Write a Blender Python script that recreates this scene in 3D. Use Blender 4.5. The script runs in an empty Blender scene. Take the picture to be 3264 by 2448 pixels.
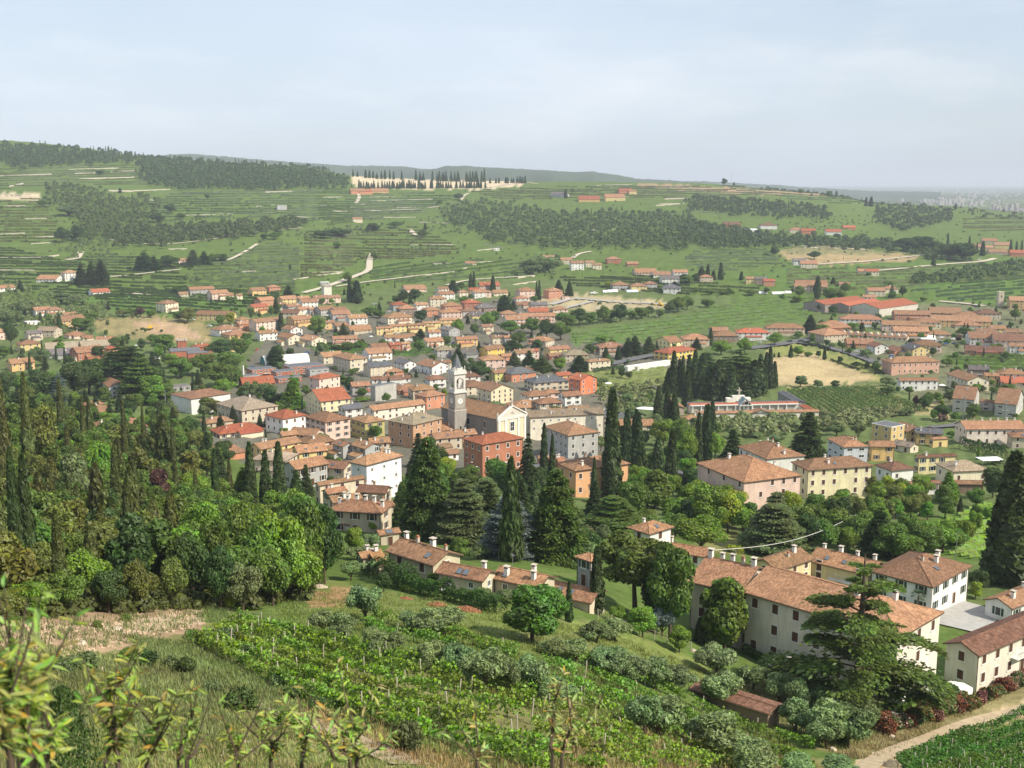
import bpy, math, random
import numpy as np
HAZE = 7.5e-5
from mathutils import Vector
rng = np.random.default_rng(7); random.seed(7)
sc = bpy.context.scene; COL = sc.collection
# ------------------------------------------------------------------ camera
F = 3600.0; KD = F/2716.0; TH = math.atan(641/F); CT, ST = math.cos(TH), math.sin(TH)
cam_d = bpy.data.cameras.new("camera"); cam = bpy.data.objects.new("camera", cam_d); COL.objects.link(cam)
cam.rotation_euler = (math.pi/2 - TH, 0, 0)
cam_d.sensor_fit = 'HORIZONTAL'; cam_d.sensor_width = 36.0; cam_d.lens = 18.0*F/1632.0
cam_d.dof.use_dof = True; cam_d.dof.focus_distance = 420; cam_d.dof.aperture_fstop = 3.4
cam_d.clip_start = 0.3; cam_d.clip_end = 90000
sc.camera = cam
# ------------------------------------------------------------------ sky, sun, exposure
SUN_AZ = math.radians(116); SUN_EL = math.radians(43)       # azimuth clockwise from the view direction (+Y)
W = bpy.data.worlds.new("World"); sc.world = W; W.use_nodes = True
wn, wl = W.node_tree.nodes, W.node_tree.links
for n in list(wn): wn.remove(n)
wo = wn.new('ShaderNodeOutputWorld'); bg = wn.new('ShaderNodeBackground'); bg.inputs[1].default_value = 0.112
sky = wn.new('ShaderNodeTexSky'); sky.sky_type = 'NISHITA'; sky.sun_disc = False
sky.sun_elevation = SUN_EL; sky.sun_rotation = SUN_AZ; sky.altitude = 250; sky.air_density = 1.0; sky.dust_density = 2.0; sky.ozone_density = 1.5
tc = wn.new('ShaderNodeTexCoord'); mp = wn.new('ShaderNodeMapping'); mp.inputs['Scale'].default_value = (1.3, 0.9, 4.2); mp.inputs['Location'].default_value = (0.55, 0.2, 0.3)
nz = wn.new('ShaderNodeTexNoise'); nz.inputs['Scale'].default_value = 1.35; nz.inputs['Detail'].default_value = 6; nz.inputs['Roughness'].default_value = 0.55
rmp = wn.new('ShaderNodeValToRGB'); rmp.color_ramp.elements[0].position = 0.36; rmp.color_ramp.elements[0].color = (.52,.52,.52,1); rmp.color_ramp.elements[1].position = 0.66; rmp.color_ramp.elements[1].color = (.80,.80,.80,1)
mx = wn.new('ShaderNodeMixRGB'); mx.inputs[2].default_value = (5.95, 6.7, 7.65, 1)      # thin high veil of cloud
wl.new(tc.outputs['Generated'], mp.inputs[0]); wl.new(mp.outputs[0], nz.inputs['Vector']); wl.new(nz.outputs['Fac'], rmp.inputs[0])
r2 = wn.new('ShaderNodeValToRGB'); r2.color_ramp.elements[0].position = .52; r2.color_ramp.elements[1].position = .74; r2.color_ramp.elements[0].color = (0,0,0,1); r2.color_ramp.elements[1].color = (.30,.30,.30,1)
mp2 = wn.new('ShaderNodeMapping'); mp2.inputs['Scale'].default_value = (2.2, 1.6, 9.0); mp2.inputs['Location'].default_value = (1.9, .7, .2); nz2 = wn.new('ShaderNodeTexNoise'); nz2.inputs['Scale'].default_value = 1.6; nz2.inputs['Detail'].default_value = 7; nz2.inputs['Roughness'].default_value = .6
mx2 = wn.new('ShaderNodeMixRGB'); mx2.inputs[2].default_value = (8.3, 8.1, 7.9, 1); wl.new(tc.outputs['Generated'], mp2.inputs[0]); wl.new(mp2.outputs[0], nz2.inputs['Vector']); wl.new(nz2.outputs['Fac'], r2.inputs[0])
wl.new(rmp.outputs[0], mx.inputs[0]); wl.new(r2.outputs[0], mx2.inputs[0]); wl.new(mx.outputs[0], mx2.inputs[1]); wl.new(sky.outputs[0], mx.inputs[1]); wl.new(mx2.outputs[0], bg.inputs[0]); wl.new(bg.outputs[0], wo.inputs[0])
sun_d = bpy.data.lights.new("sun", 'SUN'); sun_d.energy = 5.0; sun_d.angle = math.radians(0.6); sun_d.color = (1, .91, .75)
sun = bpy.data.objects.new("sun", sun_d); COL.objects.link(sun)
sv = Vector((math.sin(SUN_AZ)*math.cos(SUN_EL), math.cos(SUN_AZ)*math.cos(SUN_EL), math.sin(SUN_EL)))
sun.rotation_euler = (-sv).to_track_quat('-Z', 'Y').to_euler()
sc.view_settings.view_transform = 'Standard'; sc.view_settings.look = 'None'; sc.view_settings.gamma = 1; sc.view_settings.use_curve_mapping = False
sc.view_settings.exposure = 0.30
sc.cycles.max_bounces = 5; sc.cycles.diffuse_bounces = 3; sc.cycles.glossy_bounces = 2; sc.cycles.transmission_bounces = 3; sc.cycles.volume_bounces = 0; sc.cycles.transparent_max_bounces = 6
# ------------------------------------------------------------------ pixel <-> place helpers
VIEWS = dict(Z=(0,0,1.47559), A=(500,850,.36166), B=(1200,850,.36166), C=(1900,900,.36166), D=(2500,900,.34539), E=(600,1250,.36166),
  F=(1300,1250,.36166), G=(2000,1200,.31646), H=(2600,1250,.3014), I=(0,850,.40687), J=(0,400,.49729), K=(1000,450,.5425), L=(2100,500,.52622),
  M=(0,1200,.49729), N=(1000,1650,.49729), O=(1900,1600,.61664), P=(0,1850,.5877), Q=(1350,1080,.27125), R=(2050,1550,.39189), S=(2500,1650,.36174), T=(1150,1650,.33906))
def vp(v, x, y):
    ox, oy, s = VIEWS[v]; return ox + x*s, oy + y*s
def s_of(py):
    b = (1224-np.asarray(py, float))/F; return (b*CT-ST)/(CT+b*ST)
def u_of(px, py):
    b = (1224-py)/F; return ((px-1632)/F)/(CT+b*ST)
def proj(x, y, z):
    f = y*CT - z*ST; return 1632+F*x/f, 1224-F*(y*ST+z*CT)/f
def pchip(x, y, q):
    x = np.asarray(x, float); y = np.asarray(y, float); h = np.diff(x); dl = np.diff(y)/h; m = np.zeros_like(y)
    m[0], m[-1] = dl[0], dl[-1]
    for i in range(1, len(x)-1):
        if dl[i-1]*dl[i] > 0:
            w1, w2 = 2*h[i]+h[i-1], h[i]+2*h[i-1]; m[i] = (w1+w2)/(w1/dl[i-1]+w2/dl[i])
    q = np.clip(q, x[0], x[-1]); i = np.clip(np.searchsorted(x, q)-1, 0, len(h)-1); t = (q-x[i])/h[i]
    return ((1+2*t)*(1-t)**2)*y[i]+t*(1-t)**2*h[i]*m[i]+t*t*(3-2*t)*y[i+1]+t*t*(t-1)*h[i]*m[i+1]
# the lie of the land: for five directions, (distance, row of the photograph where that ground is seen)
mid = [(425,1330),(520,1230),(650,1110),(770,1020),(900,945)]
COLS = {-.62: [(35,2448),(50,2200),(70,2000),(85,1930),(110,1800),(150,1650),(200,1500),(260,1370),(310,1325),(400,1290),(470,1250),(560,1190),(650,1110),(770,1020),(900,945)],
 -.31: [(42,2448),(60,2250),(80,2080),(100,1960),(125,1850),(165,1730),(230,1600),(305,1490),(370,1400)]+mid,
 0: [(50,2448),(70,2250),(95,2050),(117,1920),(138,1830),(180,1720),(240,1600),(310,1490),(370,1400)]+mid,
 .3: [(80,2448),(105,2250),(130,2081),(150,1950),(170,1850),(205,1720),(250,1600),(312,1490),(372,1400)]+mid,
 .62: [(95,2448),(128,2200),(150,2020),(176,1850),(215,1705),(258,1600),(312,1495),(375,1400),(440,1310),(530,1210),(645,1105),(770,1020),(900,945)]}
CREST = [(-700,430),(0,446),(224,465),(447,497),(696,514),(995,535),(1125,560),(1542,576),(2200,583),(2416,599),(2684,625),(2784,646),(3047,660),(3264,682),(4200,692)]
GD = [(900,0),(1010,.163),(1180,.34),(1350,.503),(1560,.666),(1760,.80),(1930,.91),(2150,1.0)]
LD = np.linspace(math.log(1.2), math.log(45000), 1000); DD = np.exp(LD); NU = 301; UU = np.linspace(-1.6, 1.6, NU)
CR = 2150*KD
def build_S():
    near = []
    for uc in sorted(COLS):
        pts = [(1.2,-1.9/1.2),(3,-2.9/3),(8,-6.3/8),(20,-13.4/20)]+[(d*KD, float(s_of(p))) for d, p in COLS[uc]]
        near.append(pchip([math.log(a) for a, _ in pts], [b for _, b in pts], LD))
    near = np.array(near); cu = np.array(sorted(COLS))/KD
    S = np.zeros((NU, len(LD)))
    for j in range(len(LD)): S[:, j] = pchip(cu, near[:, j], UU)
    cr_u = [u_of(p, q) for p, q in CREST]; cr = pchip(cr_u, [q for _, q in CREST], UU)
    far = (DD > 900*KD) & (DD <= CR); g = pchip([math.log(a*KD) for a, _ in GD], [b for _, b in GD], LD)
    for i in range(NU):
        S[i, far] = s_of(945+(cr[i]-945)*g[far])
        zc = CR*float(s_of(cr[i])); b = DD > CR
        t = np.clip((DD[b]-CR)/1500, 0, 1); t = t*t*(3-2*t)
        S[i, b] = (zc*(1-t)+(-104)*t)/DD[b]
    return S
S_GRID = build_S()
def S_at(u, d):
    u = np.clip(np.asarray(u, float), UU[0], UU[-1]); l = np.clip(np.log(np.maximum(d, 1.25)), LD[0], LD[-1])
    fi = (u-UU[0])/(UU[1]-UU[0]); i = np.clip(fi.astype(int) if hasattr(fi, 'astype') else int(fi), 0, NU-2); a = fi-i
    fj = (l-LD[0])/(LD[1]-LD[0]); j = np.clip(np.asarray(fj).astype(int), 0, len(LD)-2); b = fj-j
    return (S_GRID[i, j]*(1-b)+S_GRID[i, j+1]*b)*(1-a)+(S_GRID[i+1, j]*(1-b)+S_GRID[i+1, j+1]*b)*a
def gz(x, y):
    return y*S_at(np.asarray(x)/y, y)
J0 = int(np.searchsorted(DD, 20))
J1 = int(np.searchsorted(DD, CR+60))
def locate(px, py, H=0.0):
    """where the sight line through a pixel meets the ground raised by H metres"""
    s = float(s_of(py)); u = float(np.clip(u_of(px, py), UU[0]+.001, UU[-1]-.001))
    fi = (u-UU[0])/(UU[1]-UU[0]); i = int(fi); a = fi-i
    c = (S_GRID[i]*(1-a)+S_GRID[i+1]*a + H/DD)[J0:J1]
    k = np.nonzero((c[1:] >= s) & (c[:-1] < s))[0]
    if len(k) == 0: d = CR-40 if s > c[-1]-.02 else DD[J0]
    else:
        k = k[0]+1; t = (s-c[k-1])/(c[k]-c[k-1]); d = math.exp(LD[J0+k-1]+t*(LD[1]-LD[0]))
    x = u*d; return x, d, float(gz(x, d))
def on_plane(px, py, z):
    s = float(s_of(py)); d = z/s if s < -1e-4 else 3000.0
    return u_of(px, py)*d, d
def pin(poly, x, y):
    x = np.asarray(x); y = np.asarray(y); r = np.zeros(x.shape, bool); n = len(poly)
    for i in range(n):
        x1, y1 = poly[i]; x2, y2 = poly[(i+1) % n]
        if y1 == y2: continue
        r ^= ((y1 > y) != (y2 > y)) & (x < (x2-x1)*(y-y1)/(y2-y1)+x1)
    return r
def zp(*pts): return [(a*1.47559, b*1.47559) for a, b in pts]
# ------------------------------------------------------------------ materials
def new_mat(name):
    m = bpy.data.materials.new(name); m.use_nodes = True; n = m.node_tree.nodes; n.clear(); return m, n, m.node_tree.links
def nd(n, t, **kw):
    o = n.new(t)
    for k, v in kw.items():
        if k[0] == 'i' and k[1:].isdigit(): o.inputs[int(k[1:])].default_value = v
        else: setattr(o, k, v)
    return o
def mth(n, l, op, a, b=None, c=None):
    o = n.new('ShaderNodeMath'); o.operation = op
    for i, v in enumerate((a, b, c)):
        if v is None: continue
        if isinstance(v, (int, float)): o.inputs[i].default_value = v
        else: l.new(v, o.inputs[i])
    return o.outputs[0]
def mapr(n, l, v, a, b, lo, hi):
    o = n.new('ShaderNodeMapRange'); l.new(v, o.inputs[0])
    for i, q in enumerate((a, b, lo, hi)): o.inputs[i+1].default_value = q
    return o.outputs[0]
def noise(n, l, vec, scale, detail=4, rough=.55, dist=0):
    o = n.new('ShaderNodeTexNoise'); o.inputs['Scale'].default_value = scale; o.inputs['Detail'].default_value = detail; o.inputs['Roughness'].default_value = rough; o.inputs['Distortion'].default_value = dist
    if vec is not None: l.new(vec, o.inputs['Vector'])
    return o.outputs['Fac']
def vmul(n, l, col, fac):
    o = n.new('ShaderNodeVectorMath'); o.operation = 'SCALE'; l.new(col, o.inputs[0])
    if isinstance(fac, (int, float)): o.inputs['Scale'].default_value = fac
    else: l.new(fac, o.inputs['Scale'])
    return o.outputs[0]
def mixc(n, l, f, a, b):
    o = n.new('ShaderNodeMixRGB')
    for i, v in enumerate((f, a, b)):
        if isinstance(v, (int, float)): o.inputs[i].default_value = v
        elif isinstance(v, tuple): o.inputs[i].default_value = v+(1,)
        else: l.new(v, o.inputs[i])
    return o.outputs[0]
def surf(m, n, l, col, rough=.9, spec=.2, bump=None, bstr=.3, bdist=.05, metal=0):
    p = n.new('ShaderNodeBsdfPrincipled'); p.inputs['Roughness'].default_value = rough; p.inputs['Specular IOR Level'].default_value = spec; p.inputs['Metallic'].default_value = metal
    if isinstance(col, tuple): p.inputs['Base Color'].default_value = col+(1,)
    else: l.new(col, p.inputs['Base Color'])
    if bump is not None:
        b = n.new('ShaderNodeBump'); b.inputs['Strength'].default_value = bstr; b.inputs['Distance'].default_value = bdist; l.new(bump, b.inputs['Height']); l.new(b.outputs[0], p.inputs['Normal'])
    o = n.new('ShaderNodeOutputMaterial'); l.new(p.outputs[0], o.inputs[0]); return m
def flat_mat(name, col, rough=.8, spec=.2, var=.12, scale=1.5, metal=0):
    m, n, l = new_mat(name); t = nd(n, 'ShaderNodeTexCoord'); f = noise(n, l, t.outputs['Object'], scale)
    c = nd(n, 'ShaderNodeRGB'); c.outputs[0].default_value = col+(1,)
    return surf(m, n, l, vmul(n, l, c.outputs[0], mapr(n, l, f, .25, .75, 1-var, 1+var)), rough, spec, metal=metal)
def plaster_mat():
    m, n, l = new_mat("plaster"); oi = nd(n, 'ShaderNodeObjectInfo'); t = nd(n, 'ShaderNodeTexCoord')
    mp = nd(n, 'ShaderNodeMapping'); mp.inputs['Scale'].default_value = (1.2, 1.2, .25); l.new(t.outputs['Object'], mp.inputs[0])
    f = noise(n, l, mp.outputs[0], .9, 6, .65); g = noise(n, l, t.outputs['Object'], .25, 3)
    k = mth(n, l, 'MULTIPLY', mapr(n, l, f, .3, .7, .80, 1.07), mapr(n, l, g, .3, .7, .88, 1.07))
    k = mth(n, l, 'MULTIPLY', k, mapr(n, l, oi.outputs['Random'], 0, 1, .93, 1.05))
    return surf(m, n, l, vmul(n, l, oi.outputs['Color'], k), .92, .1, noise(n, l, t.outputs['Object'], 14, 3), .15, .02)
def tile_mat():
    m, n, l = new_mat("clay tile"); oi = nd(n, 'ShaderNodeObjectInfo'); uv = nd(n, 'ShaderNodeTexCoord'); sp = nd(n, 'ShaderNodeSeparateXYZ'); l.new(uv.outputs['UV'], sp.inputs[0])
    fu = mth(n, l, 'DIVIDE', sp.outputs[0], .26); fv = mth(n, l, 'DIVIDE', sp.outputs[1], .42)
    cb = nd(n, 'ShaderNodeCombineXYZ'); l.new(mth(n, l, 'FLOOR', fu), cb.inputs[0]); l.new(mth(n, l, 'FLOOR', fv), cb.inputs[1]); l.new(oi.outputs['Random'], cb.inputs[2])
    wn_ = nd(n, 'ShaderNodeTexWhiteNoise'); wn_.noise_dimensions = '3D'; l.new(cb.outputs[0], wn_.inputs[0])
    ad = nd(n, 'ShaderNodeVectorMath', operation='ADD'); l.new(uv.outputs['UV'], ad.inputs[0]); l.new(oi.outputs['Location'], ad.inputs[1])
    big = noise(n, l, ad.outputs[0], .35, 5, .65); mid_ = noise(n, l, ad.outputs[0], 1.4, 4, .6)
    k = mth(n, l, 'MULTIPLY', mapr(n, l, wn_.outputs[0], 0, 1, .70, 1.28), mapr(n, l, big, .3, .7, .80, 1.16))
    k = mth(n, l, 'MULTIPLY', k, mapr(n, l, mid_, .3, .7, .86, 1.12))
    k = mth(n, l, 'MULTIPLY', k, mapr(n, l, oi.outputs['Random'], 0, 1, .88, 1.1))
    col = vmul(n, l, oi.outputs['Color'], k)
    lich = noise(n, l, ad.outputs[0], .8, 6, .7)
    col = mixc(n, l, mapr(n, l, lich, .56, .72, 0, .55), col, vmul(n, l, mixc(n, l, .6, oi.outputs['Color'], (.33,.29,.22)), k))
    wv = mth(n, l, 'ABSOLUTE', mth(n, l, 'SINE', mth(n, l, 'MULTIPLY', fu, math.pi)))
    st = mth(n, l, 'FRACT', fv); hgt = mth(n, l, 'ADD', wv, mth(n, l, 'MULTIPLY', st, .45))
    return surf(m, n, l, col, .85, .15, hgt, .9, .07)
def leaf_mat(name="leaf", trans=.30, lo=.6, hi=1.5):
    m, n, l = new_mat(name); oi = nd(n, 'ShaderNodeObjectInfo'); ge = nd(n, 'ShaderNodeNewGeometry')
    hs = nd(n, 'ShaderNodeHueSaturation'); l.new(oi.outputs['Color'], hs.inputs['Color'])
    l.new(mapr(n, l, oi.outputs['Random'], 0, 1, .485, .515), hs.inputs['Hue']); l.new(mapr(n, l, ge.outputs['Random Per Island'], 0, 1, lo, hi), hs.inputs['Value'])
    wn_ = nd(n, 'ShaderNodeTexWhiteNoise'); wn_.noise_dimensions = '1D'; l.new(ge.outputs['Random Per Island'], wn_.inputs['W'])
    l.new(mapr(n, l, wn_.outputs[0], 0, 1, .8, 1.12), hs.inputs['Saturation'])
    ps = noise(n, l, ge.outputs['Position'], .16, 3, .6); ps2 = noise(n, l, ge.outputs['Position'], .9, 2, .5)
    hs2 = nd(n, 'ShaderNodeHueSaturation'); l.new(hs.outputs[0], hs2.inputs['Color']); l.new(mapr(n, l, ps, .3, .7, .478, .522), hs2.inputs['Hue']); l.new(mth(n, l, 'MULTIPLY', mapr(n, l, ps, .3, .7, .74, 1.26), mapr(n, l, ps2, .3, .7, .84, 1.16)), hs2.inputs['Value']); hs = hs2
    d = nd(n, 'ShaderNodeBsdfDiffuse'); tr = nd(n, 'ShaderNodeBsdfTranslucent'); mxs = nd(n, 'ShaderNodeMixShader'); mxs.inputs[0].default_value = trans
    gl = nd(n, 'ShaderNodeBsdfGlossy'); gl.inputs['Roughness'].default_value = .5; gl.inputs['Color'].default_value = (.9,.95,1,1); m2 = nd(n, 'ShaderNodeMixShader'); m2.inputs[0].default_value = .012
    l.new(hs.outputs[0], d.inputs[0]); l.new(hs.outputs[0], tr.inputs[0]); l.new(d.outputs[0], mxs.inputs[1]); l.new(tr.outputs[0], mxs.inputs[2])
    l.new(mxs.outputs[0], m2.inputs[1]); l.new(gl.outputs[0], m2.inputs[2])
    o = nd(n, 'ShaderNodeOutputMaterial'); l.new(m2.outputs[0], o.inputs[0]); return m
def ground_mat():
    m, n, l = new_mat("ground cover"); at = nd(n, 'ShaderNodeAttribute', attribute_name='Cover'); ge = nd(n, 'ShaderNodeNewGeometry')
    a = noise(n, l, ge.outputs['Position'], .55, 6, .65); b = noise(n, l, ge.outputs['Position'], .045, 5, .6); c = noise(n, l, ge.outputs['Position'], 3.5, 3, .6)
    k = mth(n, l, 'MULTIPLY', mapr(n, l, a, .3, .7, .72, 1.25), mapr(n, l, b, .3, .7, .8, 1.18)); k = mth(n, l, 'MULTIPLY', k, mapr(n, l, c, .3, .7, .85, 1.15))
    col = vmul(n, l, at.outputs['Color'], k)
    dry = noise(n, l, ge.outputs['Position'], .16, 6, .7)
    col = mixc(n, l, mapr(n, l, dry, .52, .70, 0, .38), col, (.24,.19,.10))
    return surf(m, n, l, col, .95, .05, a, .5, .15)
def obj_mat(name, rough=.7, spec=.3, var=.08, scale=2.0, metal=0):
    m, n, l = new_mat(name); oi = nd(n, 'ShaderNodeObjectInfo'); t = nd(n, 'ShaderNodeTexCoord'); f = noise(n, l, t.outputs['Object'], scale)
    return surf(m, n, l, vmul(n, l, oi.outputs['Color'], mapr(n, l, f, .3, .7, 1-var, 1+var)), rough, spec, metal=metal)
M = dict(plaster=plaster_mat(), tile=tile_mat(), leaf=leaf_mat(), leaf_far=leaf_mat("distant leaf", .2, .86, 1.16), track=flat_mat("dirt track", (.40,.32,.215), .95, .05, .2, .6), ground=ground_mat(), paint=obj_mat("painted surface"), matte=obj_mat("matte surface", .95, .1, .15, .6),
  fascia=flat_mat("eaves wood", (.13,.085,.055)), glass=flat_mat("window glass", (.025,.03,.035), .12, .6, .1), shutter=flat_mat("shutter wood", (.10,.05,.03), .7),
  green=flat_mat("green shutter", (.03,.07,.045), .6), stone=flat_mat("pale stone", (.48,.43,.36), .9, .1, .15), white=flat_mat("white trim", (.72,.70,.66), .7, .2, .06),
  bark=flat_mat("bark", (.10,.075,.055), .95, .05, .3, 4), dark=flat_mat("dark void", (.015,.014,.013), .9), slate=flat_mat("grey sheet roof", (.13,.135,.15), .7, .2, .12, .5),
  metal=flat_mat("grey metal", (.35,.36,.37), .45, .5, .06, 3, .6), concrete=flat_mat("concrete", (.36,.35,.33), .9, .1, .14, .8), asphalt=flat_mat("asphalt", (.13,.13,.135), .9, .1, .15, .4),
  gravel=flat_mat("gravel track", (.50,.44,.35), .95, .05, .16, .8), rubber=flat_mat("tyre rubber", (.02,.02,.02), .8), pale_wood=flat_mat("pale post wood", (.44,.39,.32), .9, .1, .2, 5), wood=flat_mat("grey wood", (.26,.21,.16), .9, .1, .2, 5),
  scree=flat_mat("scree stone", (.43,.32,.22), .95, .05, .3, 2), rock=flat_mat("limestone", (.50,.42,.33), .95, .05, .22, 2), soil=flat_mat("red soil", (.29,.135,.075), .95, .05, .2, 3))
# ------------------------------------------------------------------ mesh helpers
class MB:
    def __init__(s): s.v, s.f, s.m, s.u = [], [], [], []
    def face(s, pts, m=0, uv=None):
        i = len(s.v); s.v += [tuple(p) for p in pts]; s.f.append(tuple(range(i, i+len(pts)))); s.m.append(m); s.u += (uv or [(0, 0)]*len(pts))
    def box(s, x0, x1, y0, y1, z0, z1, m=0, top=None):
        p = [(x0,y0),(x1,y0),(x1,y1),(x0,y1)]
        for i in range(4):
            a, b = p[i], p[(i+1) % 4]; s.face([(a[0],a[1],z0),(b[0],b[1],z0),(b[0],b[1],z1),(a[0],a[1],z1)], m)
        s.face([(a[0],a[1],z1) for a in p], m if top is None else top); s.face([(a[0],a[1],z0) for a in p[::-1]], m)
    def prism(s, poly, z0, z1, m=0, top=None):
        n = len(poly)
        for i in range(n):
            a, b = poly[i], poly[(i+1) % n]; s.face([(a[0],a[1],z0),(b[0],b[1],z0),(b[0],b[1],z1),(a[0],a[1],z1)], m)
        s.face([(a[0],a[1],z1) for a in poly], m if top is None else top); s.face([(a[0],a[1],z0) for a in poly[::-1]], m)
    def tube(s, pts, rad, k=6, m=0, cap=True):
        rings = []
        for i, p in enumerate(pts):
            p = Vector(p); a = Vector(pts[max(i-1, 0)]); b = Vector(pts[min(i+1, len(pts)-1)]); t = (b-a).normalized() if (b-a).length > 1e-9 else Vector((0,0,1))
            x = t.orthogonal().normalized(); y = t.cross(x); r = rad[i] if hasattr(rad, '__len__') else rad
            rings.append([p+(x*math.cos(2*math.pi*j/k)+y*math.sin(2*math.pi*j/k))*r for j in range(k)])
        for i in range(len(rings)-1):
            for j in range(k): s.face([rings[i][j], rings[i][(j+1) % k], rings[i+1][(j+1) % k], rings[i+1][j]], m)
        if cap: s.face(rings[0][::-1], m); s.face(rings[-1], m)
    def mesh(s, name, mats):
        me = bpy.data.meshes.new(name); me.from_pydata(s.v, [], s.f)
        for k in mats: me.materials.append(M[k] if isinstance(k, str) else k)
        me.polygons.foreach_set('material_index', s.m)
        if any(a != (0, 0) for a in s.u):
            uv = me.uv_layers.new(name='UVMap'); uv.data.foreach_set('uv', np.array(s.u, np.float32).ravel())
        me.update(); return me
def ob(name, me, parent=None, loc=(0,0,0), rz=0.0, sca=None, col=None):
    o = bpy.data.objects.new(name, me); COL.objects.link(o); o.location = loc
    if rz: o.rotation_euler = (0, 0, rz)
    if sca is not None: o.scale = sca if hasattr(sca, '__len__') else (sca,)*3
    if col is not None: o.color = tuple(col)+(1,)
    if parent is not None: o.parent = parent
    return o
ITEMS = []
def thing(o, desc, cat, group=None, fixed=False, pos=None):
    o['category'] = cat
    if group: o['group'] = group
    ITEMS.append([o, desc, fixed, pos]); return o
def structure(o): o['kind'] = 'structure'; return o
def stuff(o): o['kind'] = 'stuff'; return o
def quad_mesh(name, V, mats, n=4):
    """many separate leaf faces as one mesh; V is (N,n,3)"""
    V = np.asarray(V, np.float32); N = len(V); me = bpy.data.meshes.new(name)
    me.vertices.add(N*n); me.vertices.foreach_set('co', V.ravel()); me.loops.add(N*n); me.loops.foreach_set('vertex_index', np.arange(N*n, dtype=np.int32))
    me.polygons.add(N); me.polygons.foreach_set('loop_start', np.arange(0, N*n, n, dtype=np.int32)); me.polygons.foreach_set('loop_total', np.full(N, n, np.int32))
    for k in mats: me.materials.append(M[k] if isinstance(k, str) else k)
    me.update(calc_edges=True); return me
def unit(v): return v/np.maximum(np.linalg.norm(v, axis=-1, keepdims=True), 1e-9)
def leaves(P, Nrm, size, asp=1.6, jitter=.7, axis=None, R=rng):
    """diamond leaf sprays at P facing roughly along Nrm; axis: preferred long direction"""
    n = len(P); Nn = unit(Nrm + R.normal(0, jitter, (n,3))); A = R.normal(0, 1, (n,3)) if axis is None else axis+R.normal(0, .35, (n,3))
    T = unit(A-(A*Nn).sum(1, keepdims=True)*Nn); B = np.cross(Nn, T); s = (np.asarray(size)*R.uniform(.65, 1.35, n))[:, None]
    fold = Nn*s*.18
    return np.stack([P-T*s*asp*.5, P+B*s*.5+fold, P+T*s*asp*.5, P-B*s*.5+fold], 1)
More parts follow.
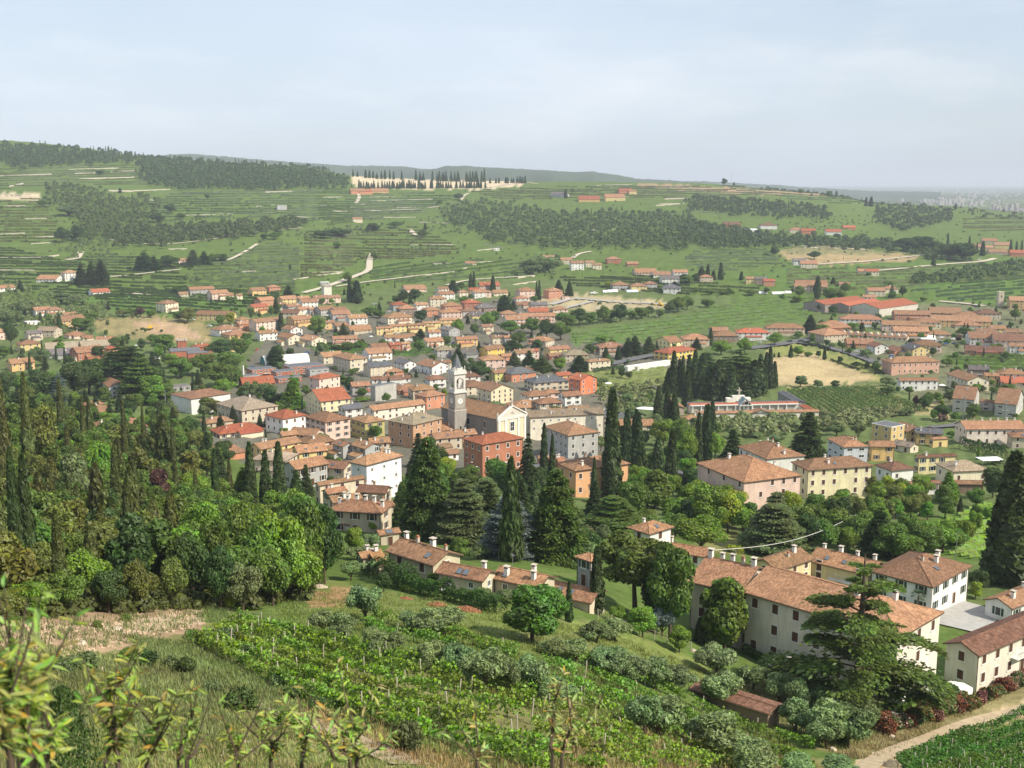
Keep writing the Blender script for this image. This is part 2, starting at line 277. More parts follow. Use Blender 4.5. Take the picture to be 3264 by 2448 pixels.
# ------------------------------------------------------------------ land cover (colour of the ground itself) and terrain sheet
GREEN=(.095,.145,.035); VINE=(.090,.142,.030); VINE2=(.088,.155,.030); TAN=(.36,.29,.16); PALE=(.56,.46,.31); DIRT=(.44,.31,.20); LAWN=(.17,.21,.06); DRY=(.27,.245,.11); YARD=(.135,.13,.10); SCRUB=(.19,.19,.07); WOODF=(.045,.06,.025)
COVER = [  # painted in this order; outlines are places seen in the photograph
 (zp((-400,640),(200,660),(420,655),(640,650),(900,610),(1200,600),(1500,640),(1700,650),(2300,650),(2700,1300),(2300,1400),(1500,1150),(700,1100),(400,900),(-400,900)), (.105,.145,.048)),
 (zp((600,700),(1150,640),(1230,720),(1500,760),(1330,980),(900,1020),(640,1060),(450,960),(520,800)), YARD),
 (zp((1950,660),(2400,640),(2400,900),(2000,880),(1850,760)), (.145,.155,.085)),
 (zp((760,376),(1000,382),(1135,388),(1130,400),(1040,410),(765,404)), PALE),
 (zp((0,418),(85,420),(85,430),(0,430)), PALE),
 (zp((200,690),(330,680),(450,700),(460,742),(300,735),(210,715)), (.26,.22,.10)), (zp((330,690),(400,705),(455,738),(360,722)), DIRT), (zp((270,700),(340,690),(430,725),(360,735)), (.40,.28,.17)),
 (zp((1140,650),(1200,632),(1430,650),(1440,668),(1300,672),(1150,668)), (.38,.32,.19)),
 (zp((1680,545),(1760,535),(1900,545),(1990,552),(1960,565),(1760,572),(1700,560)), (.33,.25,.13)), (zp((1690,535),(1800,530),(1960,548),(1700,552)), (.20,.19,.09)),
 (zp((1380,395),(1500,402),(1700,410),(1900,425),(1600,418),(1380,403)), (.32,.23,.14)), (zp((2010,398),(2212,400),(2212,404)), DIRT),
 (zp((1230,720),(1430,690),(1600,648),(1750,640),(1760,690),(1530,708),(1420,735),(1240,745)), VINE2), (zp((1700,575),(2250,560),(2250,640),(1960,622),(1700,632),(1560,600)), VINE2), (zp((1960,625),(2250,585),(2250,660),(2050,655)), VINE2),
 (zp((160,640),(400,640),(600,640),(700,610),(760,600),(620,650),(440,690),(250,675)), VINE2),
 (zp((1650,757),(1780,755),(1860,780),(1905,820),(1700,838),(1670,815)), (.33,.30,.12)), (zp((1668,772),(1760,765),(1880,812),(1890,822),(1720,836),(1680,830)), (.44,.345,.19)), (zp((1655,742),(1740,745),(1910,795),(1880,812),(1760,765),(1665,770)), (.22,.235,.075)),
 (zp((1700,845),(1890,828),(2000,890),(1830,905),(1760,905)), (.19,.20,.075)), (zp((1240,800),(1440,790),(1440,830),(1290,850)), (.17,.20,.065)), (zp((1870,872),(2040,870),(2060,905),(2010,900),(1950,880)), (.37,.32,.16)), (zp((2030,770),(2250,765),(2250,805),(2080,800)), VINE2),
 (zp((1310,885),(1440,850),(1500,920),(1400,900)), (.10,.14,.055)),
 (zp((1500,1165),(1600,1150),(1640,1190),(1560,1200)), (.22,.21,.08)), (zp((1930,1150),(2130,1080),(2240,1130),(2240,1230),(2080,1210),(1950,1180)), VINE2), (zp((1900,1165),(1990,1165),(1960,1190)), (.34,.26,.14)),
 (zp((-400,1290),(440,1290),(560,1340),(900,1450),(1300,1560),(1900,1659),(1900,1850),(-400,1850)), SCRUB),
 (zp((-400,1330),(440,1310),(440,1360),(300,1390),(150,1430),(-400,1460)), (.36,.25,.16)), (zp((180,1360),(440,1315),(440,1345),(300,1370)), (.50,.38,.26)),
 (zp((-400,1440),(100,1390),(250,1430),(450,1540),(700,1600),(1000,1700),(-400,1800)), DRY), (zp((60,1480),(200,1420),(330,1490),(400,1560),(200,1560)), (.14,.16,.06)),
 (zp((660,1260),(730,1255),(830,1280),(1000,1300),(1300,1350),(1500,1420),(1580,1470),(1500,1480),(1250,1430),(1000,1390),(850,1340),(680,1310)), LAWN), (zp((650,1275),(760,1270),(740,1310),(670,1315)), (.36,.22,.12)), (zp((1080,1360),(1260,1370),(1300,1400),(1180,1405)), (.17,.19,.07)),
 (zp((520,1340),(900,1440),(1180,1510),(1500,1600),(1760,1640),(1760,1720),(1200,1720),(880,1600),(640,1510),(420,1400)), (.17,.165,.065)),
 (zp((1850,1640),(2000,1580),(2240,1500),(2240,1540),(2000,1610),(1920,1700),(1800,1720)), (.46,.36,.22)), (zp((1760,1620),(1990,1560),(2240,1470),(2240,1500),(1900,1640)), (.24,.21,.10)), (zp((1950,1650),(2240,1550),(2400,1700),(1900,1750)), VINE2),
 (zp((1500,1500),(1700,1440),(1900,1520),(1900,1620),(1650,1560)), (.20,.19,.08)),
]
def cover_at(px, py, d):
    far = (d > 640*KD)
    c = np.where(far[:, None], np.array(VINE), np.array(GREEN)); c = c*np.ones((len(px), 3))
    pl = d > CR; c[pl] = (.085,.11,.05)
    for poly, col in COVER:
        k = pin(poly, px, py) & ~pl; c[k] = col
    return c
def build_terrain():
    cu = [u for u in np.arange(-.60, .6001, .003)]; cu = list(np.arange(-1.55, -.61, .03))+cu+list(np.arange(.63, 1.56, .03)); cu = np.array(cu)
    mid_ld = S_GRID[NU//2]; rows = [1.3,2,3,4,5,6.5,8,10,12,14,16,18,20,22,24,26,28,30]
    pyc = 1224-F*((DD*ST+mid_ld*DD*CT)/(DD*CT-mid_ld*DD*ST)); last = 1e9
    for d, p in zip(DD, pyc):
        if 31 < d < CR+8 and last-p >= 6.2: rows.append(d); last = p
    rows += [CR]+list(CR*np.exp(np.linspace(.03, math.log(38000/CR), 46))); rows = np.array(rows)
    U_, D_ = np.meshgrid(cu, rows); U_ = U_.ravel(); D_ = D_.ravel(); X = U_*D_; Z = D_*S_at(U_, D_)
    f = D_*CT-Z*ST; PX = 1632+F*X/f; PY = 1224-F*(D_*ST+Z*CT)/f
    C = cover_at(PX+rng.normal(0, 1.5, len(PX)), PY+rng.normal(0, 1.5, len(PX)), D_)
    plain = D_ > CR+100; nn = np.sin(X/410)*np.sin(D_/530+1)+np.sin(X/173+2)*np.sin(D_/260); C[plain] *= (1+.35*nn[plain])[:, None]
    nr, nc = len(rows), len(cu); idx = np.arange(nr*nc).reshape(nr, nc); q = np.stack([idx[:-1,:-1], idx[:-1,1:], idx[1:,1:], idx[1:,:-1]], -1).reshape(-1, 4)
    bump = np.where(D_ > 30, np.minimum(D_, 900)*.0006*(np.sin(X*.9+D_*.31)+np.sin(D_*1.1-X*.4)), 0)
    me = bpy.data.meshes.new("terrain"); me.from_pydata(np.stack([X, D_, Z+bump], 1).tolist(), [], q.tolist())
    a = me.color_attributes.new("Cover", 'FLOAT_COLOR', 'POINT'); a.data.foreach_set('color', np.concatenate([C, np.ones((len(C),1))], 1).astype(np.float32).ravel())
    me.polygons.foreach_set('use_smooth', np.ones(len(q), bool)); me.materials.append(M['ground']); me.update()
    return structure(ob("terrain", me))
build_terrain()
# far blue ridges beyond the crest
def ridge(pts, d, depth, col, base=-110):
    V, Fc = [], []; px = np.arange(pts[0][0], pts[-1][0], 9.0); py = np.interp(px, [p[0] for p in pts], [p[1] for p in pts])+np.interp(px, [p[0] for p in pts], [0]*len(pts))+rng.normal(0, .7, len(px))
    for t in (0, .3, .55, .75, .9, 1.0):
        for i, (a, b) in enumerate(zip(px, py)):
            dd = d-depth*(1-t)*(1+.15*math.sin(i*.13)+.1*math.sin(i*.37)); z = d*float(s_of(b)); V.append((u_of(a, b)*dd, dd, base+(z-base)*(math.sin(t*math.pi/2))))
    n = len(px)
    for r in range(5):
        for i in range(n-1): Fc.append((r*n+i, r*n+i+1, (r+1)*n+i+1, (r+1)*n+i))
    for i in range(n): V.append((V[5*n+i][0]*1.2, d*1.2, base))
    for i in range(n-1): Fc.append((5*n+i, 5*n+i+1, 6*n+i+1, 6*n+i))
    me = bpy.data.meshes.new("hills"); me.from_pydata(V, [], Fc); me.polygons.foreach_set('use_smooth', np.ones(len(Fc), bool)); me.materials.append(M['matte']); me.update()
    o = structure(ob("hills", me, col=col)); return o
ridge([(380,520),(480,500),(542,494),(612,491),(746,502),(895,515),(1100,528),(1217,529),(1293,531),(1336,538),(1401,540),(1500,556),(1700,590)], 7600, 2500, (.05,.075,.035))
ridge([(1260,560),(1340,545),(1401,535),(1423,530),(1488,529),(1560,534),(1651,538),(1735,543),(1835,548),(1890,547),(1955,556),(2030,569),(2120,574),(2200,580),(2300,592)], 6800, 2300, (.05,.075,.035))
ridge([(2080,585),(2200,577),(2273,579),(2437,588),(2489,590),(2547,596),(2626,600),(2760,608),(3000,612)], 9500, 2500, (.05,.07,.04))
# ------------------------------------------------------------------ ribbons: roads, tracks, terrace walls
def smooth(pts, n):
    t = np.arange(len(pts), dtype=float); q = np.linspace(0, len(pts)-1, n)
    return pchip(t, [p[0] for p in pts], q), pchip(t, [p[1] for p in pts], q)
def dense(wp, step):
    out = []
    for (x0, y0), (x1, y1) in zip(wp[:-1], wp[1:]):
        n = max(1, int(math.hypot(x1-x0, y1-y0)/step)); out += [(x0+(x1-x0)*k/n, y0+(y1-y0)*k/n) for k in range(n)]
    return out+[wp[-1]]
def ribbon(name, v, pts, width, mat, lift=.10, kerb=0):
    w = [locate(*vp(v, *p))[:2] for p in pts]; w = list(zip(*smooth(w, max(8, len(w)*5)))); w = dense(w, 4 if w[0][1] < 700 else 9); mb = MB(); L, R_ = [], []
    for i, (x, y) in enumerate(w):
        a = w[max(i-1, 0)]; b = w[min(i+1, len(w)-1)]; t = Vector((b[0]-a[0], b[1]-a[1])); t = t.normalized() if t.length else Vector((1,0)); nx, ny = -t.y*width/2, t.x*width/2
        lf = lift+min(y, 900)*.0011
        L.append((x+nx, y+ny, float(gz(x+nx, y+ny))+lf)); R_.append((x-nx, y-ny, float(gz(x-nx, y-ny))+lf))
    for i in range(len(w)-1): mb.face([R_[i], R_[i+1], L[i+1], L[i]])
    return structure(ob(name, mb.mesh(name, [mat])))
def wall_line(v, pts, hgt, thick, desc, mat='stone', cat='stone wall', name='terrace_wall', group='dry stone terrace walls'):
    w = [locate(*vp(v, *p))[:2] for p in pts]; w = dense(w, 8); mb = MB(); cx, cy = w[len(w)//2]; cz = float(gz(cx, cy))
    for (x0, y0), (x1, y1) in zip(w[:-1], w[1:]):
        t = Vector((x1-x0, y1-y0)); 
        if t.length < .05: continue
        t.normalize(); n = Vector((-t.y, t.x))*thick/2; z0, z1 = float(gz(x0, y0)), float(gz(x1, y1)); r = random.uniform(-.12, .12)*hgt
        p = [(x0-n.x-cx, y0-n.y-cy, z0-cz), (x1-n.x-cx, y1-n.y-cy, z1-cz), (x1+n.x-cx, y1+n.y-cy, z1-cz), (x0+n.x-cx, y0+n.y-cy, z0-cz)]
        lo = [(a, b, c-.8) for a, b, c in p]; hi = [(a, b, c+hgt+r) for a, b, c in p]
        for i in range(4): mb.face([lo[i], lo[(i+1)%4], hi[(i+1)%4], hi[i]])
        mb.face(hi)
    o = ob(name, mb.mesh(name, [mat]), loc=(cx, cy, cz)); thing(o, desc, cat, group); return o
for nm, v, pts, wd, mt in [
 ('country_road','L',[(960,655),(1200,640),(1420,618),(1605,597)],6,'gravel'), ('country_road','L',[(1320,692),(1500,676),(1650,660),(1800,648),(1920,640),(2000,628),(2035,618)],8,'gravel'),
 ('country_road','K',[(-60,895),(60,862),(180,820),(260,790),(320,762),(330,700),(345,662)],8,'gravel'), ('track','K',[(130,858),(300,832),(520,806),(640,790)],5,'gravel'), ('track','K',[(780,850),(900,822),(1060,808),(1290,796)],5,'gravel'),
 ('track','K',[(735,385),(600,402),(420,408),(230,420)],6,'gravel'), ('track','K',[(865,350),(880,325),(910,308)],6,'gravel'), ('track','K',[(1005,278),(1100,262),(1240,245),(1320,253)],8,'gravel'), ('track','K',[(570,520),(600,555),(560,530)],5,'gravel'),
 ('track','K',[(250,365),(268,330),(260,310)],7,'gravel'), ('track','K',[(1520,690),(1560,665),(1630,650)],6,'gravel'), ('track','J',[(425,865),(490,855),(522,808)],8,'gravel'), ('track','J',[(700,735),(1000,765),(1300,740),(1600,690),(1940,660)],4,'gravel'),
 ('track','J',[(1450,870),(1520,840),(1650,762)],5,'gravel'), ('track','J',[(700,975),(900,955),(1160,925)],5,'gravel'), ('track','I',[(1040,215),(1300,235),(1560,250)],4,'gravel'), ('track','J',[(1860,590),(1930,590),(2050,600)],7,'gravel'),
 ('street','C',[(1340,590),(1500,570),(1700,540),(1900,505),(2020,490)],11,'asphalt'), ('street','D',[(130,560),(360,600),(600,660),(760,715),(900,770)],8,'asphalt'), ('street','C',[(120,730),(300,690),(510,650),(700,640)],9,'asphalt'),
 ('street','K',[(1390,965),(1550,930),(1800,950),(2100,962)],7,'concrete'), ('street','K',[(1480,985),(1640,945)],5,'concrete'), ('country_road','D',[(1430,180),(1700,205),(1850,225)],7,'gravel'),
 ('path','P',[(1400,660),(1560,730),(1760,810),(1980,900),(2230,1010)],2.6,'track'), ('dirt_road','O',[(1380,1390),(1500,1310),(1720,1230),(1960,1140),(2300,1040)],2.3,'track'),
 ('street','I',[(500,1130),(700,1150),(900,1170)],5,'asphalt'), ('street','Q',[(800,1620),(1150,1540),(1500,1480),(1700,1420)],7,'asphalt'),
 ('street','G',[(500,960),(640,1010),(560,1150)],6,'asphalt'), ('street','H',[(1200,380),(1460,360),(1560,330)],6,'asphalt'), ('courtyard','S',[(1420,960),(1530,840),(1680,770)],14,'concrete')]:
    ribbon(nm, v, pts, wd, mt)
TW = [('J',[(440,285),(620,278),(860,270)],2.2),('J',[(480,310),(600,308),(610,303)],3),('J',[(710,300),(860,293)],3.5),('J',[(510,345),(640,340),(860,334)],3),('J',[(690,420),(860,424)],4),('J',[(860,420),(1090,412)],3),('J',[(0,325),(200,318),(330,312)],2.2),
 ('J',[(0,442),(200,448)],3),('J',[(0,462),(240,464)],4),('J',[(160,600),(300,598)],2),('J',[(0,700),(160,692)],2.2),('J',[(140,726),(350,712)],2.2),('J',[(0,852),(250,850),(380,835)],2.4),('J',[(0,928),(220,930)],2),('J',[(1080,795),(1200,792)],2),
 ('J',[(1190,577),(1400,570),(1760,560)],1.8),('J',[(1640,520),(1760,512)],2),('J',[(1700,428),(1960,420)],2.2),('J',[(1880,990),(2200,945)],1.6),('J',[(1260,948),(1640,936)],1.6),('J',[(1920,950),(2200,940)],1.6),
 ('K',[(40,380),(300,372)],2),('K',[(100,410),(420,404)],2),('K',[(200,388),(600,392)],1.8),('K',[(620,478),(810,482)],2.2),('K',[(410,450),(600,448)],2),('K',[(700,722),(830,722)],2.2),('K',[(960,715),(1120,708)],2.2),('K',[(560,612),(830,608)],1.6),
 ('K',[(540,800),(820,770),(900,745)],1.8),('K',[(940,790),(1100,770)],1.6),('K',[(1000,610),(1110,630)],2),('K',[(960,645),(1050,635)],2),('K',[(1660,262),(1870,256)],2.2),('K',[(2010,380),(2180,368)],3),('K',[(2060,342),(2200,338)],2),('K',[(1520,528),(1760,520)],2),
 ('K',[(1200,806),(1300,792)],2.5),('K',[(1170,846),(1310,826)],2),('L',[(40,256),(160,252)],3),('L',[(0,286),(120,284)],2.5),('L',[(880,552),(1040,545)],1.6),('L',[(700,530),(1010,548)],1.6),('L',[(1060,555),(1250,560)],1.6),('L',[(170,325),(420,350)],1.6),
 ('J',[(930,480),(1010,478)],2),('J',[(200,760),(330,752)],2),('J',[(560,690),(620,680)],2.5),('J',[(20,520),(160,515)],2),('J',[(60,395),(150,375)],4),('J',[(1200,435),(1260,432)],2),('K',[(330,330),(480,325)],1.5),('K',[(60,330),(230,322)],1.5),('K',[(330,350),(700,340)],1.5)]
for v, p, h in TW: wall_line(v, p, h*.62, .7, "pale dry stone terrace wall")
# ------------------------------------------------------------------ vine rows on the far slopes and in the valley
def field(poly, sp, slope, hgt=2.5, wid=1.7, col=(.045,.10,.022), gap=.12, wav=3.0, step=13, seed=0):
    R = np.random.default_rng(seed); ys = [p[1] for p in poly]; xs = [p[0] for p in poly]; V = []; y = min(ys)-abs(slope)*(max(xs)-min(xs)); k = 0
    while y < max(ys)+abs(slope)*(max(xs)-min(xs)):
        px = np.arange(min(xs), max(xs)+step, step); ph = R.uniform(0, 6); py = y+slope*(px-min(xs))+wav*np.sin(px/260+k*.35)+wav*.4*np.sin(px/67+ph); ok = pin(poly, px, py); prev = None
        for a, b, g in zip(px, py, ok):
            if not g or R.random() < gap*.35: prev = None; continue
            x, d, z = locate(a, b); cur = (x, d, z)
            if prev is not None and abs(prev[1]-d) < 45:
                t = np.array([x-prev[0], d-prev[1]]); L = np.linalg.norm(t); t /= max(L, 1e-6); nx, ny = -t[1]*wid/2, t[0]*wid/2; m = max(1, int(L/5.5))
                for q in range(m):
                    f0, f1 = q/m, (q+1)/m-.06; h = hgt*R.uniform(.75, 1.15); p0 = np.array(prev)+(np.array(cur)-np.array(prev))*f0; p1 = np.array(prev)+(np.array(cur)-np.array(prev))*f1; zz = .25
                    a0 = p0+(nx, ny, zz); b0 = p0-(nx, ny, -zz); a1 = p1+(nx, ny, zz); b1 = p1-(nx, ny, -zz); c0 = p0+(0, 0, h); c1 = p1+(0, 0, h*R.uniform(.85, 1.1))
                    V.append([b0, b1, c1, c0]); V.append([c0, c1, a1, a0])
            prev = cur
        k += 1; y += sp*R.uniform(.8, 1.25)*(1+.35*(y-min(ys))/max(1, max(ys)-min(ys)))
    if not V: return None
    o = ob("vineyard", quad_mesh("vineyard", V, ['leaf_far']), col=tuple(c*k for c, k in zip(col, (1.7, 1.35, 1.1)))); return stuff(o)
FIELDS = [(zp((0,530),(150,565),(230,545),(420,570),(400,640),(160,650),(0,610)),8,.02),(zp((420,570),(600,520),(660,540),(640,640),(500,625),(400,630)),8,-.06),(zp((660,500),(900,490),(1000,535),(960,560),(800,560),(700,600),(640,600)),8,.01),(zp((820,570),(960,565),(1100,560),(1180,590),(900,615),(800,605),(790,590)),9,-.12),
 (zp((0,365),(130,360),(300,352),(330,405),(160,398),(0,412)),7,-.01),(zp((0,430),(95,430),(150,520),(0,530)),8,0),(zp((380,415),(700,408),(1000,420),(930,455),(700,480),(500,470),(340,480),(340,430)),6.5,-.01),(zp((680,440),(900,435),(930,460),(700,490)),5.5,-.04),(zp((1000,412),(1250,402),(1480,400),(1700,418),(1500,428),(1080,432)),5.5,.01),
 (zp((1480,545),(1660,538),(1700,570),(1560,590),(1480,575)),8,-.02),(zp((1200,600),(1480,595),(1560,615),(1700,632),(1480,640),(1240,620)),8,.05),(zp((1700,580),(2240,565),(2240,600),(1960,622),(1700,632)),9,-.03),(zp((1960,628),(2240,590),(2240,655),(2060,652)),9,-.08),
 (zp((180,632),(420,618),(650,640),(440,688),(250,672)),9,.05),(zp((2080,470),(2240,468),(2240,500),(2080,500)),6,-.01),(zp((1550,395),(1900,420),(1980,440),(1800,440),(1600,420)),5.5,.05)]
for i, (p, s, sl) in enumerate(FIELDS): field(p, s, sl, seed=i, col=(.022+.008*(i%3), .050+.010*(i%2), .014))
PERG = [(zp((1232,718),(1430,692),(1600,650),(1745,642),(1752,690),(1530,706),(1420,733),(1242,744)),7.5,-.10),(zp((2035,770),(2240,766),(2240,802),(2085,798)),9,.02),(zp((640,735),(760,742),(1010,748),(900,770),(700,765)),8,.04)]
for i, (p, s, sl) in enumerate(PERG): field(p, s, sl, 1.8, 2.0, (.045,.10,.020), .03, 1.5, 9, 50+i)
field(zp((1300,800),(1440,792),(1440,826),(1300,846)), 11, -.1, 1.2, .5, (.09,.15,.04), .3, 2, 11, 77)
# ------------------------------------------------------------------ woods and olive groves that read as one mass
def tuft_proto(n, rad, hgt, size, seed):
    R = np.random.default_rng(seed); d = unit(R.normal(0, 1, (n,3))); d[:, 2] = np.abs(d[:, 2])*1.0-.15; p = d*np.array([rad, rad, hgt*.55])*R.uniform(.75, 1.05, (n,1)); p[:, 2] += hgt*.42
    return leaves(p, d+np.array([0,0,.2]), size, 1.2, .28, R=R)
PROT = [tuft_proto(74, 1.0, 2.0, .46, s) for s in range(6)]; CONE = []
for s in range(3):
    R = np.random.default_rng(90+s); n = 56; t = R.uniform(0, 1, n)**.8; a = R.uniform(0, 6.28, n); p = np.stack([np.cos(a)*(1-t)*.8, np.sin(a)*(1-t)*.8, t*2.6+.1], 1); CONE.append(leaves(p, np.stack([np.cos(a), np.sin(a), .5+0*a], 1), .42, 1.3, .28, R=R))
def wood(name, poly, sx, sy, h0, h1, col, seed, cone=.15, dens=1.0, rag=9, far=True):
    R = np.random.default_rng(seed); xs = [p[0] for p in poly]; ys = [p[1] for p in poly]; V = []
    y = min(ys); r = 0
    while y < max(ys)+sy:
        px = np.arange(min(xs)+(r % 2)*sx/2, max(xs), sx); px = px+R.normal(0, sx*.3, len(px)); py = y+R.normal(0, sy*.35, len(px)); k = pin(poly, px+R.normal(0, rag, len(px)), py+R.normal(0, rag*.5, len(px))) & (R.random(len(px)) < dens)
        for a, b in zip(px[k], py[k]):
            x, d, z = locate(a, b); h = R.uniform(h0, h1); cn = R.random() < cone; P = (CONE[R.integers(3)] if cn else PROT[R.integers(6)]); an = R.uniform(0, 6.28); ca, sa = math.cos(an), math.sin(an); w = h*.5*R.uniform(.8, 1.15)*(.6 if cn else 1)
            Q = P.copy(); X = Q[..., 0]*ca-Q[..., 1]*sa; Y = Q[..., 0]*sa+Q[..., 1]*ca; Q[..., 0] = X*w+x; Q[..., 1] = Y*w+d; Q[..., 2] = Q[..., 2]*h*(.45 if cn else .5)+z-.3; V.append(Q)
        y += sy; r += 1
    if not V: return
    stuff(ob(name, quad_mesh(name, np.concatenate(V), ['leaf_far' if far else 'leaf']), col=tuple(c*k for c, k in zip(col, (1.9, 1.65, 1.2)))))
WOODS = [('woodland',zp((-30,312),(150,320),(330,340),(560,358),(700,366),(752,388),(764,406),(560,411),(370,408),(320,398),(285,352),(200,357),(40,364),(-30,346)),10,6,9,13,(.030,.058,.022),.3),
 ('woodland',zp((95,398),(170,402),(280,432),(335,422),(345,462),(300,492),(230,502),(180,532),(150,522),(165,472),(110,445)),13,9,7,11,(.040,.070,.024),.1),
 ('woodland',zp((228,503),(300,492),(440,487),(640,477),(658,492),(500,518),(330,533),(226,531)),12,8,8,12,(.036,.062,.024),.1),
 ('woodland',zp((948,445),(1060,434),(1200,458),(1480,462),(1540,502),(1480,542),(1200,537),(1060,522),(1000,492),(950,468)),13,9,7,11,(.040,.072,.026),.12),
 ('woodland',zp((1480,432),(1560,428),(1780,448),(1797,476),(1600,468),(1480,455)),11,7,8,12,(.034,.058,.024),.2),
 ('woodland',zp((1490,480),(1700,512),(1900,522),(2050,532),(2110,560),(2050,566),(1900,542),(1680,532),(1540,545),(1470,520)),12,8,8,12,(.038,.064,.026),.15),
 ('woodland',zp((1890,443),(2065,452),(2052,482),(1950,500),(1882,482)),11,8,8,12,(.034,.058,.024),.1),('woodland',zp((2070,452),(2240,470),(2240,480),(2090,466)),14,9,7,10,(.04,.062,.028),.1),
 ('woodland',zp((1960,600),(2050,590),(2212,560),(2240,575),(2212,590),(2050,614),(1970,618)),14,9,6,9,(.042,.074,.026),.05),('woodland',zp((1640,395),(1800,412),(1880,432),(1800,428),(1650,405)),12,8,5,8,(.04,.064,.028),.1,),
 ('olive_grove',zp((1120,552),(1200,558),(1205,592),(1120,596)),14,11,4,5.5,(.085,.125,.07),0),('olive_grove',zp((120,540),(230,500),(240,560),(160,560)),15,11,4,6,(.07,.11,.05),0),('olive_grove',zp((0,600),(130,640),(230,660),(250,690),(120,720),(0,700)),19,13,4.5,6.5,(.075,.115,.05),0),
 ('olive_grove',zp((1690,905),(1760,912),(1880,905),(1890,925),(1600,950),(1460,915)),24,14,4.5,6,(.105,.14,.075),0),('olive_grove',zp((1290,850),(1430,830),(1440,870),(1330,890),(1290,870)),20,14,4,6,(.095,.135,.065),0),('olive_grove',zp((1740,905),(1900,890),(1960,895),(1880,915)),20,12,4,5,(.10,.135,.075),0),
 ('olive_grove',zp((900,470),(1000,475),(1010,515),(920,500)),16,11,4,6,(.07,.105,.05),0),('olive_grove',zp((1200,470),(1400,475),(1400,500),(1230,500)),16,11,4,6,(.07,.105,.055),0),('olive_grove',zp((380,600),(560,575),(560,582),(390,612)),16,10,3.5,5,(.07,.10,.055),0),
 ('olive_grove',zp((660,560),(960,530),(965,540),(670,570)),17,10,3.5,5,(.07,.10,.055),0),('olive_grove',zp((620,505),(760,490),(860,500),(640,520)),18,10,4,6,(.06,.095,.04),0),('olive_grove',zp((1700,470),(1870,468),(1880,500),(1700,500)),17,11,3,5,(.06,.095,.04),0),('olive_grove',zp((360,440),(560,430),(600,470),(380,480)),30,14,4,6,(.055,.09,.035),0)]
HILL = zp((0,420),(380,415),(760,412),(1000,410),(1480,402),(1900,430),(2240,470),(2240,560),(1700,600),(1300,600),(900,610),(640,635),(250,650),(0,640))
wood('hedgerow', HILL, 30, 12, 2.0, 4.6, (.030,.052,.018), 301, .05, .28)
wood('hedgerow', zp((0,640),(250,650),(640,640),(1200,610),(1700,600),(2240,570),(2240,650),(1900,640),(1500,660),(1240,700),(1000,650),(640,700),(300,690),(0,720)), 34, 15, 2.0, 4.6, (.042,.07,.025), 302, .05, .14)
for i, w in enumerate(WOODS): wood(*w[:7], seed=200+i, cone=w[7])
# the far town on the plain
def far_town():
    mb = MB(); R = random.Random(5)
    for v, x0, x1, y0, y1, n in [('L',1580,1960,250,300,130),('L',1650,2080,200,235,45),('L',2000,2212,310,345,60),('L',1290,1340,212,222,6),('L',1850,2212,205,290,40),('L',930,960,205,212,3),('Z',1830,2212,395,440,60)]:
        for _ in range(n):
            px, py = vp(v, R.uniform(x0, x1), y0+(y1-y0)*min(1, max(0, R.gauss(.55, .25)))); d = -104/float(s_of(py)) if s_of(py) < -.003 else 15000; d = min(d, 16000)
            if d < CR*1.15: continue
            x = u_of(px, py)*d; s = d/F*R.uniform(4, 9); h = R.uniform(5, 13)*(1 if R.random() < .85 else 2.2); mb.box(x, x+s, d, d+R.uniform(10, 25), -106, -104+h, 0, R.choice([0, 1, 1]))
    stuff(ob("town", mb.mesh("town", [flat_mat("far walls", (.44,.42,.39)), flat_mat("far roofs", (.36,.23,.17))]))) 
far_town()
# ------------------------------------------------------------------ tree kinds: shared crown and trunk meshes, copied for every tree
def trunk_mesh(name, h, r, limbs=4, spread=2.0, lh=.45, seed=0, bend=.2):
    R = random.Random(seed); mb = MB(); top = (R.uniform(-bend, bend), R.uniform(-bend, bend), h)
    mb.tube([(0,0,-1.2), (0,0,0), (top[0]*.5, top[1]*.5, h*.5), top], [r*1.5, r*1.15, r*.8, r*.35], 7)
    for i in range(limbs):
        a = 6.283*i/max(limbs,1)+R.uniform(-.4, .4); z0 = h*R.uniform(lh-.12, lh+.25); s = spread*R.uniform(.6, 1)
        mb.tube([(top[0]*.4, top[1]*.4, z0), (math.cos(a)*s*.5, math.sin(a)*s*.5, z0+s*.5), (math.cos(a)*s, math.sin(a)*s, z0+s*1.0)], [r*.5, r*.35, r*.12], 5)
    return mb.mesh(name, ['bark'])
def lobes(seed, n, h0, h1, r, lr, sq=1.0, top=.0):
    R = np.random.default_rng(seed); C = []
    while len(C) < n:
        p = R.uniform(-1, 1, 3)
        if (p**2).sum() > 1: continue
        if (p**2).sum() < .22 and R.random() < .8: continue
        t = (p[2]+1)/2; C.append([p[0]*r*(1-top*t), p[1]*r*(1-top*t), h0+(h1-h0)*t, lr*R.uniform(.7, 1.25)])
    return np.array(C)
def lobe_crown(name, seed, C, per, leaf, asp=1.5, jit=.6, flat=.85, up=.25, fill=.12, mats=('leaf',)):
    R = np.random.default_rng(seed+999); out = []
    for x, y, z, r in C:
        n = int(per*(r**2)/(np.mean(C[:,3]**2))); d = unit(R.normal(0, 1, (n,3))+np.array([0,0,up])); rad = r*np.where(R.random(n) < fill, R.uniform(.3, .8, n), R.uniform(.82, 1.12, n))[:, None]
        p = np.array([x, y, z])+d*rad*np.array([1, 1, flat]); out.append(leaves(p, d+np.array([0,0,.25]), leaf, asp, jit, R=R))
    return quad_mesh(name, np.concatenate(out), list(mats))
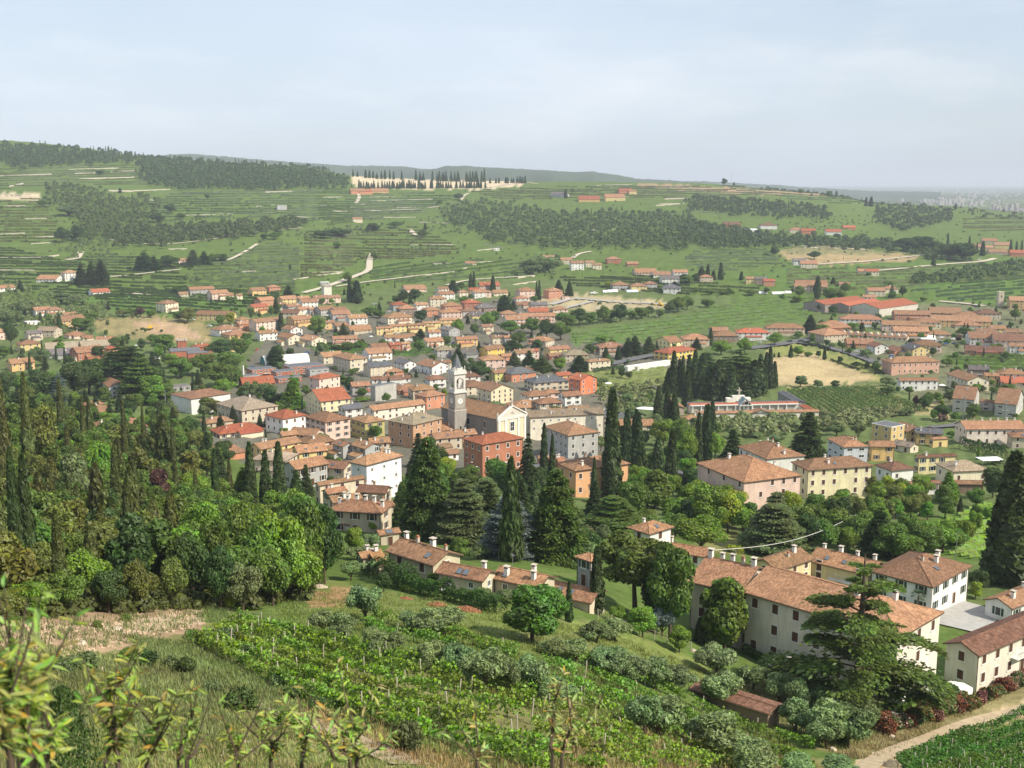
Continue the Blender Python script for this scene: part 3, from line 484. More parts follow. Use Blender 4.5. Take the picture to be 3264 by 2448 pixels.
def cypress_crown(name, seed, h, r, n, leaf, loose=0.0):
    R = np.random.default_rng(seed); t = R.uniform(0, 1, n)**1.05; a = R.uniform(0, 6.283, n); prof = np.minimum(1, (t*7+.45))*np.sqrt(np.clip(1-t, 0, 1))**(1.15)*(1-.12*t)
    ph = R.uniform(0, 6, 5); lob = 1+.10*np.sin(a*5+ph[0]+t*7)+.07*np.sin(a*3+ph[1]-t*13)+.08*np.sin(t*40+a*2+ph[2])+loose*R.normal(0, .25, n)
    rr = r*prof*lob*R.uniform(.80, 1.04, n)+.03; z = .25+t*(h-.3); nr = np.stack([np.cos(a), np.sin(a), .25+0*a], 1); p = np.stack([np.cos(a)*rr, np.sin(a)*rr, z], 1)
    ax = np.stack([np.cos(a)*.35, np.sin(a)*.35, 1+0*a], 1); return quad_mesh(name, leaves(p, nr, leaf, 2.3, .45, ax, R), ['leaf'])
def bough_crown(name, seed, h, r, tiers, per, leaf, z0=.1, droop=.25, power=.9, irr=.25, plate=.16, dens=1.0, hang=.0, wig=0.0):
    """a conifer of separate boughs: flat or drooping sprays with air between; also returns the boughs for the wood"""
    R = np.random.default_rng(seed); out = []; B = []
    for i in range(tiers):
        t = (i+R.uniform(-.3, .3))/tiers; t = min(max(t, 0), .99); z = h*(z0+(1-z0)*t); L0 = r*(1-t)**power+.25*(1-t)+.2
        nb = max(3, int(round(per*(1-.45*t)))); a0 = R.uniform(0, 6.28)
        for k in range(nb):
            a = a0+6.283*k/nb+R.normal(0, .25); L = L0*R.uniform(1-irr, 1+irr*.7); dr = droop*R.uniform(.6, 1.4)*L; n = int(dens*(18+L*26)); f = R.uniform(.12, 1, n)**.75
            lat = R.normal(0, 1, n)*L*plate*(.35+np.sin(f*2.6)*.9); zz = z+R.normal(0, .1, n)*L*.12+(.12*L*np.sin(f*2.2)-dr*f*f)-hang*np.abs(R.normal(0, 1, n))*(.3+f); aa = a+wig*np.sin(f*3)
            x = np.cos(aa)*f*L-np.sin(aa)*lat; y = np.sin(aa)*f*L+np.cos(aa)*lat; ax = np.stack([np.cos(aa)-np.sin(aa)*lat/L*1.5, np.sin(aa)+np.cos(aa)*lat/L*1.5, -.35-f*droop-hang*.5], 1)
            out.append(leaves(np.stack([x, y, zz], 1), np.array([[0, 0, 1.0]])+0*ax, leaf, 2.0, .38, ax, R)); B.append((z, a, L, dr))
    return quad_mesh(name, np.concatenate(out), ['leaf']), B
def bough_trunk(name, h, r, B):
    mb = MB(); mb.tube([(0,0,-1.2),(0,0,0),(0,0,h*.55),(0,0,h*.97)], [r*1.4, r, r*.6, r*.1], 8)
    for z, a, L, dr in B:
        if L < 1.2: continue
        mb.tube([(math.cos(a)*L*f, math.sin(a)*L*f, z+.10*L*math.sin(f*2.2)-dr*f*f) for f in (0, .35, .7)], [r*.22*min(1, L/4), r*.16*min(1, L/4), r*.05], 4, cap=False)
    return mb.mesh(name, ['bark'])
KIND = {}   # kind -> list of (crown, trunk, height, crown diameter)
def reg(k, crown, trunk, h, w): KIND.setdefault(k, []).append((crown, trunk, h, w))
for s in range(4):
    C = lobes(s, 26, 3.2, 9.0, 3.6, 1.55); reg('broadleaf', lobe_crown('crown', s, C, 300, .36), trunk_mesh('trunk', 6, .28, 5, 2.2, .4, s), 10.4, 9.4)
for s in range(2):
    C = lobes(20+s, 30, 1.6, 8.6, 3.0, 1.25, top=.25); reg('round', lobe_crown('crown', 20+s, C, 330, .40), trunk_mesh('trunk', 5, .25, 3, 1.6, .4, s), 9.8, 8.0)
for s in range(4): reg('cypress', cypress_crown('crown', 40+s, 14, 1.25+.1*(s % 2), 3600, .42), trunk_mesh('trunk', 6, .2, 0, 0, seed=s, bend=.02), 14, 2.6)
for s in range(2): reg('loose_cypress', cypress_crown('crown', 50+s, 13, 2.1, 3800, .5, .9), trunk_mesh('trunk', 8, .22, 0, 0, seed=s, bend=.05), 13, 4.6)
for s in range(3):
    cr, B = bough_crown('crown', 60+s, 14, 3.4, 17, 8, .42, .06, .30, .85, .25, .17, 1.2); reg('conifer', cr, bough_trunk('trunk', 14, .25, B), 14.2, 6.0)
for s in range(3):
    cr, B = bough_crown('crown', 70+s, 17, 6.2, 12, 8, .36, .05, .16, .62, .28, .20, 3.2); reg('cedar', cr, bough_trunk('trunk', 17, .42, B), 17.2, 10.6)
for s in range(2):
    cr, B = bough_crown('crown', 80+s, 17, 6.4, 15, 9, .34, .04, .40, .75, .2, .15, 3.2, hang=.28); reg('deodar', cr, bough_trunk('trunk', 17, .38, B), 17.2, 10.2)
for s in range(4):
    C = lobes(90+s, 16, 1.7, 4.1, 1.9, .85); reg('olive', lobe_crown('crown', 90+s, C, 330, .19, 2.6, .9, .85, .2, .3), trunk_mesh('trunk', 2.4, .2, 5, 1.3, .35, s, .3), 4.9, 5.2)
for s in range(3):
    C = lobes(110+s, 30, 5.6, 12.2, 3.6, 1.25); reg('pine', lobe_crown('crown', 110+s, C, 300, .34, 1.9, .7, .85, .5, .2), trunk_mesh('trunk', 9.4, .3, 5, 2.4, .66, s, .5), 13.4, 8.0)
for s in range(3):
    C = lobes(130+s, 14, 3.0, 9.0, 2.8, 1.3, top=.35); reg('forest_pine', lobe_crown('crown', 130+s, C, 260, .40, 2.2, .8, .9, .4, .25), trunk_mesh('trunk', 7.5, .2, 4, 1.8, .45, s, .4), 10.2, 7.4)
for s in range(3):
    C = lobes(150+s, 10, .3, 1.5, 1.0, .55); reg('shrub', lobe_crown('foliage', 150+s, C, 170, .17, 1.7, .7, .9, .3, .2), None, 2.0, 2.8)
cr, B = bough_crown('crown', 171, 20, 8.6, 9, 4.6, .28, .10, .12, .70, .42, .11, 4.4, wig=.3); reg('giant_cedar', cr, bough_trunk('trunk', 20, .55, B), 20.2, 17)
reg('juniper', cypress_crown('crown', 55, 3.2, .75, 9000, .024, .9), trunk_mesh('trunk', 1.6, .05, 0, 0), 3.2, 1.6)
# a palm with a skirt of dead fronds
def palm():
    Vg, R = [], np.random.default_rng(3); mb = MB(); mb.tube([(0,0,-1),(0,0,2),(0,0,5.2)], [.28,.24,.2], 8)
    for i in range(34):
        a = i*2.4; el = R.uniform(-.5, 1.1); L = R.uniform(1.2, 1.7)
        d = np.array([math.cos(a)*math.cos(el), math.sin(a)*math.cos(el), math.sin(el)]); s = np.array([-math.sin(a), math.cos(a), 0]); c = np.array([0,0,5.3])+d*L*.6
        for j in range(-4, 5):
            dd = unit((d+s*j*.22)[None])[0]; Vg.append([c, c+dd*L*.35+s*.05, c+dd*L*.75-np.array([0,0,.12]), c+dd*L*.35-s*.05])
    return quad_mesh('crown', Vg, ['leaf']), mb.mesh('trunk', ['bark'])
def palm_skirt():
    V, R = [], np.random.default_rng(4)
    for i in range(420):
        a = R.uniform(0, 6.28); z = R.uniform(1.2, 5.0); r = .25+R.uniform(0, .35)*(z/5); c = np.array([math.cos(a)*r, math.sin(a)*r, z]); s = np.array([-math.sin(a), math.cos(a), 0]); o = np.array([math.cos(a), math.sin(a), 0]); V.append([c, c+s*.12+o*.1-[0,0,.4], c+o*.25-[0,0,.9], c-s*.12+o*.1-[0,0,.4]])
    return quad_mesh('dead_fronds', V, ['leaf'])
NAMES = dict(broadleaf=('broadleaf_tree','tree'), round=('round_tree','tree'), cypress=('cypress_tree','cypress'), loose_cypress=('loose_cypress','cypress'), conifer=('conifer_tree','conifer'), cedar=('cedar_tree','cedar'), deodar=('drooping_cedar','cedar'),
  olive=('olive_tree','olive tree'), pine=('umbrella_pine','pine'), forest_pine=('pine_tree','pine'), shrub=('shrub','shrub'), giant_cedar=('cedar_tree','cedar'), juniper=('juniper_bush','juniper'))
LCOL = dict(broadleaf=(.070,.120,.018), bright=(.100,.170,.017), lime=(.18,.215,.016), dark=(.040,.072,.018), cypress=(.036,.058,.016), oldcy=(.068,.080,.021), conifer=(.040,.062,.019), cedar=(.064,.106,.022), deodar=(.062,.108,.020), blue=(.095,.13,.11),
  olive=(.125,.172,.066), pine=(.066,.100,.018), brown=(.15,.10,.04), purple=(.06,.03,.025), shrub=(.085,.125,.026), khaki=(.096,.112,.024), greyg=(.095,.128,.048))
CWORD = dict(broadleaf='green', bright='bright green', lime='yellow green', dark='dark green', cypress='dark', oldcy='olive brown', conifer='dark', cedar='dark green', deodar='green', blue='blue grey', olive='silvery', pine='olive green', brown='browning', purple='dark purple', shrub='green', khaki='khaki', greyg='grey green')
tree_pos = []
def tree(kind, x, y, h, w=None, col=None, z=None, group=None, desc=None, var=None, name=None):
    crown, trunk, H0, W0 = KIND[kind][(var if var is not None else random.randrange(99)) % len(KIND[kind])]; z = float(gz(x, y)) if z is None else z
    sz = h/H0; sx = sz if w is None else w/W0; nm, cat = NAMES[kind]; big = None; col = col or {'round':'broadleaf','loose_cypress':'cypress','forest_pine':'pine','giant_cedar':'cedar'}.get(kind, kind); c = tuple(q*1.55 for q in LCOL[col]); j = random.uniform(.88, 1.14); c = tuple(q*j*random.uniform(.95, 1.05) for q in c); rz = random.uniform(0, 6.28)
    if trunk is None:
        r = ob(nm, crown, None, (x, y, z-.1), rz, (sx, sx, sz), c)
    else:
        r = ob(nm, None, None, (x, y, z), rz, (sx, sx, sz)); ob('crown', crown, r, col=c); ob('trunk', trunk, r)
    if desc is None:
        size = 'small' if h < H0*.62 else 'tall' if h > H0*1.25 else ''; ww = w or sx*W0
        shape = {'broadleaf':'leafy','round':'dense rounded','cypress':'slender' if ww/h < .17 else 'columnar','loose_cypress':'shaggy','conifer':'pointed','cedar':'layered','deodar':'drooping','olive':'bushy','pine':'umbrella','forest_pine':'','shrub':'low','giant_cedar':'giant open'}[kind]
        desc = ' '.join(q for q in (size, shape, CWORD[col], {'broadleaf_tree':'tree','round_tree':'tree','conifer_tree':'conifer','loose_cypress':'cypress','cypress_tree':'cypress','cedar_tree':'cedar','drooping_cedar':'cedar','olive_tree':'olive tree','umbrella_pine':'pine','pine_tree':'pine','shrub':'shrub'}[nm]) if q)
    if nm == 'broadleaf_tree' and (name or y > 740): r.name = name or 'field_tree'
    tree_pos.append((x, y, (w or sx*W0)/2)); return thing(r, desc, cat, group or cat+(' trees' if cat in ('pine','cedar','conifer','cypress') else 's'))
def tree_px(v, kind, px, yt, yb, wpx=None, col=None, **kw):
    X, YB = vp(v, px, yb); _, YT = vp(v, px, yt); x, d, z = locate(X, YB)
    ztop = d*float(s_of(YT)); h = max(1.0, ztop-z); s = VIEWS[v][2]
    w = None if wpx is None else wpx*s*math.hypot(d, -z)/F
    return tree(kind, x, d, h, w, col, z, **kw)
# ------------------------------------------------------------------ houses
def window_mesh(style, w=1.05, h=1.55):
    mb = MB(); t = .13; d = .05          # local: x along the wall, -y outwards
    mb.box(-w/2-t, -w/2, -d, .02, -t, h+t, 1); mb.box(w/2, w/2+t, -d, .02, -t, h+t, 1); mb.box(-w/2, w/2, -d, .02, h, h+t, 1); mb.box(-w/2-t-.05, w/2+t+.05, -d-.07, .02, -t-.06, 0, 1)
    if style == 'closed':
        mb.box(-w/2, w/2, -.035, .02, 0, h, 2); mb.box(-.015, .015, -.045, .02, 0, h, 3)
    else:
        mb.box(-w/2, w/2, -.012, .02, 0, h, 0); mb.box(-.03, .03, -.03, .02, 0, h, 2 if style != 'plain' else 1)
        if style in ('open', 'green'):
            for sx in (-1, 1): x = sx*(w/2+t+.25); mb.box(x-.24, x+.24, -.075, -.03, .02, h-.02, 2)
        if style == 'half': mb.box(-w/2, w/2, -.035, -.014, h*.45, h, 2)
    return mb.mesh('window', ['glass', 'white' if style != 'brown' else 'stone', 'green' if style == 'green' else 'shutter', 'dark'])
WIN = {s: window_mesh(s) for s in ('closed', 'open', 'green', 'plain', 'half')}; WIN['small'] = window_mesh('plain', .7, .8); WIN['tall'] = window_mesh('closed', 1.1, 2.2); WIN['wide'] = window_mesh('plain', 2.0, .9)
mb = MB(); mb.box(-.5, .5, -.06, .02, 0, 2.2, 0); mb.box(-.62, -.5, -.1, .02, 0, 2.34, 1); mb.box(.5, .62, -.1, .02, 0, 2.34, 1); mb.box(-.5, .5, -.1, .02, 2.2, 2.34, 1); mb.box(.32, .38, -.12, -.06, 1, 1.1, 2); DOOR = mb.mesh('door', ['shutter', 'stone', 'metal'])
mb = MB(); mb.box(-.32, .32, -.32, .32, -.9, 1.0, 0); mb.box(-.26, .26, -.26, .26, 1.0, 1.25, 2); mb.box(-.45, .45, -.45, .45, 1.25, 1.36, 1); CHIM = mb.mesh('chimney', ['white', 'stone', 'dark'])
mb = MB(); mb.box(-.26, .26, -.26, .26, -.9, .9, 0); mb.box(-.3, .3, -.3, .3, .9, 1.0, 1); mb.box(-.2, .2, -.2, .2, 1.0, 1.3, 1); CHIM2 = mb.mesh('chimney', ['stone', flat_mat("terracotta cap", (.36,.17,.10))])
mb = MB(); mb.box(-.45, .45, -.6, .6, .02, .12, 1); mb.box(-.39, .39, -.54, .54, .12, .14, 0); SKYL = mb.mesh('skylight', [flat_mat("skylight glass", (.10,.13,.16), .1, .8, .05), 'fascia'])
mb = MB(); mb.tube([(0,0,-.3),(0,0,2.2)], .03, 4); mb.tube([(-.6,0,2.0),(.6,0,2.0)], .02, 4); [mb.tube([(x,-.3,2.0),(x,.3,2.0)], .015, 4) for x in (-.5,-.2,.1,.4)]; AERIAL = mb.mesh('aerial', ['metal'])
def balcony_mesh(w):
    mb = MB(); mb.box(-w/2, w/2, -1.2, .02, -.16, 0, 0); mb.box(-w/2, w/2, -1.2, -1.15, .9, .98, 1)
    for i in range(int(w/.35)+1): x = -w/2+.02+i*(w-.04)/int(w/.35); mb.box(x-.02, x+.02, -1.19, -1.16, 0, .9, 1)
    for sx in (-1, 1): mb.box(sx*(w/2-.03)-.02, sx*(w/2-.03)+.02, -1.15, .0, .9, .96, 1)
    return mb.mesh('balcony', ['white', 'metal'])
BALC = {w: balcony_mesh(w) for w in (3, 5)}
RC = dict(b=(.275,.155,.090), t=(.345,.190,.108), r=(.37,.12,.065), d=(.205,.108,.07), g=(.165,.150,.145), k=(.30,.24,.17), w=(.72,.72,.70), m=(.13,.135,.15))
RW = dict(b='brown', t='terracotta', r='bright red', d='dark brown', g='grey', k='faded tan', w='white', m='slate grey')
WC = dict(w=(.76,.75,.72), c=(.72,.64,.48), e=(.58,.50,.38), y=(.70,.56,.26), o=(.70,.47,.21), p=(.74,.55,.46), s=(.57,.26,.155), R=(.40,.155,.095), g=(.42,.42,.41), n=(.27,.20,.15), l=(.62,.60,.20))
WW = dict(w='white', c='cream', e='beige', y='yellow', o='ochre', p='pale pink', s='salmon red', R='brick red', g='grey', n='brown', l='lime yellow')
FOOT = []       # footprints, so that nothing grows through a house
def roof_mesh(L, D, pitch, hipA, hipB, th=.24):
    """ridge along x; A is the -x end, B the +x end; z=0 at the eaves"""
    a, b = L/2, D/2; rise = b*pitch; xa = -a+(min(b, a) if hipA else 0); xb = a-(min(b, a) if hipB else 0)
    if xb < xa: xa = xb = (xa+xb)/2
    mb = MB(); k = math.sqrt(1+pitch*pitch)
    def uvx(p, axis): return [(q[0], (b-abs(q[1]))*k) if axis == 0 else (q[1], (a-abs(q[0]))*k) for q in p]
    E = [(-a,-b,0),(a,-b,0),(a,b,0),(-a,b,0)]; RA, RB = (xa,0,rise), (xb,0,rise); tops = []
    tops.append(([E[0], E[1], RB, RA] if xa != xb else [E[0], E[1], RA], 0)); tops.append(([E[2], E[3], RA, RB] if xa != xb else [E[2], E[3], RA], 0))
    if hipA: tops.append(([E[3], E[0], RA], 1))
    if hipB: tops.append(([E[1], E[2], RB], 1))
    dn = lambda p: (p[0], p[1], p[2]-th)
    for p, ax in tops:
        mb.face(p, 0, uvx(p, ax)); mb.face([dn(q) for q in p[::-1]], 1)
    rim = [E[0], E[1]]+([] if hipB else [RB])+[E[2], E[3]]+([] if hipA else [RA])
    for i in range(len(rim)): p, q = rim[i], rim[(i+1) % len(rim)]; mb.face([dn(p), dn(q), q, p], 1)
    def cap(p, q):
        P, Q = Vector(p), Vector(q)
        if (Q-P).length < .3: return
        t = (Q-P).normalized(); n = t.cross(Vector((0,0,1))).normalized()*.16; up = Vector((0,0,.13)); dnv = Vector((0,0,-.06))
        A = [P-n+dnv, P+up, P+n+dnv]; B = [Q-n+dnv, Q+up, Q+n+dnv]
        for i in range(2): mb.face([A[i], A[i+1], B[i+1], B[i]], 0, [(0,0),(.3,0),(.3,(Q-P).length),(0,(Q-P).length)])
        mb.face([A[0], A[1], A[2]], 0); mb.face([B[2], B[1], B[0]], 0)
    cap(RA, RB)
    if hipA: cap(E[0], RA); cap(E[3], RA)
    if hipB: cap(E[1], RB); cap(E[2], RB)
    return mb.mesh('roof', ['tile', 'fascia']), rise
def wall_mesh(L, D, h, pitch, gA, gB, base, ov):
    a, b = L/2-ov, D/2-ov; mb = MB(); hr = h+(b)*pitch-.10+ov*pitch; h2 = h+ov*pitch-.10
    P = [(-a,-b),(a,-b),(a,b),(-a,b)]
    for i in range(4):
        p, q = P[i], P[(i+1) % 4]; f = [(p[0],p[1],-base),(q[0],q[1],-base),(q[0],q[1],h2)]
        if (i == 1 and gB) or (i == 3 and gA): f.append((p[0], 0, hr))
        f.append((p[0],p[1],h2)); mb.face(f, 0)
    mb.face([(x, y, -base) for x, y in P[::-1]], 0); return mb.mesh('wall', ['plaster'])
def face_cam(x, y, nx, ny): return (-x*nx-y*ny) > 0
def build_house(x, y, zb, h, L, D, rot, rt, rc, wc, desc, st=2, pitch=.40, hips=None, win='auto', name='house', ov=.45, chim=None, group=None, fixed=False, cat=None, base=2.5, balc=None, door=True, wcol=None, winopt=None, wskip=.10):
    L, D = max(L, 2.5), max(D, 2.5); d = math.hypot(x, y); R = random.Random(int(x*13+y*7)); c, s = math.cos(rot), math.sin(rot)
    rv = rt in 'hg' and D > L*1.02 and rt == 'h'
    if rv: L, D = D, L; rot += math.pi/2; c, s = math.cos(rot), math.sin(rot)
    root = ob(name, None, None, (x, y, zb), rot); ov = min(ov, L*.08, D*.08)
    hA, hB = (rt == 'h', rt == 'h') if hips is None else hips
    col = wcol or WC[wc]; jw = R.uniform(.93, 1.05); col = tuple(min(1, q*jw) for q in col); jr = R.uniform(.82, 1.12); roofcol = tuple(q*jr*R.uniform(.96, 1.04) for q in RC[rc])
    if rt == 'f':
        mb = MB(); mb.box(-L/2, L/2, -D/2, D/2, -base, h); ob('wall', mb.mesh('wall', ['plaster']), root, col=col)
        mb = MB(); mb.box(-L/2-.15, L/2+.15, -D/2-.15, D/2+.15, h, h+.25, 0); mb.box(-L/2+.2, L/2-.2, -D/2+.2, D/2-.2, h+.25, h+.3, 1)
        roof = ob('roof', mb.mesh('roof', ['white' if wc in 'wcy' else 'concrete', 'matte']), root, col=RC[rc]); rise = .3; ov = 0
    else:
        rm, rise = roof_mesh(L, D, pitch, hA, hB); roof = ob('roof', rm, root, (0, 0, h), col=roofcol)
        ob('wall', wall_mesh(L, D, h, pitch, not hA, not hB, base, ov), root, col=col)
    if d < 1700 and win:
        style = win if win != 'auto' else R.choice(['closed', 'closed', 'plain', 'half', 'open', 'green'] if d < 700 else ['closed', 'plain', 'plain', 'closed'])
        a, b = L/2-ov, D/2-ov; fl = h/st
        for nx, ny, wd, off in ((0,-1,2*a,b), (0,1,2*a,b), (1,0,2*b,a), (-1,0,2*b,a)):
            wx, wy = nx*c-ny*s, nx*s+ny*c
            if not face_cam(x+wx*off, y+wy*off, wx, wy): continue
            nc = max(1, int(wd/3.7)); rz = math.atan2(nx, -ny)
            for f in range(st):
                for k in range(nc):
                    if R.random() < wskip and nc > 1: continue
                    tpos = (k+.5)/nc*wd-wd/2; lx, ly = nx*off-ny*tpos, ny*off+nx*tpos
                    if door and f == 0 and k == nc//2 and d < 600 and (nx, ny) == (0,-1): ob('door', DOOR, root, (lx, ly, .05), rz); continue
                    me = WIN[style]; wh = fl*f+fl*.36
                    if style in ('closed', 'plain', 'open', 'green', 'half') and fl < 2.4: me = WIN['small']
                    if winopt and f == st-1: me = WIN[winopt]
                    ob('window', me, root, (lx, ly, wh), rz)
        if balc or (balc is None and st >= 2 and d < 900 and R.random() < .25):
            w = 5 if L > 11 else 3
            if face_cam(x+s*b, y-c*b, s, -c): ob('balcony', BALC[w], root, (R.uniform(-.2, .2)*L, -b, fl+.1), 0)
    if d < 1450:
        n = chim if chim is not None else R.choice([0, 1, 1, 2, 2, 3]) if rt != 'f' else R.choice([0, 0, 1])
        for i in range(n):
            cx = R.uniform(-.33, .33)*L if n < 4 else (-.4+.8*i/(n-1))*L; cy = R.choice([-1, 1])*R.uniform(.05, .3)*D if n < 4 else R.uniform(.0, .08)*D; cz = (D/2-abs(cy))*pitch if rt != 'f' else .25
            if hA or hB: cz = min(cz, (L/2-abs(cx))*pitch) if (hA and cx < 0) or (hB and cx > 0) else cz
            ob('chimney', R.choice([CHIM, CHIM, CHIM2]), roof, (cx, cy, cz), 0, R.uniform(.8, 1.15))
        if rt != 'f' and d < 560 and R.random() < .4:
            for i in range(R.choice([1, 2])):
                cy = -.28*D; sk = ob('skylight', SKYL, roof, (R.uniform(-.3, .3)*(L-D if hA else L), cy, (D/2+cy)*pitch)); sk.rotation_euler = (math.atan(pitch), 0, 0)
    if d < 620 and rt != 'f':
        if R.random() < .55: ob('aerial', AERIAL, roof, (R.uniform(-.3, .3)*L*(.5 if hA else 1), 0, rise), R.uniform(0, 6))
        a, b = L/2-ov, D/2-ov; mb = MB()
        for sx in (-1, 1): mb.tube([(sx*(a-.12), -b-.07, -1), (sx*(a-.12), -b-.07, h-.1)], .06, 5)
        mb.tube([(-L/2, -D/2-.06, h-.12), (L/2, -D/2-.06, h-.12)], .08, 5); ob('gutter', mb.mesh('gutter', ['fascia']), root)
    if d < 1150 and cat is None and name == 'house' and not fixed and rt != 'f' and R.random() < .55:
        w, e, hh = R.uniform(.35, .6)*L, R.uniform(2.6, 4.0), R.uniform(2.4, 3.0); xo = R.uniform(-.5, .5)*(L-w-1); b = D/2-ov; an = ob('annex', None, root, (xo, -b, 0)); mb = MB(); mb.face([(-w/2,-e,-base),(w/2,-e,-base),(w/2,-e,hh),(-w/2,-e,hh)]); 
        for sx in (-1, 1): q = [(sx*w/2,-e,-base),(sx*w/2,0,-base),(sx*w/2,0,hh+e*.3),(sx*w/2,-e,hh)]; mb.face(q if sx > 0 else q[::-1])
        ob('annex_wall', mb.mesh('annex_wall', ['plaster']), an, col=col); mb = MB(); g = .3; P = [(-w/2-g,-e-g,hh-.05),(w/2+g,-e-g,hh-.05),(w/2+g,.02,hh+e*.3+.05),(-w/2-g,.02,hh+e*.3+.05)]; mb.face(P, 0, [(p[0], p[1]) for p in P]); mb.face([(p[0],p[1],p[2]-.16) for p in P[::-1]], 1)
        for i in range(4): p, q = P[i], P[(i+1)%4]; mb.face([(p[0],p[1],p[2]-.16),(q[0],q[1],q[2]-.16),q,p], 1)
        ob('annex_roof', mb.mesh('annex_roof', ['tile', 'fascia']), an, col=tuple(q*R.uniform(.85, 1.15) for q in roofcol))
    FOOT.append((x, y, L/2, D/2, rot))
    if desc is None:
        size = {1:'low', 2:'two-storey', 3:'three-storey'}.get(st, 'tall')
        desc = f"{WW[wc]} {size} house with {RW[rc]} {dict(h='hipped', g='gabled', f='flat')[rt]} roof"
    thing(root, desc, cat or 'house', group or 'houses of the village', fixed, (x, y, zb+h)); return root
def ground_under(x, y, L, D, rot):
    c, s = math.cos(rot), math.sin(rot); return min(float(gz(x+c*a*L/2-s*b*D/2, y+s*a*L/2+c*b*D/2)) for a in (-1, 1) for b in (-1, 1))
def house_c(v, cx, cy, w, rt, rc, wc, st=2, ang=20, q=.82, desc=None, **kw):
    """by the middle of its roof and the width of the roof in the photograph"""
    H = st*2.6+.3; X, Y = vp(v, cx, cy); x, d, z = locate(X, Y, H+.6); dist = math.hypot(x, math.hypot(d, z)); Wm = 1.06*w*VIEWS[v][2]*dist/F
    a = math.radians(ang)+(-math.atan2(x, d)); L = Wm/(abs(math.cos(math.radians(ang)))+q*abs(math.sin(math.radians(ang)))); D = q*L
    if L < 7 and st > 1: st = max(1, st-1) if L < 5 else st
    return build_house(x, d, z-.15, H, L, D, a, rt, rc, wc, desc, st, **kw)
LAST = [0]
def house_k(v, C, Lp, Rp, H, rt, rc, wc, st=2, side='R', desc=None, sink=0, ze=None, amax=70, **kw):
    """by the eaves: nearest corner C, far ends Lp and Rp of the two faces that show; ridge runs along side 'R' (C-Rp) or 'L' (C-Lp)"""
    cx, cy = vp(v, *C); x0, d0, z0 = locate(cx, cy, H-sink); ze, zf = z0+H-sink, ze
    if zf is not None: ze = zf; x0, d0 = on_plane(cx, cy, ze)
    LAST[0] = ze
    l = Vector(on_plane(*vp(v, *Lp), ze))-Vector((x0, d0)); r = Vector(on_plane(*vp(v, *Rp), ze))-Vector((x0, d0)); al, ar = math.atan2(l.y, l.x), math.atan2(r.y, r.x)
    dl = (al-math.pi/2-ar+math.pi) % (2*math.pi)-math.pi; wl_, wr = l.length, r.length; wt = wl_**2/(wl_**2+wr**2); rot = ar+dl*wt
    er = Vector((math.cos(rot), math.sin(rot))); el = Vector((-er.y, er.x))
    def fit(e, P):   # length along e whose end shows at the column of P
        uc = u_of(*vp(v, *P)); den = e.x-uc*e.y; t = (uc*d0-x0)/den if abs(den) > .25 else None; return t
    a = fit(er, Rp); b = fit(el, Lp); a = a if a and 2 < a < 90 else r.length; b = b if b and 2 < b < 90 else l.length; a = min(max(a, 3), amax); b = min(max(b, 3), 60)
    m = Vector((x0, d0))+er*a/2+el*b/2
    if side == 'R': return build_house(m.x, m.y, ze-H-.1, H, a, b, rot, rt, rc, wc, desc, st, **kw)
    return build_house(m.x, m.y, ze-H-.1, H, b, a, rot-math.pi/2, rt, rc, wc, desc, st, **kw)
def table(v, txt, ang=20):
    for ln in txt.strip().splitlines():
        for e in ln.split(';'):
            p = e.split()
            if len(p) < 6: continue
            house_c(v, float(p[0]), float(p[1]), float(p[2]), p[3], p[4], p[5], int(p[6]) if len(p) > 6 else 2, float(p[7]) if len(p) > 7 else ang, float(p[8]) if len(p) > 8 else .84)
M['belfry_stone'] = flat_mat('belfry stone', (.60,.57,.52), .85, .1, .12, 1.2)
# ------------------------------------------------------------------ the big houses, by their eaves corners
K = house_k
# villa and its wings
K('S', (1015,1060), (-377,661), (1440,885), 10.5, 'h', 't', 'e', 3, 'L', "long beige villa with red tiled roof behind the giant cedar", hips=(False,True), name='villa', cat='villa', chim=3, win='closed', fixed=True, group='villa buildings', wcol=(.76,.71,.61), amax=14.5, pitch=.36)
K('S', (-379,660.7), (-860,640), (46,486), 10.5, 'g', 't', 'e', 3, 'L', "beige villa wing with paler roof and skylights joined to the long villa", name='villa', cat='villa', chim=5, win='closed', fixed=True, group='villa buildings', wcol=(.72,.66,.55), amax=13.6, pitch=.36, ze=LAST[0]-.25)
K('S', (1310,610), (745,492), (1650,480), 6.2, 'h', 'b', 'w', 2, 'L', "white hipped villa wing with ivy on its sunny wall", name='villa', cat='villa', win='green', chim=3, fixed=True, group='villa buildings')
K('S', (1715,1215), (1395,1075), (2420,905), 6.2, 'g', 'd', 'c', 2, 'R', "cream gabled barn at the gravel path beside the oleanders", name='barn', cat='barn', chim=0, fixed=True, group='villa buildings', wcol=(.76,.71,.60), win='closed')
K('S', (2010,800), (1745,725), (2420,650), 3.6, 'g', 'b', 'w', 1, 'R', "low white wing with brown roof closing the grey courtyard", name='villa', cat='villa', chim=2, fixed=True, group='villa buildings')
K('R', (1850,725), (1330,575), (2010,575), 5.2, 'g', 't', 'y', 2, 'L', "yellow glazed loggia wing behind the long villa roof", name='villa', cat='villa', win='tall', chim=4, fixed=True, group='villa buildings', wcol=(.75,.62,.36))
K('R', (1095,685), (860,592), (1400,572), 5.0, 'g', 'b', 'y', 2, 'R', "yellow wing with faded roof meeting the glazed loggia", name='villa', cat='villa', chim=2, fixed=True, group='villa buildings', wcol=(.75,.62,.36))
K('O', (275,165), (158,125), (405,122), 6.0, 'h', 't', 'w', 2, 'R', "small white tower house with pyramid roof above the villa", chim=1, fixed=True)
house_c('O', 430, 225, 330, 'g', 't', 'w', 1, -18, .4, "low white outbuilding with curved parapet beside the villa", fixed=True)
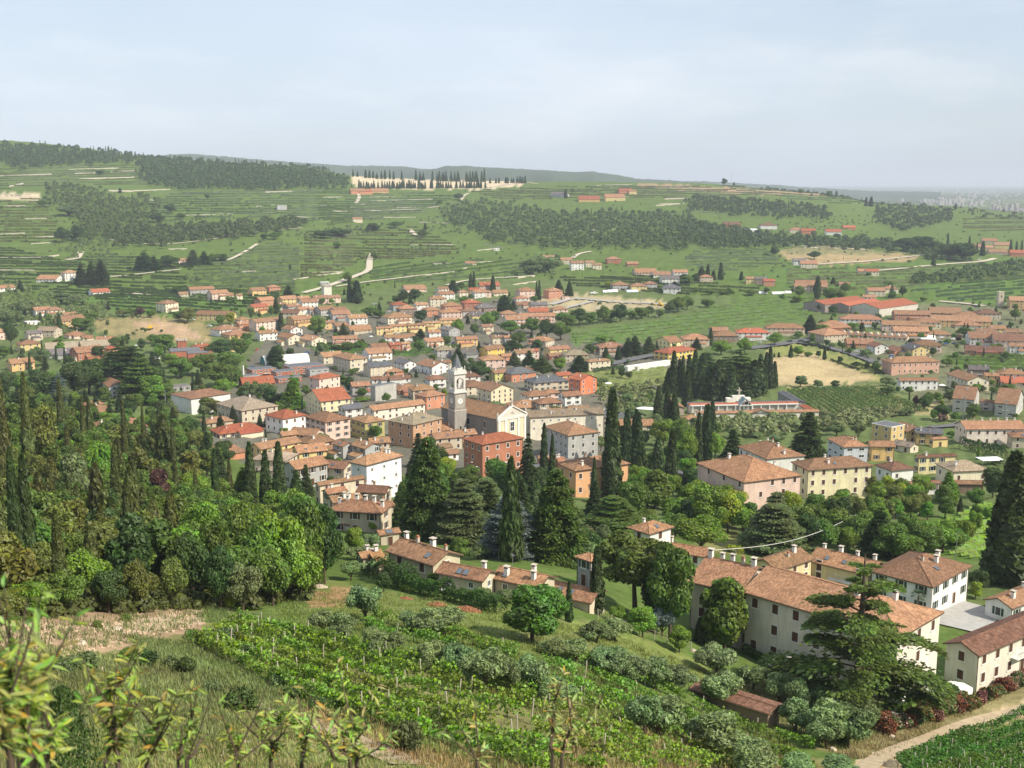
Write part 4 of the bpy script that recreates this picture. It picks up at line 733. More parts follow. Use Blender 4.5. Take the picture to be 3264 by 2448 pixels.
# the row below the vineyards
K('T', (680,445), (225,295), (970,330), 5.6, 'g', 't', 'c', 2, 'L', "cream farmhouse with four chimneys, first of the lower row", sink=1.9, chim=4, win='closed', fixed=True, name='farmhouse', wcol=(.66,.60,.42))
K('T', (1150,594), (690,500), (1300,482), 4.6, 'g', 'b', 'c', 2, 'L', "cream farmhouse with a tall outside chimney, middle of lower row", sink=1.9, chim=1, fixed=True, name='farmhouse', wcol=(.60,.55,.40))
K('T', (1680,660), (1215,545), (1860,520), 4.6, 'g', 't', 'e', 2, 'L', "beige farmhouse with rough tiles and skylights in lower row", sink=1.9, chim=3, fixed=True, name='farmhouse')
K('T', (2165,800), (1720,690), (2330,650), 3.8, 'g', 't', 'e', 1, 'L', "low farmhouse with rough tiles beside the dark cypress column", sink=1.9, chim=0, fixed=True, name='farmhouse')
K('T', (200,400), (-20,370), (260,300), 3.6, 'g', 't', 'e', 1, 'L', "small red tiled outbuilding at the start of the lower row", sink=1.9, chim=1, fixed=True)
K('T', (2165,410), (2012,362), (2290,372), 5.0, 'h', 't', 'g', 2, 'L', "narrow pale blue house with green shutter and pyramid roof", win='green', chim=0, fixed=True)
# peach house and its neighbours
K('G', (1170,1065), (690,865), (1765,990), 9.2, 'h', 't', 'p', 3, 'R', "large peach house with worn hipped roof amid the park trees", chim=2, fixed=True, pitch=.38, wskip=.6)
K('G', (1400,830), (1105,705), (1800,800), 8, 'h', 'b', 'w', 2, 'L', "white house with a vast faded hipped roof behind the peach house", chim=5, fixed=True, pitch=.42)
K('G', (1810,940), (1645,840), (2487,891), 9.4, 'h', 'b', 'c', 3, 'R', "long cream three-storey house with brown shutters beside the peach house", win='closed', chim=2, fixed=True, wcol=(.74,.67,.44))
K('H', (800,830), (620,780), (1060,815), 4.5, 'h', 'd', 'w', 1, 'R', "white house with dark red roof behind the orchard", fixed=True, chim=1)
K('H', (295,580), (115,490), (570,572), 7.8, 'h', 't', 'g', 3, 'R', "pale grey house with rows of wide windows by the dark conifer", win='wide', fixed=True, wcol=(.55,.57,.62))
K('H', (580,572), (530,500), (852,566), 6.2, 'g', 'b', 'o', 2, 'R', "ochre house with brown roof joined to the pale grey house", fixed=True, wcol=(.74,.50,.22))
K('H', (800,372), (600,292), (945,297), 9.0, 'f', 'm', 'y', 3, 'R', "tall mustard block with a grey flat roof", fixed=True, wcol=(.62,.47,.22), win='plain')
house_c('H', 990, 365, 330, 'g', 't', 'y', 2, -55, .8, "mustard house with terracotta roof between the two grey-roofed blocks", fixed=True, wcol=(.62,.47,.22))
house_c('H', 1190, 400, 270, 'g', 'm', 'y', 2, 8, .7, "mustard house with grey sheet roof by the small yellow annex", fixed=True, wcol=(.62,.47,.22))
K('H', (1235,497), (1205,450), (1415,472), 3.6, 'h', 't', 'y', 1, 'R', "small bright yellow annex with hipped roof", fixed=True, chim=0, wcol=(.76,.58,.27))
house_c('H', 950, 535, 260, 'g', 'k', 'c', 1, -30, .8, "low cream house with faded roof below the mustard houses", fixed=True)
K('H', (1085,690), (1050,650), (1500,668), 6.2, 'g', 'd', 'c', 2, 'R', "yellow house with dark red roof and pale green windows", win='green', fixed=True, wcol=(.75,.64,.36))
K('H', (1450,838), (1258,752), (1852,822), 4.8, 'h', 'k', 'c', 1, 'R', "cream building with a broad plain tan roof", fixed=True, chim=1)
K('H', (830,978), (790,930), (1330,955), 3.4, 'g', 'd', 'w', 1, 'R', "low white annex with dark red roof behind the orchard trees", fixed=True, win='open', chim=0)
K('H', (1480,968), (1440,900), (1790,962), 3.4, 'g', 'b', 'n', 1, 'R', "open brown shed in shade beside the tall right cypress", fixed=True, chim=0, win=None)
K('H', (1590,392), (1465,310), (2240,384), 7.2, 'g', 't', 'p', 2, 'R', "long pale pink house with many chimneys above a clipped hedge", chim=7, fixed=True, win='closed', wcol=(.76,.66,.58))
house_c('H', 2180, 440, 260, 'h', 't', 'e', 2, 15, .8)
# round the square
K('F', (650,462), (478,398), (1030,396), 11.6, 'h', 'r', 'R', 3, 'R', "red brick block with bright red hipped roof near the church", win='half', chim=1, fixed=True, balc=True, wcol=(.50,.215,.135), pitch=.3)
K('F', (1070,222), (1040,180), (1740,187), 10.2, 'g', 'k', 'c', 3, 'R', "long cream convent with narrow rough tiled roof beside the church", chim=3, fixed=True, win='small', cat='convent', name='convent', wcol=(.76,.70,.57))
K('F', (1410,382), (1195,292), (1690,342), 9.8, 'h', 't', 'g', 3, 'R', "grey three-storey house with orange hipped roof below the convent", win='plain', chim=3, fixed=True, balc=True, wcol=(.50,.49,.47), pitch=.42)
K('F', (1470,692), (1310,612), (1965,622), 8.6, 'h', 't', 's', 2, 'R', "orange villa with a rough tiled roof among tall cypresses", win='closed', chim=3, fixed=True, wcol=(.70,.40,.22))
K('E', (1565,645), (1415,620), (1900,560), 10.4, 'h', 't', 'w', 3, 'R', "tall white house with pyramid roof and tiny attic windows", win='small', chim=3, fixed=True, pitch=.5, wcol=(.80,.80,.82))
K('E', (1150,822), (1112,768), (1565,748), 6.2, 'g', 'b', 'c', 2, 'R', "cream house with old brown roof leaning on the white house", chim=1, fixed=True)
house_c('E', 1290, 845, 220, 'g', 't', 'e', 2, 25, .7); house_c('E', 1640, 835, 310, 'g', 'd', 'e', 2, -20, .7, chim=2); house_c('E', 1520, 985, 540, 'h', 't', 'e', 2, -22, .62, "broad house with rough terracotta tiles and white chimneys", chim=6, fixed=True); house_c('E', 1380, 910, 300, 'g', 't', 'c', 2, 20, .6, chim=2); house_c('E', 1720, 960, 200, 'h', 't', 'e', 1, 10)
house_c('E', 1760, 1200, 220, 'g', 'b', 'e', 1, 20, .6); house_c('E', 1420, 1075, 210, 'g', 't', 'w', 1, 10, .6); house_c('E', 1600, 1390, 230, 'g', 't', 'e', 1, 20, .7)
K('E', (830,238), (668,196), (1055,196), 7.4, 'h', 'r', 'w', 2, 'R', "white house on a brick ground floor with red hipped roof", win='closed', chim=1, fixed=True)
K('E', (1205,266), (1020,211), (1437,229), 8.4, 'h', 'b', 'p', 3, 'R', "pale pink hipped house beside the lime yellow house", win='open', chim=0, fixed=True)
K('E', (1555,272), (1425,255), (1742,258), 7.2, 'h', 't', 'l', 2, 'R', "house with an olive yellow wall and orange tiled roof", chim=1, fixed=True, wcol=(.52,.48,.20))
K('E', (1978,290), (1750,252), (2250,232), 10.0, 'h', 'k', 'n', 3, 'R', "brown palazzo with rows of small windows and grey old tiles", win='closed', chim=5, fixed=True, wcol=(.50,.30,.18))
K('E', (1630,162), (1555,125), (2100,100), 5.6, 'g', 't', 'c', 2, 'R', "long cream house with red shutters and a smooth brown roof", win='closed', chim=1, fixed=True, wcol=(.78,.72,.60))
K('E', (470,166), (243,130), (800,135), 6.4, 'h', 'k', 'e', 2, 'R', "wide beige house with a double hipped tan roof", chim=1, fixed=True, win='closed')
K('E', (950,682), (818,596), (1245,602), 6.2, 'g', 't', 'g', 2, 'R', "grey house with smooth rust brown roof behind the cypresses", chim=0, fixed=True)
K('A', (1440,1190), (1300,1108), (1715,1150), 8.4, 'g', 'r', 'c', 3, 'R', "cream house with big red gabled roof and roof terraces", chim=1, fixed=True, win='plain', wcol=(.78,.68,.42))
K('A', (295,1166), (115,1120), (660,1112), 8.0, 'h', 'b', 'w', 2, 'R', "large white gymnasium with a plain brown hipped roof", chim=0, fixed=True, win=None, cat='gymnasium', name='gymnasium', pitch=.2)
K('A', (1430,992), (1330,966), (1622,956), 7.0, 'h', 'r', 'p', 2, 'R', "pink house with bright red hipped roof behind the red gabled house", chim=1, fixed=True)
K('A', (1700,822), (1545,786), (1862,806), 8.6, 'h', 't', 'c', 3, 'R', "cream three-storey house with long side beside the school", chim=2, fixed=True)
K('A', (1880,888), (1812,852), (2082,862), 6.5, 'g', 'm', 'e', 3, 'R', "beige house with a charcoal roof", chim=1, fixed=True)
K('A', (1925,1055), (1882,1022), (2110,1012), 8.6, 'f', 'm', 'g', 2, 'R', "blank grey concrete block with a brown roofed annex", win=None, chim=0, fixed=True, wcol=(.44,.42,.39))
K('A', (905,592), (858,566), (1070,572), 6.0, 'g', 't', 'w', 2, 'R', "white gabled house at the corner of the village vineyard", chim=1, fixed=True)
K('B', (1800,1003), (1685,975), (1952,975), 8.6, 'g', 'r', 's', 3, 'L', "bright orange red gabled house at the olive garden", chim=2, fixed=True, win='plain', wcol=(.70,.22,.11))
K('B', (1010,1098), (880,1050), (1215,1060), 7.6, 'g', 'b', 'c', 3, 'L', "cream house with long balconies in front of the church spire", chim=2, fixed=True, win='closed', balc=True, wcol=(.68,.60,.40))
K('B', (435,1150), (330,1110), (616,1112), 7.0, 'h', 't', 's', 2, 'R', "salmon house with pale window frames left of the bell tower", win='plain', chim=1, fixed=True)
K('B', (1870,840), (1830,805), (2072,812), 6.6, 'h', 't', 'c', 2, 'R', "beige hipped house at the end of the long hedge", chim=1, fixed=True)
K('B', (980,735), (900,690), (1136,695), 6.0, 'g', 'b', 'y', 2, 'R', "golden yellow house with brown gabled roof", chim=1, fixed=True, wcol=(.74,.50,.12))
K('B', (1530,735), (1470,705), (1718,712), 6.0, 'g', 'b', 'y', 2, 'R', "dull yellow house with brown roof by the dark conifers", chim=2, fixed=True, wcol=(.62,.52,.22))
K('C', (640,628), (505,605), (892,588), 5.6, 'h', 'r', 'y', 2, 'R', "deep yellow house with red roof beside the main street", chim=3, fixed=True, win='green', wcol=(.74,.52,.14))
K('C', (655,532), (510,505), (770,515), 6.0, 'g', 't', 'y', 2, 'R', "pale yellow gabled house at the edge of the valley vines", chim=0, fixed=True, wcol=(.74,.66,.32))
K('D', (990,742), (893,705), (1442,727), 8.2, 'h', 'b', 's', 2, 'R', "long salmon pink block with brown hipped roof by the sports field", chim=4, fixed=True, wcol=(.70,.42,.31))
K('D', (1070,907), (1035,850), (1430,893), 6.2, 'g', 'b', 'w', 2, 'R', "semi-detached pair, half white half pink, above the vine plot", chim=0, fixed=True, win='plain')
K('D', (1690,908), (1495,832), (1902,892), 6.6, 'g', 't', 'c', 2, 'L', "cream house with two stepped terracotta roofs beside the salmon block", chim=2, fixed=True)
K('D', (370,490), (210,455), (600,478), 6.4, 'h', 't', 'e', 2, 'R', "beige flats with hipped roof and corner balconies at the street", chim=0, fixed=True, balc=True)
K('I', (850,945), (785,880), (1010,925), 7.5, 'g', 'b', 'w', 3, 'L', "white gabled house standing alone in the dark trees", chim=0, fixed=True, win='plain', wcol=(.80,.80,.80))
house_c('I', 880, 862, 195, 'g', 'b', 'w', 3, 5, .5, "taller white wing behind the lone gabled house", fixed=True)
# grey townhouses with lit party walls
for i, (c, l, r, dsc) in enumerate([((1760,1085),(1548,1068),(1812,1015),"grey townhouse with sloping brown roof, near the flowering tree"),((1930,1110),(1800,1065),(1960,1040),"low grey link between two townhouses"),((2150,1130),(1938,1108),(2212,1045),"grey townhouse with a pale lit gable beside the long pink house")]):
    K('D', c, l, r, 7.0 if i != 1 else 5, 'g', 'b', 'g', 2, 'L', dsc, fixed=True, chim=1, win='wide', wcol=(.50,.48,.45), group='row of grey townhouses')
# ------------------------------------------------------------------ the rest of the village, house by house
table('A', """390 190 210 g t g 2 10 .5;540 225 180 g t p 3 20;600 247 150 g t c 2 20;722 245 70 g t c 2 20;230 230 90 g t e 1 15;880 200 160 g b o 2 25;1025 172 125 h t s 2 20
90 312 180 h t c 3 40 .9;520 410 330 g b y 2 -25 .45;950 285 180 g t s 2 30;890 345 185 g r o 2 32;1150 275 180 g t y 2 25;1285 270 130 g t c 2 25;1330 302 170 g b w 2 20;1440 268 150 g b p 2 15;1560 262 120 g b p 2 15
1100 322 90 g b g 2 30;1190 340 160 g t g 2 30;1290 366 150 g t w 2 30;1365 366 95 g t g 2 30;1480 366 190 g b g 2 30;1600 372 160 g t p 2 30;1190 396 190 g d c 2 -20;1260 452 230 g b o 2 28;1615 405 180 g t g 2 12;1760 440 190 g t w 2 15
1510 482 120 g b o 2 20;1620 505 140 g t e 2 20;1780 540 220 g t e 1 15;960 470 280 g t p 3 30 .5;755 455 140 h t p 1;762 492 150 g t s 2 25;600 537 240 h t w 2 30 .8;700 582 245 h t o 1 25 .8
1190 537 180 g t w 2 -57;1170 607 220 g t c 2 -57 .8;1375 627 230 g t c 2 -57 .8;1655 622 215 g t p 2 5 .5;1950 692 180 g b e 2 20;2090 677 130 g r R 2 25;2185 667 100 g t p 2 25;1940 742 260 g t w 2 20;1530 772 220 g t c 2 20;2080 907 190 h t s 1 20
880 1005 300 g r R 1 10;2060 972 340 g d w 1 8 .3;1790 1030 180 g t g 2 10;2170 1052 170 g b w 1;680 713 90 g t y 1 15;1420 1085 140 g t e 1 20""", 30)
table('B', """330 187 220 g t p 1 15;580 187 120 g t w 2 25;600 232 180 g t w 2 25;535 272 165 h t c 3 12 .8;760 217 100 h t c 2;860 197 130 g r o 2;905 217 150 g t w 2;975 217 80 g t p 2;990 157 190 g r p 2 10;1085 220 150 g t c 1 15
1315 202 180 h t p 3 20 .8;1275 270 150 h t w 1;1555 202 170 h t s 3 25 .9;1662 258 75 f t p 1;1290 322 150 g b e 1 15;1425 327 170 g g e 2 15;1610 365 160 h t p 1 15;195 325 165 h r g 2;265 357 180 h t n 2 15;390 327 140 g t w 2;480 372 170 h t s 2
660 332 190 h t s 2 18;832 307 180 h r R 2 15;960 347 200 h g n 2 15;650 388 210 h t p 2 12;810 378 170 h b g 2;880 417 170 g g y 1;190 432 285 h t c 2 20 .7;1160 402 170 h t p 1 15;1420 382 200 g r p 2 12;1410 425 320 g t p 2 10 .4;1225 452 220 g t w 2 12
60 532 150 g t y 2 20 .4;200 512 190 g t y 2 20 .4;345 505 170 g t y 2 20 .4;480 487 170 g t y 2 20 .4;640 460 190 g t y 2 20 .4;210 607 300 g b w 1 15 .35;505 567 130 g t w 2 15;640 542 190 g g g 2 -50;490 645 210 g t c 2 28;790 627 205 g t o 2 15 .6
1060 612 125 g b c 2 18;1158 612 105 g t g 2 18;1450 635 235 h t e 2 -30;600 717 200 h k g 2 15;770 752 260 g g g 1 15 .6;970 517 130 g t c 2 25;1015 800 240 h t p 2 15;1145 775 130 g t s 2;1290 745 200 g b w 2;1372 730 125 g r p 2
1570 772 150 g b R 1;1750 757 240 h k e 2 12;2060 692 250 h t e 2 12;1075 917 170 g b l 2 30;1250 915 310 h m s 2 30 .8;1320 893 130 h d n 1;1500 990 390 h m e 2 25 .6;1640 940 165 g r y 2 25;500 852 290 g t w 2 -55 .8;605 832 120 g b c 2
250 832 200 g m w 2 -57 .7;520 972 190 h d w 2;800 947 230 h d w 2 15;275 1062 240 h b s 1 15;870 1032 230 h b c 2 15;1400 1112 260 h b w 2 25;1535 1092 185 h t p 2;1705 1115 210 g t w 2 25;1510 1175 260 h b e 2 20 .8;1310 1208 330 h t c 1 15;400 1060 240 h t e 2 15
1935 730 70 g b e 1""", 20)
table('C', """670 42 145 h m w 2 0;870 482 250 h t e 2 10;1080 412 170 g t w 2 10;1130 452 240 h t n 2 10;1375 427 290 h r w 2 10 .6;1660 387 330 h t e 2 10 .5;840 1182 190 h t e 1 20;350 730 60 f w w 1 12""", 10)
table('D', """240 30 280 g t p 2 5 .4;840 67 170 g t c 2 15;975 47 140 h t c 2 15;780 127 120 g t w 2 10;1170 282 310 g t s 2 12 .5;700 325 360 h t w 2 8 .5;450 392 300 h t s 1 8;1070 378 320 g t p 2 8 .5;1160 435 310 g t p 2 12 .55;1310 352 240 h t c 2 10
1480 267 260 g b n 1 5;1870 272 220 h d e 2 15;1690 300 250 h t s 1 8;1620 338 480 g t o 2 8 .4;1690 378 230 h t c 1 8;1960 413 160 g b y 2 15;1855 445 180 g b c 2 15;2110 445 160 g b p 2 15;1840 495 290 g b w 2 12;2080 515 300 g d p 2 10;2150 575 150 g b w 2
1840 615 300 g d s 1 5 .6;690 545 250 g b s 1 10;860 573 190 g d w 2 -60;1040 612 200 g d s 1 -60;1210 595 240 g m y 2 -60 .8;1310 560 250 h b p 2;1330 512 130 f w w 1;1420 462 200 h t e 1;1790 785 180 g g n 2;1910 845 130 g t y 2
2100 822 250 h t c 2 15;2110 897 230 g r e 1""", 10)
table('E', """250 235 275 h t e 1 20 .7;430 312 440 h r c 1 20 .6;1430 122 220 g m w 2 25;880 352 170 g t y 2;1040 342 300 g b p 2 -25;770 440 430 g b y 2 32 .45;1130 405 320 h b c 2 20;1070 485 300 g t y 2 15;310 492 340 h t s 1 20;760 550 390 h k e 2 -25
1310 625 310 g d e 2 -30 .8;1370 440 200 g t g 2 -55;1570 450 270 g t g 2 -55;1680 415 200 g t e 2 10;1690 690 200 g t e 1 10;1200 340 180 h t e 1""", 20)
table('F', """230 305 420 g t e 2 20 .6;335 370 300 g t e 2 20 .7;500 345 220 g t e 2 20;310 520 290 g b w 1 20 .5;2000 262 330 g t e 1 10 .6;1780 185 290 h m w 1 15;1500 142 220 g t c 1 15;950 600 160 g t R 1 15;1200 560 130 g t s 1 15;1330 570 140 h t s 1 15""", 20)
table('K', """255 290 90 g t s 2 10;300 292 80 g r s 2 10;385 292 105 g t o 1 8;255 455 60 g t c 2 8;1445 312 110 g g g 2 -30;1615 340 125 g r o 1 5;1765 328 125 g t y 2 10;1828 290 85 g r s 2;1872 293 50 g t y 2;920 713 70 g t c 1;1072 627 36 f w w 1
1380 680 80 g t w 1;1480 692 75 g t e 2;1545 712 85 g t w 3;1620 708 60 g t c 2;1662 722 60 g t c 2;1760 688 95 h t R 2;1870 715 75 g t R 1;1945 765 140 g t p 1;2040 778 115 g t w 1;2150 765 95 g t w 2;2090 802 115 g g w 2
1800 838 115 h t g 2;1905 845 105 h t y 2;1975 832 85 h t g 2;2100 850 100 h m w 2""", 12)
table('L', """285 722 85 h t e 2;560 733 75 g t y 2;618 735 80 g g n 2;665 747 75 g r s 2;920 775 185 g t p 1 5;1120 765 65 g t e 1;850 625 80 g g w 2;905 642 105 g t c 2;1245 688 85 g t c 1;1290 688 80 g r c 2;440 408 105 g d R 2;500 436 210 f w w 1
660 412 105 h d w 2;830 438 85 h t c 2;902 445 90 g r s 2;1055 450 95 g r w 2;1150 425 75 g r s 1;1920 540 95 g t e 2;2000 505 85 g t e 2;2080 530 95 g t y 2;2050 573 105 g t p 1;2180 578 105 g r s 2;1985 545 70 g t e 2;325 410 40 f w w 1
2190 862 130 g t o 3 10""", 10)
table('I', """395 88 190 g t w 1 -30;545 40 125 h t w 3 20;770 88 60 g t w 1;40 158 130 g t w 1 20;775 190 155 g r w 1 20;325 330 145 g t w 2 20;425 330 140 h t c 2 15;250 422 105 f w w 1;540 367 115 g t e 1;545 408 225 g b o 2 25;35 500 130 g t p 2
220 592 165 h b y 2 15;160 738 185 g t o 2 15;385 488 175 g k e 2 -30;262 512 125 g g e 2;590 522 155 h t p 1;680 545 95 g b c 1;830 562 155 g t c 1 -20;600 612 420 g k e 1 5 .4;460 668 200 g g g 1 10;680 650 235 g t R 2 20;890 632 120 g r o 2 -55
970 655 110 g t y 1;730 1062 160 h t e 1;740 1112 260 h b c 1 10;930 1228 390 h t e 1 12;1400 925 160 f g g 1;1540 895 90 f m R 1;620 690 100 h t c 1""", 18)
table('J', """1803 508 62 f g g 3;1172 858 65 g t p 2;2080 1000 60 f w g 1""", 10)
# ------------------------------------------------------------------ landmarks with shapes of their own
def place(v, px, py, H=0): return locate(*vp(v, px, py), H)
def bell_tower():
    x, d, z = place('Q', 398, 1185); z -= .3; rot = math.radians(33); root = ob('bell_tower', None, None, (x, d, z), rot); s = 2.75; ztop = lambda py: d*float(s_of(vp('Q', 0, py)[1]))-z
    h1, h2, h3, hc, h4 = ztop(835), ztop(625), ztop(405), ztop(372), ztop(165); hb = ztop(605)
    mb = MB(); mb.box(-s-.25, s+.25, -s-.25, s+.25, -2, h1, 0); mb.box(-s-.4, s+.4, -s-.4, s+.4, h1, h1+.5, 1); ob('base', mb.mesh('base', ['plaster', 'stone']), root, col=(.38,.35,.31))
    mb = MB(); mb.box(-s, s, -s, s, h1+.5, h2); ob('shaft', mb.mesh('shaft', ['plaster']), root, col=(.29,.265,.235))
    for a in range(4):
        pn = MB(); pn.box(-s+.55, s-.55, -s-.07, -s+.02, h1+1.4, h2-.7, 0); ob('wall_panel', pn.mesh('wall_panel', ['plaster']), root, rz=a*math.pi/2, col=(.38,.35,.30))
    mb = MB(); mb.box(-s-.5, s+.5, -s-.5, s+.5, h2, h2+.45, 0); mb.box(-s-.3, s+.3, -s-.3, s+.3, h2+.45, h2+.8, 0); ob('cornice', mb.mesh('cornice', ['belfry_stone']), root)
    z0 = h2+.8; ah = (h3-z0); mb = MB()                       # belfry: four piers and arches
    for sx in (-1, 1):
        for sy in (-1, 1): mb.box(sx*s-(.95 if sx > 0 else -.0), sx*s+(.95 if sx < 0 else 0), sy*s-(.95 if sy > 0 else 0), sy*s+(.95 if sy < 0 else 0), z0, h3, 0)
    ob('belfry', mb.mesh('belfry', ['belfry_stone']), root)
    for a in range(4):
        ar = MB(); n = 10; w = s-.95; zc = z0+ah*.55
        for i in range(n):
            t0, t1 = math.pi*i/n, math.pi*(i+1)/n; p0 = (math.cos(t0)*w, zc+math.sin(t0)*w); p1 = (math.cos(t1)*w, zc+math.sin(t1)*w)
            ar.face([(p1[0], -s+.04, p1[1]), (p0[0], -s+.04, p0[1]), (p0[0], -s+.04, h3-.01), (p1[0], -s+.04, h3-.01)], 0); ar.face([(p0[0], -s+.04, p0[1]), (p1[0], -s+.04, p1[1]), (p1[0], -s+.9, p1[1]), (p0[0], -s+.9, p0[1])], 0)
        ar.box(-w, w, -s+.05, -s+.3, z0, z0+.9, 0); ob('arch', ar.mesh('arch', ['belfry_stone']), root, rz=a*math.pi/2)
    mb = MB(); mb.tube([(0,0,z0+ah*.42), (0,0,z0+ah*.5), (0,0,z0+ah*.62), (0,0,z0+ah*.7)], [.85, .62, .5, .2], 12); ob('bell', mb.mesh('bell', [flat_mat("bronze", (.10,.08,.05), .4, .5, .1, 3, .8)]), root)
    mb = MB(); mb.box(-s-.55, s+.55, -s-.55, s+.55, h3, h3+.5, 0); mb.box(-s-.3, s+.3, -s-.3, s+.3, h3+.5, h3+1.5, 0); mb.prism([(math.cos(i*math.pi/4+.39)*2.6, math.sin(i*math.pi/4+.39)*2.6) for i in range(8)], h3+1.5, hc+1.4, 0); ob('parapet', mb.mesh('parapet', ['belfry_stone']), root)
    for sx in (-1, 1):
        for sy in (-1, 1): mb = MB(); mb.tube([(sx*2.5, sy*2.5, h3+1.5), (sx*2.5, sy*2.5, h3+2.3), (sx*2.5, sy*2.5, h3+3.0), (sx*2.5, sy*2.5, h3+3.6)], [.35, .2, .3, .03], 8); ob('pinnacle', mb.mesh('pinnacle', ['belfry_stone']), root)
    mb = MB(); zc = hc+1.4
    mb.tube([(0,0,zc), (0,0,zc+(h4-zc)*.5), (0,0,h4-.6)], [2.35, 1.15, .06], 8); ob('spire', mb.mesh('spire', ['slate']), root)
    mb = MB(); mb.tube([(0,0,h4-.7), (0,0,h4+1.4)], .05, 5); mb.box(-.45, .45, -.04, .04, h4+.75, h4+.85); ob('cross', mb.mesh('cross', ['dark']), root)
    for a in (0, -1):
        ck = MB(); zk = h1+(h2-h1)*.55; ck.tube([(0, -s-.07, zk), (0, -s-.13, zk)], 1.25, 24, 0); c = ob('clock', ck.mesh('clock', ['white']), root, rz=a*math.pi/2)
        hd = MB(); hd.box(-.06, .06, -s-.17, -s-.14, zk-.1, zk+.95); hd.box(-.1, .62, -s-.17, -s-.14, zk-.07, zk+.07); ob('clock_hand', hd.mesh('clock_hand', ['dark']), c)
        w = MB(); w.box(-.45, .45, -s-.3, -s-.2, h1*.35, h1*.35+2.2); w.box(-.6, .6, -s-.29, -s-.18, h1*.35-.2, h1*.35+2.4, 1); ob('window', w.mesh('window', ['dark', 'stone']), root, rz=a*math.pi/2)
    FOOT.append((x, d, 3, 3, rot)); thing(root, "stone bell tower with white belfry and grey conical spire", 'bell tower', None, True, (x, d, z+h2)); return root
bell_tower()
ch = K('Q', (862,945), (195,808), (1192,895), 11.0, 'g', 'b', 'g', 1, 'L', "parish church with long dark nave and cream classical front", name='church', cat='church', win=None, chim=0, fixed=True, pitch=.50, wcol=(.23,.21,.185), group='church')
def church_front():
    roof = [o for o in ch.children if o.name.startswith('roof')][0]; L, D = roof.dimensions.x, roof.dimensions.y; H = roof.location.z; x = L/2+.25; b = D/2; rise = b*.50
    fr = ob('facade', None, ch, (x, 0, 0), math.pi/2)        # local x across the front, -y outwards
    mb = MB(); mb.box(-b-.1, b+.1, -.35, .25, -3, H-.2, 0); ob('front_wall', mb.mesh('front_wall', ['plaster']), fr, col=(.72,.63,.44))
    for px in (-b+.7, -b*.45, b*.45, b-.7):
        p = MB(); p.box(px-.5, px+.5, -.6, -.3, -3, H-1.3, 0); p.box(px-.62, px+.62, -.68, -.3, H-1.3, H-.8, 0); p.box(px-.62, px+.62, -.68, -.3, -.2, .5, 0); ob('pilaster', p.mesh('pilaster', ['white']), fr)
    e = MB(); e.box(-b-.4, b+.4, -.75, .2, H-.8, H-.2, 0); e.box(-b-.55, b+.55, -.95, .2, H-.2, H+.05, 0); ob('entablature', e.mesh('entablature', ['white']), fr)
    p = MB(); p.face([(-b-.3,-.45,H+.05),(b+.3,-.45,H+.05),(0,-.45,H+rise+.25)], 0); p.face([(b+.3,.25,H+.05),(-b-.3,.25,H+.05),(0,.25,H+rise+.25)], 0); ob('pediment', p.mesh('pediment', ['plaster']), fr, col=(.62,.58,.50))
    for sx in (-1, 1):
        r = MB(); a0 = Vector((sx*(b+.55), 0, H+.05)); a1 = Vector((0, 0, H+rise+.5))
        for y0, y1, lo, hi in ((-.95, .3, 0, .45),): q = [(a0.x,y0,a0.z+lo),(a1.x,y0,a1.z+lo),(a1.x,y0,a1.z+hi),(a0.x,y0,a0.z+hi)]; r.face(q if sx < 0 else q[::-1]); q2 = [(a,y1,c) for a, _, c in q]; r.face(q2[::-1] if sx < 0 else q2); r.face([q[3], q[2], q2[2], q2[3]]); r.face([q[0], q2[0], q2[1], q[1]])
        ob('raking_cornice', r.mesh('raking_cornice', ['white']), fr)
    m = MB()
    for i in range(5): a = i*1.2566; m.tube([(math.cos(a)*1.0, -.55, H+rise*.38+abs(math.sin(a))*.6), (math.cos(a)*.5, -.62, H+rise*.38+abs(math.sin(a))*.5)], [.3, .2], 6)
    ob('relief', m.mesh('relief', ['stone']), fr)
    w = MB(); w.box(-1.15, 1.15, -.42, -.3, H*.45, H*.78, 0); w.box(-1.5, -1.15, -.55, -.3, H*.43, H*.8, 1); w.box(1.15, 1.5, -.55, -.3, H*.43, H*.8, 1); w.box(-1.6, 1.6, -.65, -.3, H*.8, H*.85, 1); w.box(-1.6, 1.6, -.6, -.3, H*.40, H*.43, 1); w.box(-.05,.05,-.46,-.4,H*.45,H*.78,1); w.box(-1.15,1.15,-.46,-.4,H*.6,H*.61,1); ob('window', w.mesh('window', ['glass', 'white']), fr)
    dr = MB(); dr.box(-1.0, 1.0, -.42, -.3, -1, H*.30, 0); dr.box(-1.3, -1.0, -.55, -.3, -1, H*.32, 1); dr.box(1.0, 1.3, -.55, -.3, -1, H*.32, 1); dr.box(-1.4, 1.4, -.6, -.3, H*.30, H*.34, 1); ob('door', dr.mesh('door', ['shutter', 'white']), fr)
    for px, zz in ((-b, H+.2), (0, H+rise+.55), (b, H+.2)):
        s = MB(); s.box(px-.5, px+.5, -.6, .3, zz, zz+.7); s.tube([(px,-.15,zz+.7),(px,-.15,zz+1.3),(px,-.15,zz+2.1),(px,-.15,zz+2.6)], [.45,.36,.42,.2], 8); s.tube([(px,-.15,zz+2.55),(px,-.15,zz+2.8),(px,-.15,zz+3.1)], [.16,.24,.1], 8); s.tube([(px+.35,-.15,zz+2.2),(px+.55,-.3,zz+1.7),(px+.3,-.45,zz+1.5)], [.14,.12,.09], 6); s.tube([(px-.35,-.15,zz+2.2),(px-.55,-.2,zz+1.6)], [.14,.1], 6); ob('statue', s.mesh('statue', ['stone']), fr)
